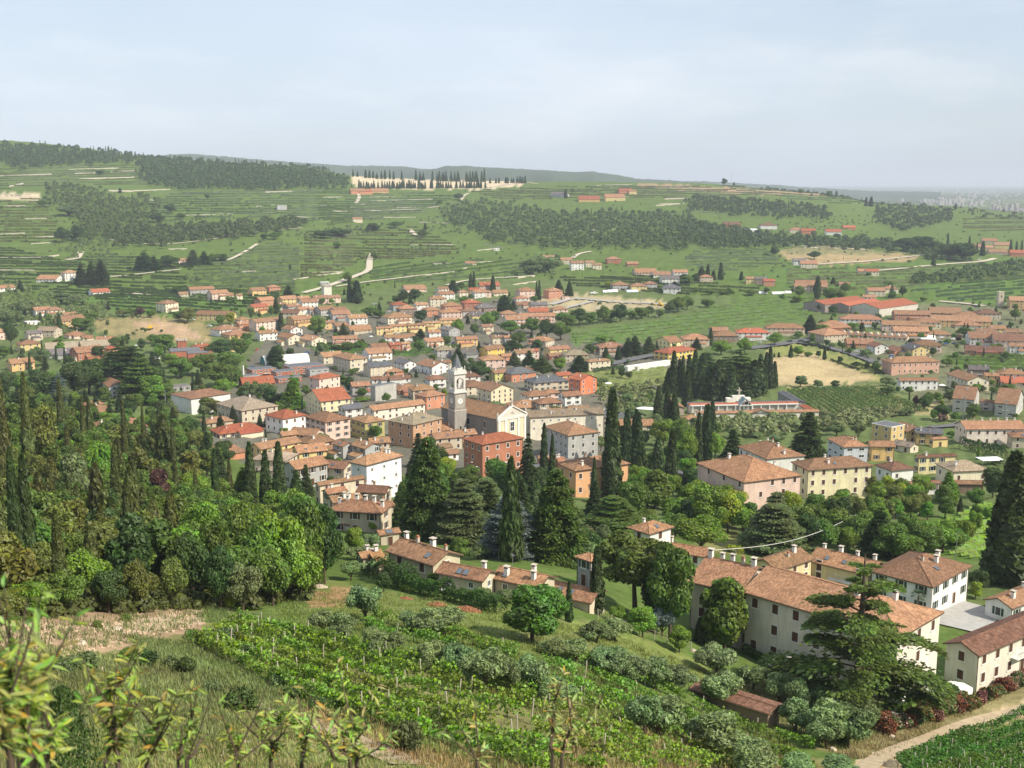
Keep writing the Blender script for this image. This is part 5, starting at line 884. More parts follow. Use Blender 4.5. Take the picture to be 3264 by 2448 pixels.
    for k in range(3):
        w = MB(); w.box(-.7, .7, -.05, .03, H*.55, H*.8, 0); w.box(-.9, .9, -.03, .03, H*.52, H*.83, 1); ob('window', w.mesh('window', ['glass', 'stone']), ch, (-L*.28+k*L*.28, -D/2+.42, 0))
church_front()
def crenel_tower():
    x, d, z = place('A', 1497, 268); w = 97*.36166*d/F*1.0; h = d*float(s_of(vp('A', 0, 175)[1]))-z; root = ob('castle_tower', None, None, (x, d, z), .5); a = w*.36
    mb = MB(); mb.box(-a, a, -a, a, -1, h); ob('wall', mb.mesh('wall', ['plaster']), root, col=(.72,.68,.60))
    mb = MB(); mb.box(-a-.3, a+.3, -a-.3, a+.3, h, h+.5)
    ob('cornice', mb.mesh('cornice', ['stone']), root)
    for i in range(5):
        for sx, sy, o in ((1,0,0),(-1,0,0),(0,1,1),(0,-1,1)):
            t = -a+(i+.5)*2*a/5; px, py = (sx*a, t) if o == 0 else (t, sy*a); ob('merlon', MERLON, root, (px, py, h+.5), 0, (a*.12/.5, a*.12/.5, 1.3))
    FOOT.append((x, d, a, a, .5)); thing(root, "pale crenellated square tower above the upper houses", 'tower', None, True, (x, d, z+h))
mb = MB(); mb.box(-.5, .5, -.5, .5, 0, 1); MERLON = mb.mesh('merlon', ['stone']); crenel_tower()
def sports_hall():
    x, d, z = place('A', 1110, 868); w = 470*.36166*d/F; rot = math.radians(26); root = ob('sports_hall', None, None, (x, d+8, z), rot); L, D, R_ = w*.86, w*.42, w*.17; n = 14
    mb = MB(); pr = [(math.cos(math.pi*i/n)*D/2, math.sin(math.pi*i/n)*R_) for i in range(n+1)]
    for i in range(n): mb.face([(-L/2, pr[i][0], pr[i][1]), (L/2, pr[i][0], pr[i][1]), (L/2, pr[i+1][0], pr[i+1][1]), (-L/2, pr[i+1][0], pr[i+1][1])])
    for k in range(9): xx = -L/2+L*k/8; mb.tube([(xx, p[0]*1.004, p[1]*1.004) for p in pr], .10, 4, cap=False)
    ob('canopy', mb.mesh('canopy', ['white']), root)
    for s, c in ((-1, (.03,.17,.19)), (1, (.4,.42,.42))):
        e = MB(); f = [(s*L/2, p[0]*.995, p[1]*.995) for p in pr]; e.face(f[::-1] if s > 0 else f); ob('end_wall', e.mesh('end_wall', ['paint']), root, col=c)
    FOOT.append((x, d+8, L/2, D/2, rot)); thing(root, "white barrel vaulted sports hall with a teal end wall", 'sports hall', None, True, (x, d, z+R_))
sports_hall()
# school blocks with flat grey roofs, brick walls
for i, (cx, cy, w, rc, wc, st, q, dsc) in enumerate([(815,945,160,'m','g',1,.7,"low grey school wing with the tall white flue"),(915,885,230,'m','R',2,.7,"brick school block with stepped grey roof and dome light"),(1120,905,210,'m','R',2,.7,"brick school block with white window strip"),(1290,855,330,'m','R',2,.6,"long grey roofed school hall beside the sports hall"),(1410,885,190,'m','g',2,.7,"grey concrete school block next to the orange end wall"),(1150,960,230,'m','R',1,.6,"low brick school wing with a bay window")]):
    house_c('A', cx, cy, w, 'f', rc, wc, st, 20, q, dsc, fixed=True, win='wide', name='school', cat='school', group='school blocks', chim=1)
x, d, z = place('A', 765, 995); mb = MB(); hh = d*float(s_of(vp('A', 0, 880)[1]))-z; mb.tube([(0,0,-1),(0,0,hh)], .55, 10); mb.tube([(0,0,hh),(0,0,hh+.4)], .75, 10); thing(ob('flue', mb.mesh('flue', ['white']), loc=(x, d, z)), "tall white flue pipe beside the low school wing", 'chimney', None, True)
# old brick school with arched dark roofs and a crenellated turret
def brick_school():
    for cx, cy, w, dsc in ((240,735,270,"brick school wing with dark arched roof, by the car park"),(360,755,200,"smaller brick wing with dark arched roof in the trees")):
        x, d, z = place('A', cx, cy, 5); w = w*.36166*d/F; L, D = w*.9, w*.42; rot = math.radians(24); root = ob('school', None, None, (x, d, z), rot); n = 8; H = 5
        mb = MB(); mb.box(-L/2, L/2, -D/2, D/2, -1, H); ob('wall', mb.mesh('wall', ['plaster']), root, col=WC['R'])
        pr = [(D*.54*math.cos(math.pi*i/n), H-.1+D*.2*math.sin(math.pi*i/n)) for i in range(n+1)]; mb = MB()
        for i in range(n): mb.face([(-L*.53, *pr[i]), (L*.53, *pr[i]), (L*.53, *pr[i+1]), (-L*.53, *pr[i+1])])
        mb.face([(-L*.53, *p) for p in pr]); mb.face([(L*.53, *p) for p in pr[::-1]]); ob('roof', mb.mesh('roof', ['slate']), root)
        FOOT.append((x, d, L/2, D/2, rot)); thing(root, dsc, 'school', 'old brick school', True, (x, d, z+H))
    house_c('A', 400, 690, 190, 'h', 'r', 'R', 2, 20, .6, "old brick school hall with orange roof", fixed=True, name='school', cat='school', group='old brick school')
    x, d, z = place('A', 222, 740); h = d*float(s_of(vp('A', 0, 650)[1]))-z; root = ob('turret', None, None, (x, d, z), .4); a = 110*.36166*d/F*.36
    mb = MB(); mb.box(-a, a, -a, a, -1, h); ob('wall', mb.mesh('wall', ['plaster']), root, col=WC['R'])
    for i in range(4):
        for sx, sy, o in ((1,0,0),(-1,0,0),(0,1,1),(0,-1,1)): t = -a+(i+.5)*2*a/4; px, py = (sx*a, t) if o == 0 else (t, sy*a); ob('merlon', MERLON, root, (px, py, h), 0, (a*.16/.5, a*.16/.5, 1.1))
    thing(root, "square brick turret with crenellations beside the arched roofs", 'turret', None, True, (x, d, z+h))
brick_school()
# winery: broad parallel halls
for C, Lp, Rp, dsc in [((378,207),(172,184),(860,152),"winery hall with dark gable and long orange roof, nearer the vines"),((600,218),(436,196),(905,172),"middle winery hall with grey gable"),((880,243),(600,216),(1242,194),"longest winery hall with white side wall and many windows")]:
    K('D', C, Lp, Rp, 7.5, 'g', 'r', 'e', 2, 'R', dsc, fixed=True, chim=0, name='winery_hall', cat='winery', group='winery halls', win='small' if C[0] > 800 else None, wcol=(.62,.58,.50) if C[0] > 800 else (.33,.28,.25), pitch=.26)
# terrace of houses with round dormers
house_c('D', 830, 482, 560, 'g', 't', 'c', 1, -12, .2, "long terrace of cream houses under a row of round dormers", fixed=True, name='house_terrace', cat='terraced houses', chim=0)
rt_ = [o for o in bpy.data.objects if o.name.startswith('house_terrace') and o.type == 'EMPTY'][-1]
rf = [o for o in rt_.children if o.name.startswith('roof')][0]; Lr = rf.dimensions.x
for i in range(10):
    mb = MB(); n = 8; r = 1.7
    for k in range(n): a, b = math.pi*k/n, math.pi*(k+1)/n; mb.face([(math.cos(a)*r, -2.2, math.sin(a)*r), (math.cos(b)*r, -2.2, math.sin(b)*r), (math.cos(b)*r, 1.6, math.sin(b)*r), (math.cos(a)*r, 1.6, math.sin(a)*r)])
    mb.face([(math.cos(math.pi*k/n)*r*.98, -2.0, math.sin(math.pi*k/n)*r*.98) for k in range(n+1)], 1); ob('dormer', mb.mesh('dormer', ['plaster', 'white']), rf, (-Lr*.45+i*Lr*.1, -1.2, .9), col=(.70,.55,.36) if i % 3 else (.60,.40,.28))
# cemetery court
def cemetery():
    a = vp('C', 900, 1165); z0 = locate(*vp('C', 905, 1165))[2]; P = lambda px, py, h=0: on_plane(*vp('C', px, py), z0+h)
    fl, fr = Vector(P(900, 1215)), Vector(P(1960, 1195)); ax = (fr-fl).normalized(); nrm = Vector((-ax.y, ax.x)); L = (fr-fl).length; rot = math.atan2(ax.y, ax.x); hD = 17
    cx, cy = (fl+fr)/2; root = ob('cemetery', None, None, (fl.x, fl.y, z0-.2), rot)
    def wing(x0, x1, y0, y1, h, rc, nm='wall', wc=(.76,.72,.64)):
        mb = MB(); mb.box(x0, x1, y0, y1, -1.5, h); ob('wall', mb.mesh('wall', ['plaster']), root, col=wc)
        lx, ly = x1-x0, y1-y0; rm, rise = roof_mesh(max(lx, ly)+.8, min(lx, ly)+.8, .3, False, False); ob('roof', rm, root, ((x0+x1)/2, (y0+y1)/2, h), 0 if lx > ly else math.pi/2, col=rc)
    wing(0, L, 0, 4, 3.6, RC['t']); wing(L-4, L, 4.6, hD, 3.4, RC['r']); wing(0, L-5, hD, hD+3.5, 4.6, RC['r'])
    wing(L-4.5, L+.5, hD+4.2, hD+34, 4.2, RC['m'], wc=(.30,.29,.28)); wing(0, L*.3, hD+4.4, hD+7, 4.5, RC['m'], wc=(.4,.39,.38)); wing(L*.42, L-6, hD+4.4, hD+7, 4.5, RC['m'], wc=(.4,.39,.38)); wing(-9, -4, hD-4, hD+14, 4.2, RC['b'], wc=(.42,.33,.27))
    for i in range(12):                                       # burial bays facing the court
        x0 = 1.2+i*(L-8)/12; w = (L-8)/12; mb = MB(); mb.box(x0-.25, x0+.25, hD-.9, hD-.4, 0, 4.4, 0); ob('column', mb.mesh('column', ['white']), root)
        bay = MB(); bay.box(x0+.3, x0+w-.3, hD-.06, hD+.02, .4, 3.6, 0)
        for r in range(4):
            for q in range(5): xx = x0+.4+q*(w-.8)/5; bay.box(xx+.05, xx+(w-.8)/5-.05, hD-.12, hD-.05, .55+r*.75, 1.15+r*.75, 1)
        ob('tomb_panel', bay.mesh('tomb_panel', ['concrete', 'stone']), root)
    b = MB(); b.box(0, L-5, hD-1.1, hD-.3, 4.2, 4.7); ob('lintel', b.mesh('lintel', ['white']), root)
    xm = L*.46; g = MB(); A, B, Tp = (xm-3.2, 4.5), (xm+3.2, 4.5), (xm, 8.2)
    for p, q in ((A, Tp), (Tp, B)): g.face([(p[0], hD-3, p[1]), (q[0], hD-3, q[1]), (q[0], hD+4, q[1]), (p[0], hD+4, p[1])])
    ob('porch_roof', g.mesh('porch_roof', [flat_mat("blue green sheet", (.22,.30,.31), .5, .4)]), root)
    g = MB(); g.tube([(A[0], hD-3, -.5), (A[0], hD-3, A[1]), (Tp[0], hD-3, Tp[1]), (B[0], hD-3, B[1]), (B[0], hD-3, -.5)], .22, 6); g.tube([(A[0], hD-3, 4.4), (B[0], hD-3, 4.4)], .18, 6); g.tube([(xm-1.1, hD-3, 0), (xm-1.1, hD-3, 6.5)], .12, 5); g.tube([(xm+1.1, hD-3, 0), (xm+1.1, hD-3, 6.5)], .12, 5); ob('porch_frame', g.mesh('porch_frame', ['white']), root)
    c = MB(); c.box(xm-7, xm+6, hD+8.5, hD+11.5, 0, 6.2); c.box(xm-3.6, xm+2.8, hD+8.7, hD+11.3, 6.2, 7.4); ob('chapel', c.mesh('chapel', ['plaster']), root, col=(.80,.77,.66))
    c = MB(); c.box(xm-.3, xm+.3, hD+9.7, hD+10.2, 7.4, 11.6); c.box(xm-1.3, xm+1.3, hD+9.72, hD+10.18, 9.8, 10.4); ob('cross', c.mesh('cross', ['stone']), root)
    pg = MB(); xg = L*.52; pg.face([(xg-4.2, -.5, 3.7), (xg+4.2, -.5, 3.7), (xg, -.5, 5.2)]); ob('gate_gable', pg.mesh('gate_gable', ['white']), root)
    rg, rs = roof_mesh(6, 9, .32, False, False); ob('gate_roof', rg, root, (xg, 2, 3.8), math.pi/2, col=RC['b'])
    mid_ = fl+ax*L/2+nrm*12; FOOT.append((mid_.x, mid_.y, L/2+3, 20, rot)); thing(root, "walled cemetery court with burial arcades, chapel and stone cross", 'cemetery', None, True, (mid_.x, mid_.y, z0+4))
cemetery()
# ------------------------------------------------------------------ trees, one by one
KK = dict(cy='cypress', lc='loose_cypress', br='broadleaf', ro='round', co='conifer', ce='cedar', de='deodar', ol='olive', pi='pine', fp='forest_pine', sh='shrub', gc='giant_cedar')
TC = {k: 0 for k in KK.values()}
def trees(v, txt, **kw):
    for e in txt.replace('\n', ';').split(';'):
        p = e.split()
        if len(p) < 5: continue
        tree_px(v, KK[p[0]], float(p[1]), float(p[2]), float(p[3]), float(p[4]) or None, p[5] if len(p) > 5 else None, **kw)
# the park between the square and the lower row
trees('F', """de 185 330 1290 490 cedar;ce 500 740 1330 420 greyg;ce 700 720 1200 360 greyg;ce 900 870 1450 460 blue;lc 910 590 1490 200 cypress;de 1310 630 1490 540 deodar;co 1060 340 900 165;cy 1200 280 760 75;cy 1272 380 760 65;cy 1795 -10 930 180;cy 1640 580 960 62;ce 1810 900 1250 520 cedar
lc 1925 160 620 110;lc 2025 190 700 130;cy 1880 300 600 90;br 2110 690 1000 330 bright;br 1990 760 1120 300 broadleaf;ro 455 1270 1480 190 broadleaf;ol 620 1340 1470 230 greyg;br 350 560 740 170 lime;co 95 340 660 150;cy 1780 760 980 130 ;br 1560 1180 1500 260 dark;br 1180 860 1100 200 greyg;ol 1700 380 520 110;sh 440 700 760 90;sh 1500 470 520 120;cy 2040 560 720 70;cy 2135 600 740 60;ce 1240 900 1180 280 dark;br 700 1120 1330 260 greyg;br 1480 1290 1480 200 dark;co 240 620 1000 150 dark;br 60 950 1290 280 dark""")
trees('G', """cy 310 100 450 90;cy 395 95 430 80;cy 470 160 440 95;cy 710 370 900 85;cy 800 290 850 100;cy 850 255 620 90;br 360 410 700 260 bright;br 560 420 760 260 broadleaf;br 590 560 900 230 bright;br 880 560 850 200 bright;lc 300 620 980 130;cy 440 540 1080 130;cy 120 560 900 110;lc 80 340 860 130;co 1060 510 820 190 dark;co 1820 330 800 300 dark;ro 280 930 1330 430 broadleaf;cy 455 860 1140 70;cy 570 960 1240 80;cy 660 960 1130 60;cy 795 940 1140 60;cy 870 980 1120 50;cy 1015 1050 1230 60
br 60 980 1250 200 bright;br 800 1080 1580 460 bright;br 1010 1180 1580 340 lime;br 1160 1300 1590 260 bright;ce 1480 1120 1720 380 greyg;br 1640 1130 1420 210 lime;br 1330 1380 1640 220 greyg;br 640 1320 1560 260 dark;br 480 1370 1600 300 broadleaf;br 180 1340 1560 300 broadleaf;br 2090 1180 1640 320 dark;br 1900 1260 1650 300 broadleaf;ol 1300 560 620 160;ol 1500 580 680 200""")
trees('C', """cy 130 930 1382 95;cy 545 920 1230 85;cy 625 915 1210 75;cy 690 970 1200 85;cy 1015 1052 1370 75;cy 962 1085 1390 70;cy 900 1150 1390 66;cy 270 1140 1390 60;lc 350 1130 1400 100
cy 680 610 1000 95;cy 730 680 1000 70;cy 760 650 980 60;cy 800 770 1095 95;cy 815 640 940 70;cy 865 600 1010 95;lc 640 760 990 110;lc 720 800 1000 120;lc 930 640 1010 150;lc 1075 690 1040 190;lc 990 740 1030 150;lc 1190 820 1050 170;ce 960 590 960 260 dark;ce 1260 570 960 340 cedar;ce 1130 640 980 260 dark;lc 1390 690 1000 190;lc 1310 850 1010 150;cy 1492 620 940 70;cy 1525 572 940 75;cy 1568 700 930 70;lc 1440 640 960 110;br 1100 510 640 190 bright;br 1310 490 620 150 bright
co 340 460 640 130;co 280 480 640 110 ;co 465 470 620 120 greyg;cy 88 580 660 55;cy 195 570 680 55;co 885 480 590 80;cy 1008 400 560 50;br 1575 440 560 140 bright;br 1780 440 500 70;cy 1715 555 660 40;br 1780 560 650 110 bright;br 1870 610 655 90;ro 1958 600 660 60 dark;cy 2012 560 680 36;ro 2150 650 700 60 dark;ro 1800 820 920 140 greyg;ro 1950 860 930 110 greyg;ro 2110 860 920 90 greyg;co 1885 280 440 120;ol 50 840 900 130;ol 330 890 930 70;br 110 640 760 90;cy 1610 615 660 25;cy 1570 625 660 20
br 60 230 330 130 dark;br 130 240 340 120;br 215 190 330 100 broadleaf;br 400 210 320 150;br 320 250 330 90;br 460 210 300 110 dark;br 720 130 260 170;br 800 120 240 140;br 650 180 270 120 dark;br 980 140 220 130;br 1000 60 110 90;br 1110 70 110 70;br 880 50 95 50;br 1350 60 110 90;br 1180 60 110 60;br 1780 110 180 110 bright;br 1640 100 160 60;cy 1950 -20 140 50;br 2060 40 160 160;br 2150 60 160 120;br 560 230 310 90""")
trees('B', """br 395 370 490 130 dark;co 1130 240 400 130 dark;co 1090 270 390 70 dark;co 1205 290 380 60;br 720 460 600 120 bright;br 860 500 600 90;br 980 400 540 150 bright;br 1040 380 500 120;br 1180 470 600 190 broadleaf;br 1370 450 590 180;br 1500 460 640 160 dark;br 1620 490 650 190 broadleaf;br 1260 570 700 150;br 1640 400 510 130;br 1790 360 520 150 dark;br 1700 420 530 120;br 1880 390 510 130;br 2000 340 500 140;br 2150 330 490 160 dark;co 390 540 640 90 ;br 620 600 700 80;co 720 700 880 130 dark;co 700 760 900 90 bright;br 900 830 1000 220 dark;co 1215 740 870 100 greyg;co 1345 730 870 110 dark;ce 1200 640 730 160 dark;br 1420 640 740 90 dark;ce 1460 790 920 170;br 1620 790 920 130 bright;co 1790 770 920 150 dark;br 1890 680 770 110 dark;cy 2020 710 800 50;cy 2130 700 810 50;br 2040 850 900 60;br 1980 600 690 120 bright;br 830 800 860 70 ;br 380 640 760 110 ;br 500 760 840 70
cy 830 60 170 36;cy 860 45 170 28;cy 1028 80 220 48;co 680 110 220 90 dark;br 750 130 210 80;co 1605 110 240 80 dark;co 1700 110 240 60 dark;cy 1410 130 300 26;cy 1435 125 300 36;br 2035 130 190 50 lime;br 240 200 320 110 dark;br 340 190 320 110 dark;cy 300 220 330 40;br 760 260 310 80 bright;br 1390 250 320 70;cy 2075 1070 1390 80;br 60 640 700 90 ;br 1550 1210 1280 150 greyg;ol 1050 1190 1240 160;ol 830 1150 1190 120;br 260 890 950 60;br 150 720 790 40 dark;sh 700 850 900 70;br 1000 470 520 60""")
trees('A', """cy 1700 105 290 50;cy 1762 125 310 95;co 1160 150 270 90;br 650 260 340 130;br 560 420 520 90 broadleaf;br 650 390 510 90 lime;br 270 370 480 150 khaki;br 190 390 480 100;cy 1050 280 410 55;cy 1095 410 560 60;br 1010 350 430 60;br 1410 440 620 170 broadleaf;co 1645 490 600 80 greyg;co 1582 520 620 50;br 560 640 800 260 dark;br 740 640 800 150 ;br 430 760 960 270 broadleaf;br 640 740 920 260;br 570 850 1060 320 broadleaf;br 210 800 980 230;br 130 760 900 150 bright;br 690 900 1060 160;br 590 990 1130 220 bright;br 760 1050 1190 120 bright;ro 430 1140 1290 220 khaki;ro 600 1140 1210 120 khaki;br 820 1010 1200 160 greyg;br 980 1010 1200 180 greyg;ro 1000 1060 1220 140 dark;co 1200 940 1250 180 bright;br 1090 1100 1230 130 dark;br 1060 690 850 0 dark;ce 1045 690 870 150 dark;br 1550 970 1060 90;ro 1640 950 1040 100;ro 1700 960 1110 90 dark;br 1130 560 640 60;br 790 580 660 110;ol 1240 640 680 90;br 1450 660 730 100 ;br 1590 680 740 120;br 1690 660 740 110;br 1720 900 960 90 ;br 1780 650 720 90;br 60 590 660 120 ;br 30 620 700 120;br 160 170 240 60 dark;br 1460 270 330 60 ;br 1540 280 330 60 bright;br 1880 350 430 160;br 1960 380 450 120;br 1230 970 1030 60 ;br 1800 1150 1190 150 bright;br 830 350 470 60;cy 1840 360 420 20;br 2120 250 320 110 dark""")
trees('I', """ce 1040 600 1010 420 dark;ce 940 600 900 300 dark;ce 1120 700 1060 360 cedar;br 700 720 1000 330 dark;br 580 760 1020 260 dark;br 820 720 860 150 dark;ce 470 820 1060 150 blue;br 330 820 1050 260 dark;br 200 850 1000 200;br 1200 850 1080 260 bright;br 1060 980 1120 150;br 980 1010 1090 170 greyg;br 1290 520 680 180;br 1110 560 660 70 dark;br 900 550 620 120;br 970 540 600 60 ;br 1200 530 600 110;br 720 350 430 130;br 960 330 390 120 khaki;br 1100 320 390 80 purple;br 1030 330 390 90;br 1180 330 400 90;br 640 400 500 220;br 90 420 640 110 dark;br 30 620 720 120;cy 470 370 520 50 dark;cy 320 350 450 32;co 640 -40 140 90;co 710 -30 140 70;co 800 -50 140 110;br 1380 160 220 50 dark;br 1470 320 440 120 khaki;br 330 640 780 140 greyg;br 460 560 620 90;br 90 330 470 200 greyg;br 200 260 380 240 greyg;br 500 200 290 160 greyg;br 600 220 300 130 greyg;ol 640 250 300 100;br 470 230 290 80 dark;co 160 90 200 50 dark;br 260 640 740 80 greyg;br 400 820 900 200;br 60 820 960 180 dark;br 560 1100 1230 160 bright;br 830 1140 1230 160 bright;br 1140 1160 1240 150 bright;br 1330 880 960 50 bright;br 770 620 720 130 dark""")
trees('J', """co 930 800 930 100 dark;co 990 830 925 80 dark;co 890 830 930 60 dark;br 1080 830 910 130 dark;co 1240 790 900 100 greyg;co 1310 800 895 80 dark;br 1420 820 870 100 dark;br 1360 820 880 80;co 520 895 1000 60 dark;co 590 865 980 60 dark;co 650 850 975 80 dark;br 400 650 750 110 dark;br 500 640 740 90 dark;br 1330 435 475 36 dark;cy 770 400 432 24;br 640 285 315 60 dark;br 1090 500 560 80 dark;br 1160 560 600 70;br 1010 560 620 120 dark;br 1690 690 735 50 dark;br 1760 680 730 90;br 440 510 580 140 greyg;br 280 470 520 80;cy 1860 885 930 18 dark""")
trees('M', """cy 545 130 480 44 oldcy;cy 586 140 490 44 oldcy;cy 810 165 600 52 oldcy;cy 1120 285 660 46 oldcy;cy 402 20 430 52 oldcy;cy 1390 475 900 66;cy 1480 545 860 50 oldcy;cy 1612 425 860 84;cy 1712 480 920 92;cy 1798 428 900 104;lc 1905 605 830 100 cypress;co 1965 550 770 84;cy 760 445 960 84 oldcy;cy 40 -30 760 112 oldcy;cy 195 -10 640 84 oldcy;cy 128 470 1360 100 cypress;cy 200 510 1330 110 cypress;cy 30 540 1460 130 oldcy;cy 930 195 560 34 oldcy;cy 1260 590 850 44 oldcy;lc 1060 250 640 130 oldcy;lc 860 580 1160 150 oldcy;lc 640 560 1050 140 oldcy;lc 1000 790 1230 150 oldcy;lc 1110 740 1200 130 oldcy
fp 500 750 1150 240 khaki;fp 620 900 1330 330 khaki;br 350 740 1100 180 bright;br 640 390 760 220 bright;ro 480 480 850 220 greyg;fp 930 440 800 240 khaki;fp 1050 560 880 200 purple;fp 1240 450 760 180 khaki;fp 310 140 600 240 khaki;ro 770 310 560 230 khaki;lc 1040 260 560 100 oldcy;ro 290 1050 1440 240 khaki;br 1330 780 1230 260 bright;br 1560 800 1330 320 broadleaf;br 1780 850 1400 380 bright;br 1960 760 1360 330 broadleaf;br 2080 830 1330 260 dark;br 1900 720 1100 240 bright;br 1400 900 1400 240 broadleaf;br 1560 1190 1510 260 greyg;br 1240 1000 1430 260 dark;br 1750 1100 1470 260 broadleaf;br 1930 1080 1440 260 bright;br 1420 1090 1500 220 dark;br 1110 1160 1490 210 khaki;br 900 1180 1500 220 khaki;br 200 1290 1560 260 bright;br 420 1250 1540 260 broadleaf;br 700 1240 1520 240 dark;br 40 1350 1600 220 khaki;br 1480 1370 1500 90 lime;co 1570 570 850 190 bright;br 2100 960 1200 160 bright;br 1650 950 1420 260 broadleaf""")
# the steep wood above the bank: fill between the trees singled out
def forest():
    poly = [vp('M', *p) for p in [(-150,1590),(500,1530),(1250,1490),(1650,1500),(2000,1430),(2120,1150),(2000,1000),(1750,920),(1420,830),(1150,720),(950,640),(650,560),(300,520),(-150,520)]]; pts = [(x, y) for x, y, r in tree_pos if 60 < y < 440 and x < -10]; n = 0; R = random.Random(11)
    for _ in range(5000):
        px, py = R.uniform(-80, 1060), R.uniform(1440, 1990)
        if not bool(pin(poly, px, py)): continue
        x, d, z = locate(px, py)
        if any((x-a)**2+(d-b)**2 < 4.6**2 for a, b in pts): continue
        pts.append((x, d)); mx_ = (px*2.01, (py-1200)*2.01); right = mx_[0] > 1150; r = R.random(); dist = math.hypot(x, d); hs = 1.0 if dist < 225 else .9
        if right: tree(R.choice(['broadleaf', 'broadleaf', 'round']), x, d, R.uniform(6.5, 10)*hs, None, R.choice(['bright', 'broadleaf', 'broadleaf', 'dark']), z)
        elif r < .08: tree('cypress', x, d, R.uniform(8, 14)*hs, R.uniform(1.6, 2.3), 'oldcy', z)
        elif r < .24: tree('loose_cypress', x, d, R.uniform(8, 12)*hs, R.uniform(2.6, 3.8), 'oldcy', z)
        elif r < .62: tree('forest_pine', x, d, R.uniform(7, 10.5)*hs, None, R.choice(['khaki', 'pine', 'pine', 'dark', 'khaki', 'pine', 'pine']), z)
        else: tree(R.choice(['broadleaf', 'round']), x, d, R.uniform(5.5, 9)*hs, None, R.choice(['khaki', 'dark', 'broadleaf', 'broadleaf', 'bright']), z)
        n += 1
        if n > 250: break
    # undergrowth that closes the forest floor
    wood('undergrowth', poly, 22, 13, 1.2, 2.6, (.045,.06,.02), 77, 0, far=False)
forest()
trees('N', """ro 1400 425 790 420 broadleaf;br 1540 460 700 200 broadleaf;cy 1635 412 670 50;cy 1812 190 610 100 cypress;pi 2060 85 620 430 pine;ol 330 425 655 240;ol 800 580 745 330;ol 620 600 730 170;ol 470 740 905 260;ol 180 610 790 240;ol 60 590 760 170;ol 370 700 860 160;ol 770 790 980 220;ol 930 800 1010 220;ol 1090 840 1110 330;ol 1390 880 1130 250;ol 1260 880 1120 200;ol 1560 1030 1210 250;ol 1540 770 900 200;ol 1680 780 930 200;ol 1900 820 1000 240;ol 2040 890 1060 240;ol 2180 880 1070 180;ol 1810 660 800 220;ol 2120 1140 1410 250
sh 600 1280 1500 210 greyg;sh 1000 360 470 60 greyg;br 260 60 240 130 bright;ol 370 100 200 110;ol 280 180 270 160;ol 240 280 400 150;ol 350 270 360 170;ol 480 310 390 130;ro 775 350 450 130 broadleaf;br 450 350 480 110 dark;br 380 20 90 100 lime;br 1950 560 680 120 bright;br 2100 590 700 120 bright;sh 1080 1180 1290 90;sh 430 860 900 90 dark;sh 290 850 900 60 dark;ol 1080 450 560 200 greyg;ol 1230 460 540 160 greyg""")
trees('O', """ro 660 385 760 310 broadleaf;br 380 215 700 290 broadleaf;br 300 330 640 200 dark;ol 340 540 700 140 blue;br 430 640 780 130 bright;cy 535 600 730 60;br 240 540 700 160 bright;gc 1345 232 1090 820 cedar;cy 2125 -250 420 250 cypress;co 1460 20 280 170 dark;cy 2080 280 400 60;br 540 70 260 280 bright
ol 620 735 900 220;ol 810 830 970 180;ol 640 880 1050 220;ol 320 1000 1210 290;ol 620 1080 1320 320;ol 800 1240 1420 260;ol 950 880 1040 170;ol 1060 910 1080 160;ol 1030 1010 1190 200;ol 1160 1000 1230 270;ol 1300 1040 1260 280;ol 1190 1120 1280 200;ol 60 760 900 200;ol 190 800 930 200;ol 310 800 960 190;ol 430 850 980 180;ol 1030 1310 1420 190;ol 1260 1330 1420 200;ol 1390 1010 1180 150;sh 1560 990 1080 150 broadleaf;br 1800 930 1050 160 dark;ol 1130 940 1060 180;ro 1960 410 500 80 lime
br 1100 60 250 190 dark;br 1180 90 260 190 broadleaf;br 1240 30 210 190;br 1330 70 240 170 broadleaf;br 1300 130 270 120 bright;br 1420 40 220 200;br 1530 110 300 220 broadleaf;br 1620 60 250 180;br 1700 120 280 200 broadleaf;br 1790 90 260 180 bright;br 1600 160 300 180 broadleaf;br 1850 130 250 130;br 1900 80 220 110 bright;br 1060 20 200 180;br 1950 40 190 80 bright;ce 920 -10 255 290 greyg;ol 1010 160 250 110 greyg;br 880 200 270 180 greyg;br 970 30 200 120 lime;sh 720 220 260 110 lime;ol 100 600 720 180;sh 1270 1120 1250 90;cy 1880 -20 60 30;br 1980 350 470 110 dark;br 2090 380 430 100 dark""")
trees('H', """ro 570 870 1110 200 khaki;ro 440 800 1030 160 dark;br 760 880 1100 200 lime;br 900 960 1180 190 lime;br 1060 960 1160 160 bright;co 1390 820 1170 190 bright;br 1870 770 1130 260 dark;ro 1690 1180 1390 150 broadleaf;br 1810 1210 1360 130 bright;ol 450 320 480 170 greyg;ol 220 340 460 200 greyg;ol 520 190 260 170 greyg;ol 420 210 270 130 greyg;ol 160 220 300 140 greyg;ro 1060 30 140 60 purple;br 1170 20 160 140;br 1330 130 290 190 dark;br 1470 210 310 110;ro 1345 230 310 110 purple;br 1660 130 280 160;br 2110 220 290 70;cy 1715 505 720 38 bright;br 1440 410 480 110 ;ol 750 180 250 180 greyg;ol 950 180 250 200 greyg;br 1240 180 300 90""")
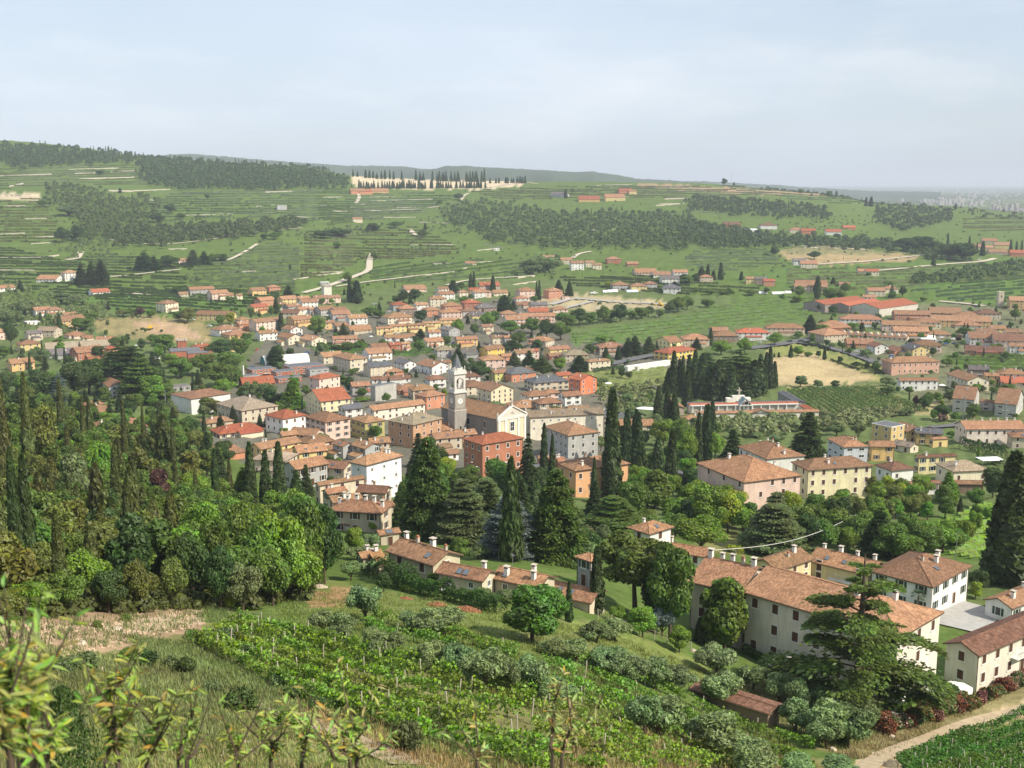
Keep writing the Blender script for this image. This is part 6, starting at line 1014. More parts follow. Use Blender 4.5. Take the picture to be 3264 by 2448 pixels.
trees('D', """co 240 290 450 120 dark;br 350 380 450 120 bright;br 630 370 430 130 bright;cy 715 370 450 60;co 990 15 140 50;br 1000 80 150 90;br 1090 30 140 80 dark;br 330 190 270 80 dark;br 450 210 290 100 dark;br 820 230 290 120 ;br 1370 190 240 60;br 1280 130 180 70;br 2130 240 350 100;ro 1990 270 320 40 dark;br 140 30 140 110;br 560 0 110 110;cy 305 -10 110 60 dark;br 660 730 790 100 dark;br 840 720 840 90;br 940 870 960 130 greyg;br 950 960 1040 150 dark;ro 520 690 730 50 dark;br 750 620 690 120 greyg;br 1370 600 680 90 dark;br 1660 410 500 130;br 1780 500 560 90;br 1500 520 580 70;ro 1605 500 550 60 purple;br 1500 700 780 120;br 1580 640 700 60;br 1960 560 650 130;br 2060 650 700 160;br 1890 600 660 90;br 1820 950 1010 100 dark;br 2060 940 1020 180 broadleaf;br 1930 960 1030 90;cy 1660 370 430 16;cy 1690 370 430 16;br 1150 960 1030 90;br 1320 1010 1140 110;ro 1210 1040 1120 60 purple;br 1750 1120 1240 150;ro 440 560 600 80 greyg;br 260 470 560 70;br 130 450 520 90""")
trees('K', """cy 215 805 945 30;cy 258 825 950 58;cy 920 780 860 20;cy 942 768 860 20;cy 1053 790 890 36;co 815 810 890 60 dark;co 1440 810 890 50 dark;co 1500 810 910 40 dark;br 1380 670 770 160 greyg;br 1280 690 780 150 greyg;br 1430 670 720 50 dark;br 1730 820 860 40 lime;cy 1480 280 335 22;br 850 305 345 60 dark;br 1520 275 310 26;br 200 770 830 60 ;co 2120 820 860 60;br 2180 780 830 80 dark;br 360 650 700 50;br 140 590 630 50;br 640 520 570 60 dark;cy 655 480 520 20;br 480 470 510 100 ;br 350 480 530 90 dark;br 150 510 560 150 dark;br 60 520 570 120 dark""")
trees('L', """cy 374 640 745 34;cy 297 648 720 24;cy 258 665 720 44;cy 330 690 745 34;cy 500 695 745 26;br 215 710 760 60 dark;br 170 720 770 90;cy 960 725 820 46 dark;cy 1055 730 780 34;cy 1662 590 660 26 dark;br 560 810 840 70;br 650 790 830 40 dark;br 310 800 835 70;br 400 810 835 70;br 1390 750 780 70;cy 1880 480 545 18;cy 1750 460 530 16;cy 2130 500 570 20;cy 2165 510 575 16;cy 2196 505 575 16;cy 1960 510 600 34 dark;cy 1925 520 580 14;br 1850 520 630 180 dark;br 1760 520 620 150 dark;br 1600 480 570 180 dark;br 1500 490 570 160 dark;cy 1255 245 300 20;cy 1285 242 300 30;cy 1797 280 320 14;br 395 128 165 36 dark;br 455 152 172 16 dark;br 1030 205 250 50;cy 1075 205 235 16;br 860 195 225 50;br 1270 700 720 40;br 820 470 510 60;br 940 570 620 80 dark;br 700 540 600 60 dark""")
# the cypress rows on the ridge estate
R_ = random.Random(2)
for xs, yb, h in ((range(238, 300, 13), 278, 52), (range(312, 430, 13), 278, 50), (range(432, 510, 14), 277, 46), (range(512, 735, 11), 278, 50), (range(748, 812, 14), 276, 44), (range(838, 1010, 13), 275, 46), (range(230, 520, 24), 208, 38), (range(600, 660, 22), 212, 40), (range(700, 1000, 13), 216, 46), (range(1040, 1245, 17), 246, 42)):
    for x in xs:
        if R_.random() < .88: tree_px('K', 'cypress' if R_.random() < .62 else 'conifer', x+R_.uniform(-4, 4), yb-h*R_.uniform(.7, 1.15), yb+R_.uniform(-1, 2), R_.uniform(12, 18), 'dark', group='cypress rows on the ridge')
# garden trees filling the gaps of the village
def inside(x, y, m):
    for fx, fy, a, b, r in FOOT:
        dx, dy = x-fx, y-fy
        if abs(dx) > 45 or abs(dy) > 45: continue
        c, s = math.cos(r), math.sin(r)
        if abs(dx*c+dy*s) < a+m and abs(-dx*s+dy*c) < b+m: return True
    return False
def gardens():
    polys = [zp((420,640),(900,610),(1220,640),(1240,730),(1480,760),(1300,850),(1130,800),(960,860),(700,900),(520,870),(480,720)), zp((1740,690),(2212,640),(2212,900),(1960,890),(1880,800),(1750,740)), zp((40,660),(230,650),(420,760),(300,860),(0,830)), zp((450,880),(820,900),(860,1060),(760,1100),(560,1000))]; n = 0; R = random.Random(4)
    ax = [(x, y, r) for x, y, r in tree_pos]
    for _ in range(11000):
        po = polys[R.choice([0, 0, 0, 1, 1, 2, 3])]; xs = [p[0] for p in po]; ys = [p[1] for p in po]; px, py = R.uniform(min(xs), max(xs)), R.uniform(min(ys), max(ys))
        if not bool(pin(po, px, py)): continue
        x, d, z = locate(px, py)
        if inside(x, d, 1.6) or any((x-a)**2+(d-b)**2 < (r*.55+1.9)**2 for a, b, r in ax): continue
        k = R.choice(['broadleaf', 'broadleaf', 'round', 'round', 'shrub', 'shrub', 'conifer', 'cypress', 'olive']); h = dict(broadleaf=R.uniform(4, 7.5), round=R.uniform(3.2, 6), shrub=R.uniform(1.6, 2.8), conifer=R.uniform(5, 9), cypress=R.uniform(4, 8), olive=R.uniform(3, 4.5))[k]
        tree(k, x, d, h, None, R.choice(['broadleaf', 'dark', 'bright', None, 'greyg']) if k in ('broadleaf', 'round', 'shrub') else None, z, group='garden trees of the village', name='garden_tree'); ax.append((x, d, 2)); n += 1
        if n >= 520: break
gardens()
def belt(polys, n, seed, sp, kinds, cols, hr, group, name):
    R = random.Random(seed); ax = [(x, y) for x, y, r in tree_pos]; c = 0
    for _ in range(n*25):
        po = R.choice(polys); xs = [p[0] for p in po]; ys = [p[1] for p in po]; px, py = R.uniform(min(xs), max(xs)), R.uniform(min(ys), max(ys))
        if not bool(pin(po, px, py)): continue
        x, d, z = locate(px, py)
        if inside(x, d, 2.2) or any((x-a)**2+(d-b)**2 < sp*sp for a, b in ax): continue
        k = R.choice(kinds); tree(k, x, d, R.uniform(*hr)*(1.3 if k in ('cypress', 'conifer') else 1), None, R.choice(cols) if k in ('broadleaf', 'round') else None, z, group=group, name=name if k == 'broadleaf' else None); ax.append((x, d)); c += 1
        if c >= n: break
belt([[vp('M', *p) for p in [(-40,180),(700,240),(1100,310),(1330,440),(1500,640),(1250,690),(900,600),(400,540),(-40,500)]]], 110, 20, 6.0, ['broadleaf', 'forest_pine', 'round', 'forest_pine', 'conifer'], ['khaki', 'dark', 'broadleaf', 'broadleaf'], (7, 10.5), 'trees of the steep wood', 'leafy_tree')
belt([zp((0,830),(300,870),(520,900),(480,940),(300,960),(0,900)), zp((60,760),(360,770),(520,800),(520,860),(300,860),(20,830))], 90, 21, 7.5, ['broadleaf', 'broadleaf', 'round', 'conifer', 'cypress'], ['broadleaf', 'dark', 'khaki', 'bright', 'greyg'], (6, 10), 'trees behind the near wood', 'leafy_tree')
belt([zp((840,1010),(1010,1000),(1230,1060),(1480,1100),(1480,1160),(1250,1170),(860,1150))], 42, 22, 6.5, ['broadleaf', 'round', 'deodar', 'conifer', 'cedar'], ['broadleaf', 'dark', 'greyg', 'bright'], (6, 10), 'trees of the park', 'park_tree')
belt([zp((1380,1000),(1500,990),(1500,1060),(1560,1130),(1700,1150),(1640,1180),(1450,1130),(1370,1060))], 22, 23, 6.0, ['broadleaf', 'round', 'broadleaf'], ['broadleaf', 'bright', 'bright', 'dark'], (6, 9), 'trees of the park', 'park_tree')
belt([zp((1700,1120),(1900,1080),(2080,1060),(2120,1110),(1920,1150),(1720,1170))], 30, 24, 4.6, ['broadleaf', 'broadleaf', 'round'], ['broadleaf', 'bright', 'khaki', 'broadleaf'], (5.5, 8), 'orchard trees', 'orchard_tree')
belt([zp((1330,860),(1440,850),(1500,900),(1700,910),(1700,935),(1480,960),(1360,960))], 26, 25, 6.5, ['olive', 'olive', 'round', 'broadleaf'], ['greyg', 'broadleaf'], (4.5, 7), 'trees by the cemetery', 'leafy_tree')
belt([zp((1010,1150),(1240,1190),(1270,1225),(1130,1200),(1000,1175)), zp((1250,1180),(1330,1170),(1480,1180),(1480,1215),(1290,1215))], 16, 26, 5.0, ['broadleaf', 'round', 'olive'], ['broadleaf', 'bright', 'greyg'], (4, 6.5), 'trees of the park', 'park_tree')
belt([zp((1480,1090),(1610,1090),(1620,1150),(1500,1160))], 5, 27, 5.0, ['broadleaf'], ['lime', 'bright', 'lime'], (8, 10), 'bright trees of the park', 'park_tree')
x, d, z = place('F', 1330, 1480); pc, pt = palm(); r = ob('palm_tree', None, None, (x, d, z), 0, 1.25); ob('crown', pc, r, col=(.10,.14,.04)); ob('trunk', pt, r); ob('dead_fronds', palm_skirt(), r, col=(.30,.19,.06)); thing(r, "palm with a skirt of dead orange fronds in front of a cedar", 'palm', None, True)
x, d, z = place('O', 1660, 590); r = ob('palm_tree', None, None, (x, d, z), 0, .8); ob('crown', pc, r, col=(.06,.09,.04)); ob('trunk', pt, r); thing(r, "small dark palm against the ivy-clad villa wing", 'palm', None, True)
# ------------------------------------------------------------------ near vines, hedges, grass, props
ORD1 = ['first','second','third','fourth','fifth','sixth','seventh','eighth','ninth','tenth','eleventh','twelfth','thirteenth','fourteenth','fifteenth','sixteenth','seventeenth']
mb = MB(); mb.tube([(0,0,-.5),(0,0,1.9)], .065, 5); POST = mb.mesh('post', ['pale_wood'])
mb = MB(); mb.tube([(0,0,-.3),(.05,.03,.4),(-.04,.02,.9)], [.05,.04,.03], 5); STOCK = mb.mesh('vine_stock', ['bark'])
def vine_row(wp, col, per=75, leaf=.24, hgt=1.6, wid=.27, desc="", posts=6.0, z0=.45, gaps=.12, group='vine rows', fixed=False):
    wp = dense(wp, 1.0); R = np.random.default_rng(len(ITEMS)); cx, cy = wp[0]; cz = float(gz(cx, cy)); P, Nn = [], []
    for (x0, y0), (x1, y1) in zip(wp[:-1], wp[1:]):
        vig = np.clip(R.normal(1, .22), .35, 1.45); n = int(per*math.hypot(x1-x0, y1-y0)*vig)
        if R.random() < gaps: n = n//5
        if n < 1: continue
        t = R.random(n); x = x0+(x1-x0)*t; y = y0+(y1-y0)*t; L = math.hypot(x1-x0, y1-y0)+1e-6; nx, ny = -(y1-y0)/L, (x1-x0)/L; o = R.normal(0, 1, n)*wid; zz = z0+(hgt*vig**.5-z0)*R.random(n)**.8+(R.random(n) < .04)*R.uniform(0, .5, n)
        P.append(np.stack([x+nx*o-cx, y+ny*o-cy, gz(x+nx*o, y+ny*o)+zz-cz], 1)); Nn.append(np.stack([nx*o*1.3, ny*o*1.3, .5+0*o], 1))
    if not P: return
    root = ob('vine_row', None, None, (cx, cy, cz)); ob('foliage', quad_mesh('foliage', leaves(np.concatenate(P), np.concatenate(Nn), leaf, 1.25, .7, R=R), ['leaf']), root, col=col)
    if posts:
        acc = 0
        for i, ((x0, y0), (x1, y1)) in enumerate(zip(wp[:-1], wp[1:])):
            acc += math.hypot(x1-x0, y1-y0)
            if acc > posts: acc = 0; p = ob('post', POST, root, (x0-cx, y0-cy, float(gz(x0, y0))-cz), 0, (1, 1, R.uniform(.95, 1.25))); p.rotation_euler = (R.normal(0, .06), R.normal(0, .06), 0)
            elif i % 2 == 0: ob('vine_stock', STOCK, root, (x0-cx, y0-cy, float(gz(x0, y0))-cz), R.uniform(0, 6))
    m = wp[len(wp)//2]; return thing(root, desc, 'vine row', group, fixed, (m[0], m[1], float(gz(*m))))
def row_px(v, pts, **kw):
    w = [locate(*vp(v, *p))[:2] for p in pts]; w = list(zip(*smooth(w, 12))); return vine_row(w, **kw)
A_ = [(425,1395),(640,1500),(900,1592),(1190,1680)]; B_ = [(520,1348),(900,1443),(1190,1520),(1760,1672)]
for i in range(6):
    t = i/5; a = list(zip(*smooth(A_, 6))); b = list(zip(*smooth(B_, 6))); row_px('Z', [(p[0]*(1-t)+q[0]*t, p[1]*(1-t)+q[1]*t) for p, q in zip(a, b)], col=(.155+.02*(i % 3), .285+.02*(i % 2), .030), desc=f"{ORD1[i]} long leafy vine row up from the gravel path", fixed=True, group='vine rows on the near slope')
for i, p in enumerate([[(1190,1418),(1440,1500),(1760,1622)],[(1172,1445),(1420,1525),(1740,1650)],[(1180,1478),(1400,1552),(1640,1650)],[(806,1341),(900,1360),(1000,1386)],[(790,1364),(985,1408)],[(1000,1390),(1120,1420)],[(1030,1410),(1120,1432)]]):
    row_px('Z', p, col=(.155,.28,.03), desc=f"{ORD1[i]} short vine row among the olive trees", fixed=True, group='vine rows on the near slope')
for i in range(7):
    o = i*42; row_px('O', [(1560+o*.75,1375+o*.85),(1800+o*.8,1262+o*.95),(2260+o,1075+o*1.2)], col=(.07+.012*(i % 2),.165,.022), per=60, desc=f"{ORD1[i]} vine row below the dirt road in the corner vineyard", fixed=True, group='vine rows by the dirt road', gaps=.03)
for i in range(17):
    t = i/16; row_px('D', [(30+730*t, 1000-35*t), (185+865*t, 1112-30*t), (335+1000*t, 1228-25*t)], col=(.075,.15,.03), per=16, leaf=.42, hgt=1.7, wid=.45, z0=.2, desc=f"{ORD1[i]} vine row counted from the cemetery wall", fixed=True, posts=0, gaps=.08, group='vine rows by the cemetery')
field(zp((1940,1165),(2130,1085),(2225,1130),(2225,1225),(2080,1205),(1960,1180)), 7, -.12, .9, 1.0, (.08,.18,.025), .03, 1, 9, 81)
field(zp((640,740),(1010,748),(900,772),(690,768)), 7, .05, 1.8, 1.4, (.07,.15,.03), .1, 1, 9, 82)
def hedge(v, pts, hgt, wid, col, desc, per=220, leaf=.22, group='hedges'):
    w = dense(list(zip(*smooth([locate(*vp(v, *p))[:2] for p in pts], 16))), .9); R = np.random.default_rng(len(ITEMS)); cx, cy = w[0]; cz = float(gz(cx, cy)); P, Nn = [], []
    for (x0, y0), (x1, y1) in zip(w[:-1], w[1:]):
        L = math.hypot(x1-x0, y1-y0)+1e-6; n = int(per*L); t = R.random(n); nx, ny = -(y1-y0)/L, (x1-x0)/L; a = R.uniform(0, math.pi, n); b = R.normal(1, .10)
        o = np.cos(a)*wid/2*b*R.uniform(.85, 1.1, n); h = np.sin(a)**.6*hgt*b*R.uniform(.85, 1.06, n); x = x0+(x1-x0)*t+nx*o; y = y0+(y1-y0)*t+ny*o
        P.append(np.stack([x-cx, y-cy, gz(x, y)+h-cz], 1)); Nn.append(np.stack([nx*np.cos(a), ny*np.cos(a), np.sin(a)], 1))
    o = ob('hedge', quad_mesh('hedge', leaves(np.concatenate(P), np.concatenate(Nn), leaf, 1.3, .6, R=R), ['leaf']), loc=(cx, cy, cz), col=col); m = w[len(w)//2]; thing(o, desc, 'hedge', group, True, (m[0], m[1], float(gz(*m))+hgt))
hedge('T', [(330,660),(600,720),(900,800),(1150,860),(1330,905)], 2.4, 2.4, (.06,.12,.022), "long clipped green hedge in front of the lower farmhouses", 380, .2)
hedge('T', [(150,560),(330,640),(480,690)], 3.2, 3.0, (.05,.10,.022), "dark bushy hedge at the head of the clipped hedge")
hedge('C', [(-30,790),(100,775),(270,755)], 2.4, 2.0, (.045,.10,.025), "straight dark green hedge beside the beige hipped house", 90, .35)
hedge('C', [(1830,545),(1920,565),(2010,585),(2060,600)], 2.2, 2.0, (.03,.06,.02), "dark hedge in front of the beige flats", 70, .35)
hedge('H', [(1540,600),(1750,640),(2010,690)], 4.5, 3, (.045,.09,.02), "tall clipped hedge below the long pink house", 130, .35)
hedge('H', [(1760,740),(1900,770),(1990,790)], 2.5, 2.5, (.05,.11,.025), "low clipped hedge beside the white garden tent", 100, .3)
hedge('R', [(830,1350),(920,1400),(1040,1470),(1200,1540)], 1.3, 1.6, (.05,.11,.02), "low box hedge along the villa terrace", 260, .17)
hedge('S', [(1640,590),(1740,610)], 2.6, 2.2, (.10,.17,.02), "leafy arch hedge beside the ivy-clad wall", 240, .2)
hedge('D', [(720,780),(860,830),(900,850)], 2.2, 2.5, (.04,.08,.02), "dark hedge along the lower edge of the sports field", 80, .35)
hedge('D', [(430,720),(560,770),(700,815)], 1.4, 1.6, (.05,.08,.025), "low scrub hedge between sports field and street", 60, .35)
# ivy on the sunny wall of the villa wing
x0, d0, z0 = place('S', 1560, 640); vill = min((o for o in bpy.data.objects if o.name.startswith('villa') and o.type == 'EMPTY'), key=lambda o: (o.location.x-place('S', 1300, 560, 6)[0])**2+(o.location.y-place('S', 1300, 560, 6)[1])**2)
def ivy():
    w = [c for c in vill.children if c.name.startswith('wall')][0]; xs = [v.co.x for v in w.data.vertices]; ys = [v.co.y for v in w.data.vertices]; c, s = math.cos(vill.rotation_euler.z), math.sin(vill.rotation_euler.z); R = np.random.default_rng(8); best = None
    for nx, ny, off, half in ((1,0,max(xs),max(ys)),(-1,0,max(xs),max(ys)),(0,1,max(ys),max(xs)),(0,-1,max(ys),max(xs))):
        wx, wy = nx*c-ny*s, nx*s+ny*c
        if wx > .3 and (best is None or wx > best[0]): best = (wx, nx, ny, off, half)
    _, nx, ny, off, half = best; n = 2600; t = R.uniform(.0, .95, n)*half; z = R.uniform(0, 6.2, n); k = R.random(n) < np.clip(1.2-np.abs(t/half-.5)*1.4, 0, 1); t, z = t[k], z[k]; n = len(t)
    if (-ny)*c*0-1 > 0: t = -t
    P = np.stack([nx*(off+.08)-ny*t, ny*(off+.08)+nx*t, z], 1); ob('ivy', quad_mesh('ivy', leaves(P, np.array([[nx, ny, .3]])+0*P, .34, 1.1, .4, R=R), ['leaf']), vill, col=(.16,.22,.03))
ivy()
# oleanders along the gravel terrace
bl = None
def oleanders():
    w = dense(list(zip(*smooth([locate(*vp('O', *p))[:2] for p in [(1490,1190),(1640,1150),(1800,1100),(1960,1050),(2120,980),(2250,920)]], 20))), 2.1); R = np.random.default_rng(5); C = lobes(171, 12, .4, 2.1, 1.1, .6); blm = lobe_crown('blossom', 172, C*[1.04,1.04,1.04,1.04], 44, .16, 1.1, .9); fol = lobe_crown('foliage', 173, C, 150, .17, 2.4, .7)
    for i, (x, y) in enumerate(w):
        s = R.uniform(.8, 1.2); root = ob('oleander_shrub', None, None, (x, y, float(gz(x, y))-.1), R.uniform(0, 6), s); pink = i % 5 in (1, 2) and R.random() < .8
        ob('foliage', fol, root, col=(.085,.125,.035) if i % 3 else (.17,.085,.04)); ob('blossom', blm, root, col=(.75,.34,.36) if pink else (.42,.12,.06)); thing(root, ("pink flowering oleander" if pink else "rust red oleander")+" shrub beside the cream barn", 'oleander', 'oleanders by the barn')
oleanders()
for v, px, py in (('D',1455,1285),('D',1610,520)): x, d, z = place(v, px, py); s = 1.7; root = ob('oleander_shrub', None, None, (x, d, z), 0, s); C = lobes(175, 12, .4, 2.1, 1.1, .6); ob('foliage', lobe_crown('foliage', 176, C, 110, .2, 2, .7), root, col=(.06,.10,.03)); ob('blossom', lobe_crown('blossom', 177, C*1.04, 60, .2, 1.1, .9), root, col=(.55,.22,.27)); thing(root, "large pink flowering shrub in a garden", 'oleander', 'flowering shrubs')
# grass, weeds and stones of the foreground slope
def scatter_grass(name, poly, n, hgt, col, seed, blades=6, wid=.035, spread=.16, yb=1.0):
    R = np.random.default_rng(seed); xs = [p[0] for p in poly]; ys = [p[1] for p in poly]; V = []
    px = R.uniform(min(xs), max(xs), n*3); py = R.uniform(min(ys), max(ys), n*3); k = np.nonzero(pin(poly, px, py))[0][:n]
    for i in k:
        x, d, z = locate(px[i], py[i])
        if z < -60: pass
        m = blades; a = R.uniform(0, 6.283, m); ln = R.uniform(.1, .55, m)*hgt; h = R.uniform(.5, 1.2, m)*hgt; bx = x+R.normal(0, spread, m); by = d+R.normal(0, spread, m); sx, sy = -np.sin(a)*wid, np.cos(a)*wid
        b0 = np.stack([bx-sx, by-sy, np.full(m, z-.05)], 1); b1 = np.stack([bx+sx, by+sy, np.full(m, z-.05)], 1); t1 = np.stack([bx+np.cos(a)*ln+sx*.2, by+np.sin(a)*ln+sy*.2, z+h], 1); t0 = np.stack([bx+np.cos(a)*ln*.9-sx*.2, by+np.sin(a)*ln*.9-sy*.2, z+h*.97], 1); V.append(np.stack([b0, b1, t1, t0], 1))
    stuff(ob(name, quad_mesh(name, np.concatenate(V), ['leaf']), col=col))
scatter_grass('weeds', zp((-30,1345),(440,1312),(440,1350),(300,1385),(-30,1440)), 700, .4, (.17,.20,.07), 31, 7, .05, .3)
scatter_grass('weeds', zp((280,1375),(430,1395),(650,1510),(640,1560),(480,1520),(330,1430)), 2600, .4, (.20,.24,.08), 33, 7, .05, .3)
FG = zp((-40,1440),(100,1400),(260,1425),(450,1530),(700,1590),(960,1680),(900,1760),(-40,1760))
scatter_grass('dry_grass', FG, 2400, .34, (.33,.29,.13), 1, 7); scatter_grass('green_grass', FG, 8500, .34, (.23,.275,.085), 2, 7)
scatter_grass('weeds', zp((60,1480),(200,1410),(380,1440),(520,1560),(420,1640),(200,1570)), 2200, .42, (.19,.235,.085), 3, 8, .05, .3); scatter_grass('weeds', zp((380,1370),(560,1420),(900,1520),(1180,1640),(1100,1680),(850,1600),(620,1510),(420,1430)), 2000, .45, (.15,.21,.05), 4, 8, .05, .35)
scatter_grass('dry_grass', zp((600,1480),(900,1590),(1200,1680),(1000,1700),(600,1540)), 1500, .4, (.34,.26,.11), 5, 7, .04); scatter_grass('meadow_grass', zp((660,1270),(830,1280),(1300,1360),(1580,1470),(1560,1500),(1250,1430),(900,1420),(560,1340)), 5200, .28, (.19,.235,.055), 6, 6, .05, .3)
scatter_grass('meadow_grass', zp((900,1440),(1250,1440),(1800,1630),(1950,1560),(1750,1440),(1560,1480),(1760,1660),(1200,1560)), 4600, .4, (.19,.22,.06), 7, 6, .06, .35); scatter_grass('dry_grass', zp((1180,1540),(1500,1600),(1800,1659),(1800,1720),(1200,1700)), 2200, .5, (.30,.24,.10), 8, 6, .05, .3); scatter_grass('weeds', zp((430,1310),(560,1335),(900,1440),(820,1460),(520,1380),(430,1340)), 1800, .5, (.16,.21,.06), 9, 7, .05, .3)
scatter_grass('dry_grass', zp((1860,1600),(2212,1460),(2212,1480),(1900,1640),(1800,1640)), 1500, .4, (.30,.24,.11), 10, 6, .05, .3)
def stones(name, poly, n, smin, smax, seed, mat='rock', kind='stuff'):
    R = np.random.default_rng(seed); xs = [p[0] for p in poly]; ys = [p[1] for p in poly]; mb = MB(); c = 0
    while c < n:
        px, py = R.uniform(min(xs), max(xs)), R.uniform(min(ys), max(ys))
        if not bool(pin(poly, px, py)): continue
        x, d, z = locate(px, py); s = smin+(smax-smin)*R.random()**3; k = 5; a0 = R.uniform(0, 6); top = (x+R.normal(0, s*.15), d+R.normal(0, s*.15), z+s*R.uniform(.4, .8)); ring = [(x+math.cos(a0+i*6.283/k)*s*R.uniform(.6, 1), d+math.sin(a0+i*6.283/k)*s*R.uniform(.6, 1), z-.05+R.uniform(0, .25)*s) for i in range(k)]
        for i in range(k): mb.face([ring[i], ring[(i+1) % k], top])
        c += 1
    return ob(name, mb.mesh(name, [mat]))
stuff(stones('scree', zp((-30,1345),(180,1350),(300,1325),(440,1312),(440,1350),(300,1380),(150,1420),(-30,1440)), 1700, .06, .40, 1, 'scree')); stuff(stones('scree', zp((200,1395),(330,1395),(420,1440),(520,1530),(480,1540),(300,1440)), 450, .04, .25, 2, 'scree')); stuff(stones('scree', zp((330,1500),(620,1640),(560,1680),(300,1590)), 500, .03, .18, 3)); stuff(stones('scree', zp((560,1570),(720,1610),(900,1680),(820,1700),(640,1620)), 500, .03, .14, 4))
def heap(v, px, py, wpx, mat, desc, cat, name, n=60, seed=0):
    x, d, z = place(v, px, py); w = wpx*VIEWS[v][2]*math.hypot(d, z)/F; R = np.random.default_rng(seed); mb = MB()
    for _ in range(n):
        a, r = R.uniform(0, 6.28), R.random()**.7*w/2; X, Y = math.cos(a)*r, math.sin(a)*r*.55; h = (1-r/(w/2))*w*.16; s = R.uniform(.12, .32); k = 5; ring = [(X+math.cos(i*1.2566)*s, Y+math.sin(i*1.2566)*s, h-.2+R.uniform(0, .1)) for i in range(k)]; top = (X, Y, h+s*.7)
        for i in range(k): mb.face([ring[i], ring[(i+1) % k], top])
    thing(ob(name, mb.mesh(name, [mat]), loc=(x, d, z), rz=-.35), desc, cat, None, True)
heap('T', 430, 770, 140, 'soil', "small heap of red earth beside the clipped hedge, nearer the olives", 'earth heap', 'earth_heap', 90, 1); heap('T', 720, 825, 200, 'soil', "rounded heap of red earth at the middle of the hedge", 'earth heap', 'earth_heap', 120, 2); heap('T', 1000, 880, 300, 'soil', "long low spread of red earth toward the walnut tree", 'earth heap', 'earth_heap', 170, 3); heap('N', 45, 445, 95, 'rock', "pile of pale stones at the edge of the bright wood", 'stone pile', 'stone_pile', 90, 4)
for i, (v, px, py, s) in enumerate([('P',548,485,.28),('P',908,665,.2),('P',440,350,.5),('P',640,270,.45),('O',1222,1285,.5),('O',1530,1215,.4),('O',1427,1303,.3),('R',410,1345,.5)]):
    x, d, z = place(v, px, py); R = np.random.default_rng(i); mb = MB(); rings = [[(math.cos(a*1.047)*s*q*R.uniform(.8, 1.1), math.sin(a*1.047)*s*q*R.uniform(.8, 1.1), zz*s) for a in range(6)] for q, zz in ((1, -.2), (1.05, .3), (.6, .7))]
    for a, b in ((0, 1), (1, 2)):
        for k in range(6): mb.face([rings[a][k], rings[a][(k+1) % 6], rings[b][(k+1) % 6], rings[b][k]])
    mb.face(rings[2]); thing(ob('boulder', mb.mesh('boulder', ['rock']), loc=(x, d, z)), "pale limestone boulder lying in the grass", 'boulder', 'boulders')
for px, py, w in [(1150,600,110),(1300,690,190),(1040,310,90),(530,250,70),(680,215,60),(1000,500,130),(950,470,110),(800,450,130),(700,430,120),(460,470,150),(360,490,150),(1620,640,150),(1500,570,120),(1720,690,110),(1830,700,120),(770,640,110),(1230,330,140),(1350,420,120),(1560,780,130),(1900,820,110)]: tree_px('P', 'shrub', px, py-w*.62, py+w*.12, w, random.choice(['shrub', 'greyg', 'dark', 'broadleaf']), group='bushes of the near slope')
# almond shoots close to the viewpoint
def leaf_blade(seed, L=.105, w=.026):
    mb = MB(); n = 5; R = random.Random(seed); cv = R.uniform(.1, .4); prev = None
    for i in range(n+1):
        t = i/n; x = L*t; z = -cv*L*t*t; h = w/2*math.sin(math.pi*min(1, .12+t*.88))**.8*(1-.2*t); cur = [(x, -h, z+h*.35), (x, 0, z), (x, h, z+h*.35)]
        if prev: mb.face([prev[0], cur[0], cur[1], prev[1]]); mb.face([prev[1], cur[1], cur[2], prev[2]])
        prev = cur
    me = mb.mesh('leaf', ['leaf']); return me
BL = [leaf_blade(s) for s in range(5)]
def shoot(v, tip, low, d, n, scale=1.0, desc="", col=(.19,.26,.05), branches=0, seed=0):
    R = random.Random(seed); px, py = vp(v, *tip); d *= 1.35; x1, z1 = u_of(px, py)*d, d*float(s_of(py)); qx, qy = vp(v, *low); d0 = d*.97; x0, z0 = u_of(qx, qy)*d0, d0*float(s_of(qy)); k = Vector((x1-x0, d-d0, z1-z0)); gx, gy = x0-k.x*.35, d0-k.y*.35; g = float(gz(gx, max(gy, 1.5))); root = ob('almond_shoot', None, None, (gx, gy, g)); base = Vector((gx, gy, g))
    pts = [Vector((gx, gy, g-.1))-base]; top = Vector((x1, d, z1))-base; lowp = Vector((x0, d0, z0))-base
    for i in range(1, 9): t = i/8; p = lowp.lerp(top, t)+Vector((R.gauss(0, .012), R.gauss(0, .012), 0))*min(1, 8-i); pts.append(p)
    mb = MB(); mb.tube([tuple(p) for p in pts], [.022*scale]+[.016*scale*(1-i/9)+.003 for i in range(8)], 6); ob('stem', mb.mesh('stem', ['bark']), root); lines = [pts[1:]]
    for b in range(branches):
        i = R.randint(1, 6); p0 = pts[i]; dr = Vector((R.uniform(-1, 1), R.uniform(-.6, .6), R.uniform(.5, 1.2))).normalized()*R.uniform(.25, .55)*scale; bp = [p0, p0+dr*.5+Vector((0, 0, .02)), p0+dr+Vector((0, 0, .1))]; mb = MB(); mb.tube([tuple(p) for p in bp], [.008*scale, .006*scale, .002], 5); ob('twig', mb.mesh('twig', ['bark']), root); lines.append(bp)
    for i in range(n):
        ln = lines[0] if (i % (branches+1) == 0 or R.random() < .35) else R.choice(lines); t = R.random()**.8*(len(ln)-1.001); j = int(t); p = ln[j].lerp(ln[j+1], t-j); o = ob('leaf', R.choice(BL), root, p, 0, scale*R.uniform(.7, 1.25), tuple(c*R.uniform(.75, 1.3) for c in col) if R.random() > .05 else (.40,.28,.05)); o.rotation_euler = (R.gauss(0, .7), R.uniform(-.9, .7), R.uniform(0, 6.28))
    thing(root, desc, 'almond shoot', 'almond shoots at the viewpoint', False, (x1, d, z1))
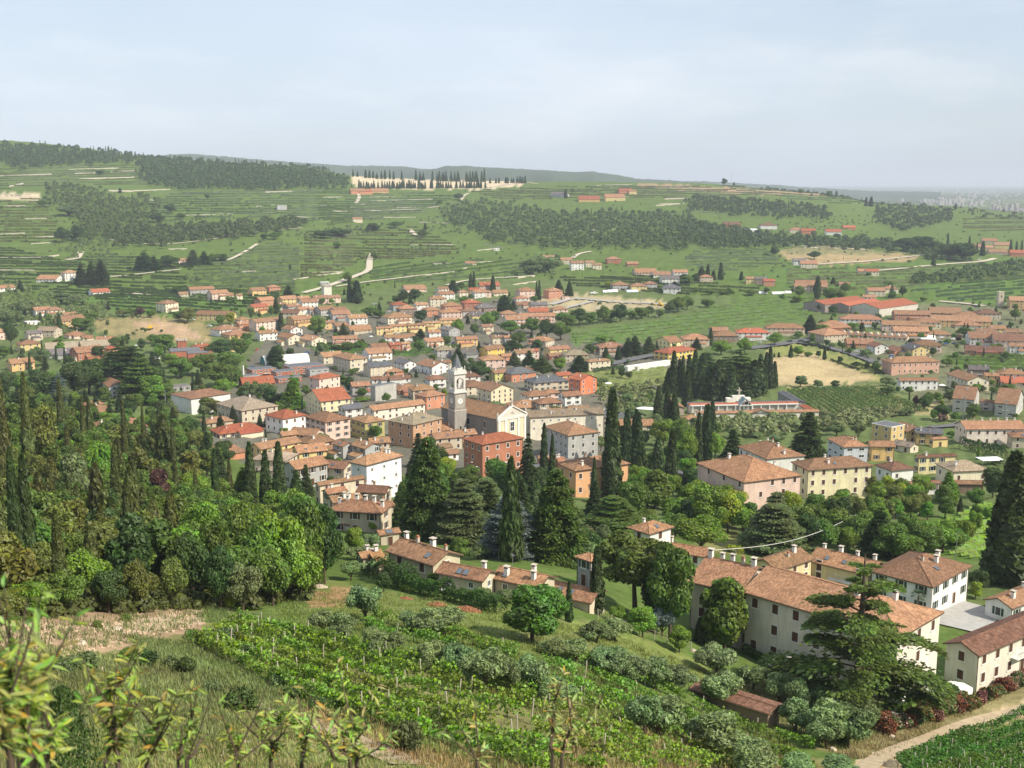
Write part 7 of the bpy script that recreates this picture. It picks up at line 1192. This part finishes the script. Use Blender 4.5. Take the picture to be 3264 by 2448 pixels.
SH = [('P',(215,400),(90,1010),3.6,70,1.0,4),('P',(60,470),(20,1000),3.4,70,1.0,4),('P',(150,560),(150,1010),3.5,60,1.0,3),('P',(20,640),(-40,1010),3.3,50,1.0,3),('P',(585,520),(640,1010),5.0,90,1.0,5),('P',(880,640),(800,1010),5.2,80,1.0,4),('P',(690,700),(560,1010),5.0,60,1.0,3),('P',(1060,680),(960,1010),5.6,60,.95,4),('P',(1130,830),(985,1010),5.4,8,.9,1),('P',(1440,700),(1480,1010),6.2,70,1.0,4),('P',(1660,760),(1640,1010),6.2,60,1.0,3),('P',(1900,740),(1950,1010),6.4,90,1.0,5),('P',(300,760),(260,1010),4.0,50,1.0,3),('P',(1250,830),(1300,1010),5.6,50,1.0,3),('N',(1565,1055),(1515,1590),7.2,60,1.0,2),('N',(1660,1180),(1580,1590),7.2,50,1.0,2),('N',(1075,1480),(1050,1600),6.8,40,1.1,3),('P',(1780,840),(1820,1010),6.0,50,1.0,3),('N',(180,1330),(230,1600),6.6,60,1.0,3)]
for i, (v, t, l, d, n, s, b) in enumerate(SH): shoot(v, t, l, d, int(n*(1.9 if v == 'P' and t[0] < 900 else 1.6)), s, "pale green almond shoot rising at the viewpoint", branches=b, seed=i, col=(.25,.34,.07) if v == 'P' else (.33,.35,.12))
x, d, z = place('P', 350, 1010); R_ = random.Random(3)
u0, d0 = u_of(*vp('P', 330, 600)), 12.0; zt = d0*float(s_of(vp('P', 330, 560)[1])); xg = u0*d0*1.0; zg = float(gz(xg, d0)); tree('juniper', xg, d0, min(zt-zg, 3.4), 1.5, 'dark', max(zg, zt-3.4), desc="small dark juniper bush behind the near almond shoots", group='bushes of the near slope')
# fence, shed, parasols, poles, lamps, cable
def fence(v, pts, desc, hgt=1.3, step=2.0):
    w = dense([locate(*vp(v, *p))[:2] for p in pts], step); cx, cy = w[0]; cz = float(gz(cx, cy)); root = ob('fence', None, None, (cx, cy, cz)); P = [(x-cx, y-cy, float(gz(x, y))-cz) for x, y in w]
    for p in P: q = ob('post', POST, root, p, 0, (1, 1, hgt/1.6)); q.rotation_euler = (random.gauss(0, .05), random.gauss(0, .05), 0)
    for h in (.45, .8, 1.1): mb = MB(); mb.tube([(a, b, c+h*hgt) for a, b, c in P], .03, 4); ob('rail', mb.mesh('rail', ['wood']), root)
    thing(root, desc, 'fence', 'fences', True, (cx, cy, cz+1))
fence('O', [(10,605),(150,665),(300,715),(490,772)], "weathered wooden post fence along the foot of the park"); fence('P', [(1300,232),(1420,240)], "two leaning fence posts with a rail at the wood edge")
for v, b, t, dsc in [('O',(1452,1110),(1450,868),"thin wooden pole with a guy wire in front of the giant cedar"),('S',(686,205),(686,-40),"tall cable pole behind the loggia roof"),('S',(388,180),(388,40),"shorter cable pole behind the loggia roof"),('S',(1505,420),(1505,130),"grey pole standing in the bright vineyard"),('I',(1300,1140),(1297,968),"thin white mast beside the gymnasium"),('G',(718,905),(720,755),"slim lamp mast in the shade of cypresses"),('C',(725,1105),(727,1015),"grey mast beside the cemetery wall"),('L',(437,165),(436,92),"lattice radio mast on the far ridge"),('C',(540,315),(540,190),"lattice power pylon at the valley vines"),('C',(395,190),(393,40),"thin street pole by the white tarps"),('D',(1650,1260),(1645,1050),"tall concrete flue post against a grey townhouse"),('D',(2035,1270),(2035,1085),"concrete flue post against the last grey townhouse")]:
    X, Y = vp(v, *b); x, d, z = locate(X, Y); h = d*float(s_of(vp(v, *t)[1]))-z; r = .09 if d < 400 else .35 if 'flue' in dsc else .22; mb = MB(); mb.tube([(0,0,-1),(0,0,h*.5),(0,0,h)], [r*1.2, r, r*.7], 6); mb.box(-r*3, r*3, -r*.4, r*.4, h*.97, h*.98); thing(ob('pole', mb.mesh('pole', ['wood' if 'wooden' in dsc else 'metal']), loc=(x, d, z)), dsc, 'pole', 'poles', True)
def lamp(v, b, t, dsc):
    X, Y = vp(v, *b); x, d, z = locate(X, Y); h = d*float(s_of(vp(v, *t)[1]))-z; root = ob('street_lamp', None, None, (x, d, z)); mb = MB(); mb.tube([(0,0,-.5),(0,0,h*.7),(.25,0,h*.9),(.9,0,h),(1.6,0,h)], [.08,.07,.06,.05,.04], 6); ob('post', mb.mesh('post', ['metal']), root); mb = MB(); mb.tube([(1.4,0,h+.02),(1.7,0,h+.06),(2.2,0,h+.02)], [.08,.16,.08], 8); ob('lamp_head', mb.mesh('lamp_head', ['white']), root); thing(root, dsc, 'street lamp', 'street lamps', True)
lamp('S', (483,195), (540,68), "curved street lamp behind the loggia roof"); lamp('F', (520,740), (520,618), "first lamp in front of the red brick block"); lamp('F', (562,760), (562,658), "second lamp in front of the red brick block"); lamp('H', (262,830), (268,725), "street lamp against the cream three-storey house"); lamp('O', (1300,190), (1290,125), "street lamp in the orchard behind the yellow wing"); lamp('F', (690,250), (600,250), "lamp beside the church nave")
a = place('R', 1782, 400); za = a[1]*float(s_of(vp('R', 0, 200)[1])); b = on_plane(*vp('R', 545, 520), -68); zb_ = -68; mb = MB(); p0, p1 = Vector((a[0], a[1], za)), Vector((b[0], b[1], zb_)); mb.tube([tuple(p0.lerp(p1, i/14)-Vector((0, 0, math.sin(math.pi*i/14)*2.6))) for i in range(15)], .05, 4); thing(ob('cable', mb.mesh('cable', ['white'])), "pale sagging cable from the tall pole to the white outbuilding", 'cable', None, True, tuple(p0.lerp(p1, .5)))
def parasol(v, px, py, r, dsc, h=2.6):
    x, d, z = place(v, px, py, h); root = ob('parasol', None, None, (x, d, z)); mb = MB(); n = 8
    for i in range(n):
        a0, a1 = i*6.283/n, (i+1)*6.283/n; p = [(math.cos(a)*r, math.sin(a)*r) for a in (a0, a1)]; mb.face([(*p[0], h-.15), (*p[1], h-.15), (0, 0, h+.55)]); mb.face([(*p[1], h-.15), (*p[0], h-.15), (p[0][0], p[0][1], h-.38), (p[1][0], p[1][1], h-.38)])
    ob('canopy', mb.mesh('canopy', ['white']), root); mb = MB(); mb.tube([(0,0,0),(0,0,h+.5)], .04, 6); ob('pole', mb.mesh('pole', ['wood']), root); mb = MB(); mb.box(-.4, .4, -.4, .4, 0, .1); ob('base', mb.mesh('base', ['concrete']), root); thing(root, dsc, 'parasol', 'white parasols', True)
parasol('R', 1130, 1420, 2.6, "white octagonal parasol in front of the long villa facade"); parasol('S', 1520, 1490, 2.4, "white parasol beside the cream barn"); parasol('S', 1290, 1500, 2.0, "white parasol half hidden beneath the giant cedar"); parasol('S', 980, 1570, 1.7, "small white parasol under the cedar boughs")
def canopy(v, C, w, dp, h, rot, dsc, col=(.78,.78,.78), cat='tent', name='garden_tent'):
    x, d, z = place(v, *C); root = ob(name, None, None, (x, d, z), rot); mb = MB(); mb.box(-w/2, w/2, -dp/2, dp/2, h, h+.12); mb.face([(-w/2,-dp/2,h+.12),(w/2,-dp/2,h+.12),(0,0,h+.9)]); mb.face([(w/2,-dp/2,h+.12),(w/2,dp/2,h+.12),(0,0,h+.9)]); mb.face([(w/2,dp/2,h+.12),(-w/2,dp/2,h+.12),(0,0,h+.9)]); mb.face([(-w/2,dp/2,h+.12),(-w/2,-dp/2,h+.12),(0,0,h+.9)]); ob('canopy', mb.mesh('canopy', ['paint']), root, col=col)
    for sx in (-1, 1):
        for sy in (-1, 1): mb = MB(); mb.box(sx*w/2-.06, sx*w/2+.06, sy*dp/2-.06, sy*dp/2+.06, -.3, h); ob('leg', mb.mesh('leg', ['metal']), root)
    thing(root, dsc, cat, None, True)
canopy('S', (2090,1330), 7, 4, 2.8, .35, "white awning on timber posts beside the cream barn", name='pergola', cat='pergola'); canopy('H', (1840,770), 9, 6, 2.4, .1, "white garden tent behind the tall cypress"); canopy('C', (430,1165), 9, 6, 3.2, -.3, "white roofed pavilion by the blue cover"); canopy('D', (1455,985), 4, 3, 2.3, 0, "small white gazebo beside the semi-detached pair"); canopy('C', (108,925), 4, 4, 2.4, 0, "white garden umbrella stand by the orange red house", name='gazebo', cat='gazebo')
x, d, z = place('C', 310, 1150); mb = MB(); mb.tube([(0,0,-.2),(0,0,.7)], 3.2, 18); thing(ob('pool', mb.mesh('pool', [flat_mat("blue cover", (.05,.16,.42), .5)]), loc=(x, d, z)), "round blue garden pool by the white pavilion", 'pool', None, True)
K('O', (895,1092), (480,960), (965,1040), 2.0, 'g', 'd', 'n', 1, 'L', "long low shed with a rusty red roof among the olives", fixed=True, chim=0, win=None, name='shed', cat='shed', pitch=.15, group='sheds')
K('C', (280,745), (248,738), (655,690), 3.2, 'f', 'w', 'w', 1, 'R', "long low white building along the hedge", fixed=True, chim=0, win=None)
# cars
def car_parts():
    mb = MB(); n = [(-2.1,.35),(-2.1,.8),(-1.9,.95),(-1.1,1.0),(-.55,1.45),(1.1,1.45),(1.8,1.0),(2.1,.9),(2.1,.35)]
    for y0, y1 in ((-.85, .85),):
        for i in range(len(n)): a, b = n[i], n[(i+1) % len(n)]; mb.face([(a[0],y0,a[1]),(b[0],y0,b[1]),(b[0],y1,b[1]),(a[0],y1,a[1])][::-1])
        mb.face([(p[0], y0, p[1]) for p in n[::-1]]); mb.face([(p[0], y1, p[1]) for p in n])
    body = mb.mesh('body', ['paint']); mb = MB()
    for s in (-1, 1): mb.face([(-.95,s*.87,1.02),(1.6,s*.87,1.02),(1.05,s*.87,1.38),(-.5,s*.87,1.38)][::s])
    mb.face([(-1.08,-.75,1.04),(-.6,-.75,1.43),(-.6,.75,1.43),(-1.08,.75,1.04)]); mb.face([(1.74,.75,1.06),(1.16,.75,1.44),(1.16,-.75,1.44),(1.74,-.75,1.06)]); gl = mb.mesh('window', ['glass']); mb = MB(); mb.tube([(0,-.1,0),(0,.1,0)], .33, 12); wh = mb.mesh('wheel', ['rubber']); return body, gl, wh
CB, CG, CW_ = car_parts(); CARC = dict(white=(.75,.75,.75), silver=(.45,.46,.48), dark=(.04,.045,.05), red=(.40,.03,.03), blue=(.05,.10,.25))
for v, px, py, a, c, sc_ in [('D',668,655,-15,'white',1),('D',712,672,-15,'silver',1),('D',150,556,5,'dark',1),('D',305,590,-18,'dark',1),('C',1805,535,5,'dark',1),('C',1705,535,5,'dark',1),('C',1385,530,0,'white',1),('C',1450,545,10,'silver',1),('K',1645,905,20,'white',1.8),('I',770,1190,20,'white',1),('I',640,1290,20,'silver',1),('I',1240,680,-20,'white',1),('I',1205,720,-20,'silver',1),('I',1200,690,-20,'dark',1),('I',1230,735,-20,'white',1),('I',1510,430,-20,'white',1),('I',1640,478,-20,'white',1),('K',1550,932,10,'white',1),('C',20,245,0,'white',1),('G',640,975,10,'white',1.1),('D',2110,205,10,'white',1),('D',2060,215,10,'silver',1),('L',1940,632,10,'white',1.2),('I',1080,632,30,'white',1),('D',1450,525,20,'white',1),('D',1560,540,20,'white',1),('D',1490,585,20,'blue',1),('D',1430,560,0,'silver',1)]:
    x, d, z = place(v, px, py); root = ob('parked_car', None, None, (x, d, z+.05+d*.0011), math.radians(a), sc_); ob('body', CB, root, col=CARC[c]); ob('window', CG, root)
    for wx in (-1.3, 1.3):
        for wy in (-.78, .78): ob('wheel', CW_, root, (wx, wy, .33))
    thing(root, f"{c} {'van' if sc_ > 1.5 else 'car'} parked in the open", 'car', 'parked cars')
def yard_cars():
    R = random.Random(9); n = 0; po = [zp((520,700),(900,640),(1220,660),(1230,740),(1130,800),(900,900),(560,900)), zp((1760,690),(2212,650),(2212,830),(1960,800))]
    for _ in range(900):
        p = R.choice([po[0], po[0], po[1]]); px, py = R.uniform(min(a for a, _ in p), max(a for a, _ in p)), R.uniform(min(b for _, b in p), max(b for _, b in p))
        if not bool(pin(p, px, py)): continue
        x, d, z = locate(px, py)
        if inside(x, d, 2.4) or any((x-a)**2+(d-b)**2 < (r+2)**2 for a, b, r in tree_pos): continue
        c = R.choice(list(CARC)); root = ob('parked_car', None, None, (x, d, z+.05), R.uniform(0, 6.28)); ob('body', CB, root, col=CARC[c]); ob('window', CG, root)
        for wx in (-1.3, 1.3):
            for wy in (-.78, .78): ob('wheel', CW_, root, (wx, wy, .33))
        thing(root, f"{c} car parked in a village yard", 'car', 'parked cars'); n += 1
        if n >= 60: break
yard_cars()
for i, (v, px, py, L, c, dsc) in enumerate([('K',1722,888,9,(.78,.78,.8),"shorter white sheeted vine tunnel beside the grey hipped house"),('K',1755,885,11,(.78,.78,.8),"longer white sheeted vine tunnel beside the grey hipped house"),('K',1870,886,13,(.55,.66,.75),"pale blue sheeted stack below the small yellow house"),('L',628,828,9,(.8,.8,.8),"white tarpaulin with red edge among the valley vines"),('L',720,830,14,(.8,.8,.8),"long white and red tarpaulin among the valley vines"),('L',780,825,7,(.8,.8,.8),"small white tarpaulin near the winery garden"),('D',1320,515,12,(.8,.8,.8),"white sheeted shed behind the dormer terrace")]):
    x, d, z = place(v, px, py); mb = MB(); pr = [(math.cos(math.pi*k/8)*2.2, math.sin(math.pi*k/8)*2.4) for k in range(9)]
    for k in range(8): mb.face([(-L/2, *pr[k]), (L/2, *pr[k]), (L/2, *pr[k+1]), (-L/2, *pr[k+1])])
    mb.face([(-L/2, *p) for p in pr]); mb.face([(L/2, *p) for p in pr[::-1]]); thing(ob('sheet_tunnel', mb.mesh('sheet_tunnel', ['paint']), loc=(x, d, z), rz=.2, col=c), dsc, 'tarpaulin', 'white sheeted tunnels', True)
def digger(v, px, py, dsc, rot):
    x, d, z = place(v, px, py); root = ob('excavator', None, None, (x, d, z), rot, 1.3)
    for s in (-1, 1): mb = MB(); mb.box(-1.8, 1.8, s*1.1-.3, s*1.1+.3, 0, .8); ob('track', mb.mesh('track', ['rubber']), root)
    mb = MB(); mb.box(-1.7, 1.2, -1.2, 1.2, .85, 1.9); mb.box(-.2, 1.1, .1, 1.15, 1.9, 3.0); ob('body', mb.mesh('body', ['paint']), root, col=(.62,.40,.03)); mb = MB(); mb.tube([(1.1,-.3,1.6),(3.2,-.3,3.8),(5.2,-.3,2.6),(5.0,-.3,.9)], [.3,.28,.22,.15], 5); mb.box(4.6, 5.4, -.8, .2, .1, .9); ob('boom', mb.mesh('boom', ['paint']), root, col=(.62,.40,.03)); thing(root, dsc, 'excavator', 'excavators', True)
digger('I', 1175, 492, "yellow excavator working on the bare earth field", .4); digger('C', 570, 208, "yellow excavator on the building plot by the pylon", 2.4)
x, d, z = place('L', 2065, 905); root = ob('water_tower', None, None, (x, d, z)); mb = MB(); mb.box(-2.6, 2.6, -2.6, 2.6, -1, 14); mb.box(-2.9, 2.9, -2.9, 2.9, 14, 14.5); ob('wall', mb.mesh('wall', ['plaster']), root, col=(.62,.54,.42)); mb = MB(); mb.box(-.5, .5, -2.68, -2.6, 9, 11); ob('window', mb.mesh('window', ['dark']), root); thing(root, "slim tan square tower by the far road", 'tower', None, True, (x, d, z+10))
# ------------------------------------------------------------------ the air between
m, n, l = new_mat("haze air"); pv = nd(n, 'ShaderNodeVolumePrincipled'); pv.inputs['Color'].default_value = (.80,.88,1.0,1); pv.inputs['Density'].default_value = HAZE; pv.inputs['Anisotropy'].default_value = .0; o = nd(n, 'ShaderNodeOutputMaterial'); l.new(pv.outputs[0], o.inputs['Volume'])
mb = MB(); mb.box(-26000, 26000, -60, 39500, -160, 240); hz = ob('haze', mb.mesh('haze', [m])); stuff(hz)
# ------------------------------------------------------------------ labels: what each thing looks like and what it stands by
MARKS = [("the bell tower", 'Q', 360, 700), ("the church front", 'Q', 1030, 1000), ("the cemetery court", 'C', 1330, 1120), ("the white sports hall", 'A', 1110, 800), ("the gymnasium", 'A', 390, 1120), ("the lone white gabled house", 'I', 900, 930),
 ("the old brick school", 'A', 290, 720), ("the crenellated tower", 'A', 1497, 210), ("the winery halls", 'D', 760, 190), ("the sports field", 'Z', 1770, 800), ("the salmon pink block", 'D', 1160, 760), ("the round dormer terrace", 'D', 830, 480),
 ("the peach house", 'G', 1250, 1000), ("the tall white pyramid-roofed house", 'E', 1650, 620), ("the red brick block", 'F', 760, 500), ("the convent", 'F', 1400, 260), ("the long beige villa", 'R', 1100, 850), ("the ivy-clad villa wing", 'S', 1300, 560),
 ("the lower farmhouse row", 'T', 1100, 520), ("the giant cedar", 'O', 1350, 700), ("the long pink house", 'H', 1850, 430), ("the mustard houses", 'H', 1000, 400), ("the vine plot by the cemetery", 'D', 700, 1090), ("the valley vines", 'C', 700, 300),
 ("the bare earth field", 'I', 1150, 500), ("the pale ridge field", 'K', 600, 240), ("the ridge wood", 'J', 1400, 300), ("the ravine wood", 'J', 600, 500), ("the red hillside farm", 'K', 310, 295), ("the yellow hillside farm", 'K', 1765, 335), ("the hillside hamlet", 'K', 1560, 715),
 ("the wooded slope", 'K', 1300, 420), ("the distant villas", 'L', 600, 430), ("the far right village", 'L', 2000, 540), ("the stone-edged track", 'K', 250, 790), ("the big red dormered roof", 'A', 1500, 1130), ("the orange red gabled house", 'B', 1830, 1010), ("the cream balcony house", 'B', 1080, 1080),
 ("the orange villa", 'F', 1600, 650), ("the gravel path", 'P', 1700, 790), ("the clipped hedge", 'T', 800, 720), ("the brown palazzo", 'E', 1900, 330), ("the scree bank", 'M', 900, 1530), ("the semi-detached pair", 'D', 1230, 890), ("the grey school blocks", 'A', 1200, 900),
 ("the cemetery cypresses", 'C', 760, 850), ("the bright yellow house", 'I', 220, 620), ("the broad valley road", 'L', 1650, 660), ("the yellow house", 'A', 520, 420), ("the oleander hedge", 'O', 1750, 1020), ("the grassy lawn", 'N', 1200, 650), ("the right-hand cypress", 'H', 2060, 900)]
MK = [(n, *vp(v, a, b)) for n, v, a, b in MARKS]
ORD = ["", "second", "third", "fourth", "fifth", "sixth", "seventh", "eighth", "ninth", "tenth", "eleventh", "twelfth", "thirteenth", "fourteenth", "fifteenth", "sixteenth", "seventeenth", "eighteenth", "nineteenth", "twentieth"]
def rel(dx, dy):
    if abs(dx)*.55 > abs(dy): return ("right of" if dx > 0 else "left of")
    return "below" if dy > 0 else "above"
def finish_labels():
    used = {}; pend = []
    for o, desc, fixed, pos in ITEMS:
        p = pos or tuple(o.location); px, py = proj(*p)
        if fixed and desc.lower() not in used: o['label'] = desc; used[desc.lower()] = 1; continue
        near = sorted(MK, key=lambda m: math.hypot((px-m[1]), (py-m[2])*1.5)); pend.append((o, desc, px, py, near))
    pend.sort(key=lambda t: math.hypot(t[2]-t[4][0][1], (t[3]-t[4][0][2])*1.5)); fam = {}
    nw = lambda s: len(s.replace('-', ' ').split())
    for o, desc, px, py, near in pend:
        a = near[0]; opts = []; r = rel(px-a[1], py-a[2]); opts.append(f"{desc} {r} {a[0]}")
        b = near[1]; opts.append(f"{desc} between {a[0]} and {b[0].replace('the ', '', 1)}"); opts.append(f"{desc} {rel(px-b[1], py-b[2])} {b[0]}")
        done = False
        for q in opts:
            if q.lower() not in used and nw(q) <= 15: o['label'] = q; used[q.lower()] = 1; done = True; break
        if not done:
            key = (desc, r, a[0]); n = fam.get(key, 0)+1
            while True:
                q = f"{desc}, {ORD[n]} {r} {a[0]}" if n < 20 else f"{desc}, well {r} {near[n % 6][0]} toward {near[(n//6) % 6+1][0]}"
                if q.lower() not in used and nw(q) <= 16: break
                n += 1
                if n > 70: break
            if nw(q) > 16: q = ' '.join(desc.split()[:5])+f', {r} {a[0]}'+f' by the {ORD[len(used) % 19+1]} garden'
            fam[key] = n; o['label'] = q; used[q.lower()] = 1
finish_labels()
print("objects", len(bpy.data.objects), "tris", sum(len(m.polygons) for m in bpy.data.meshes))
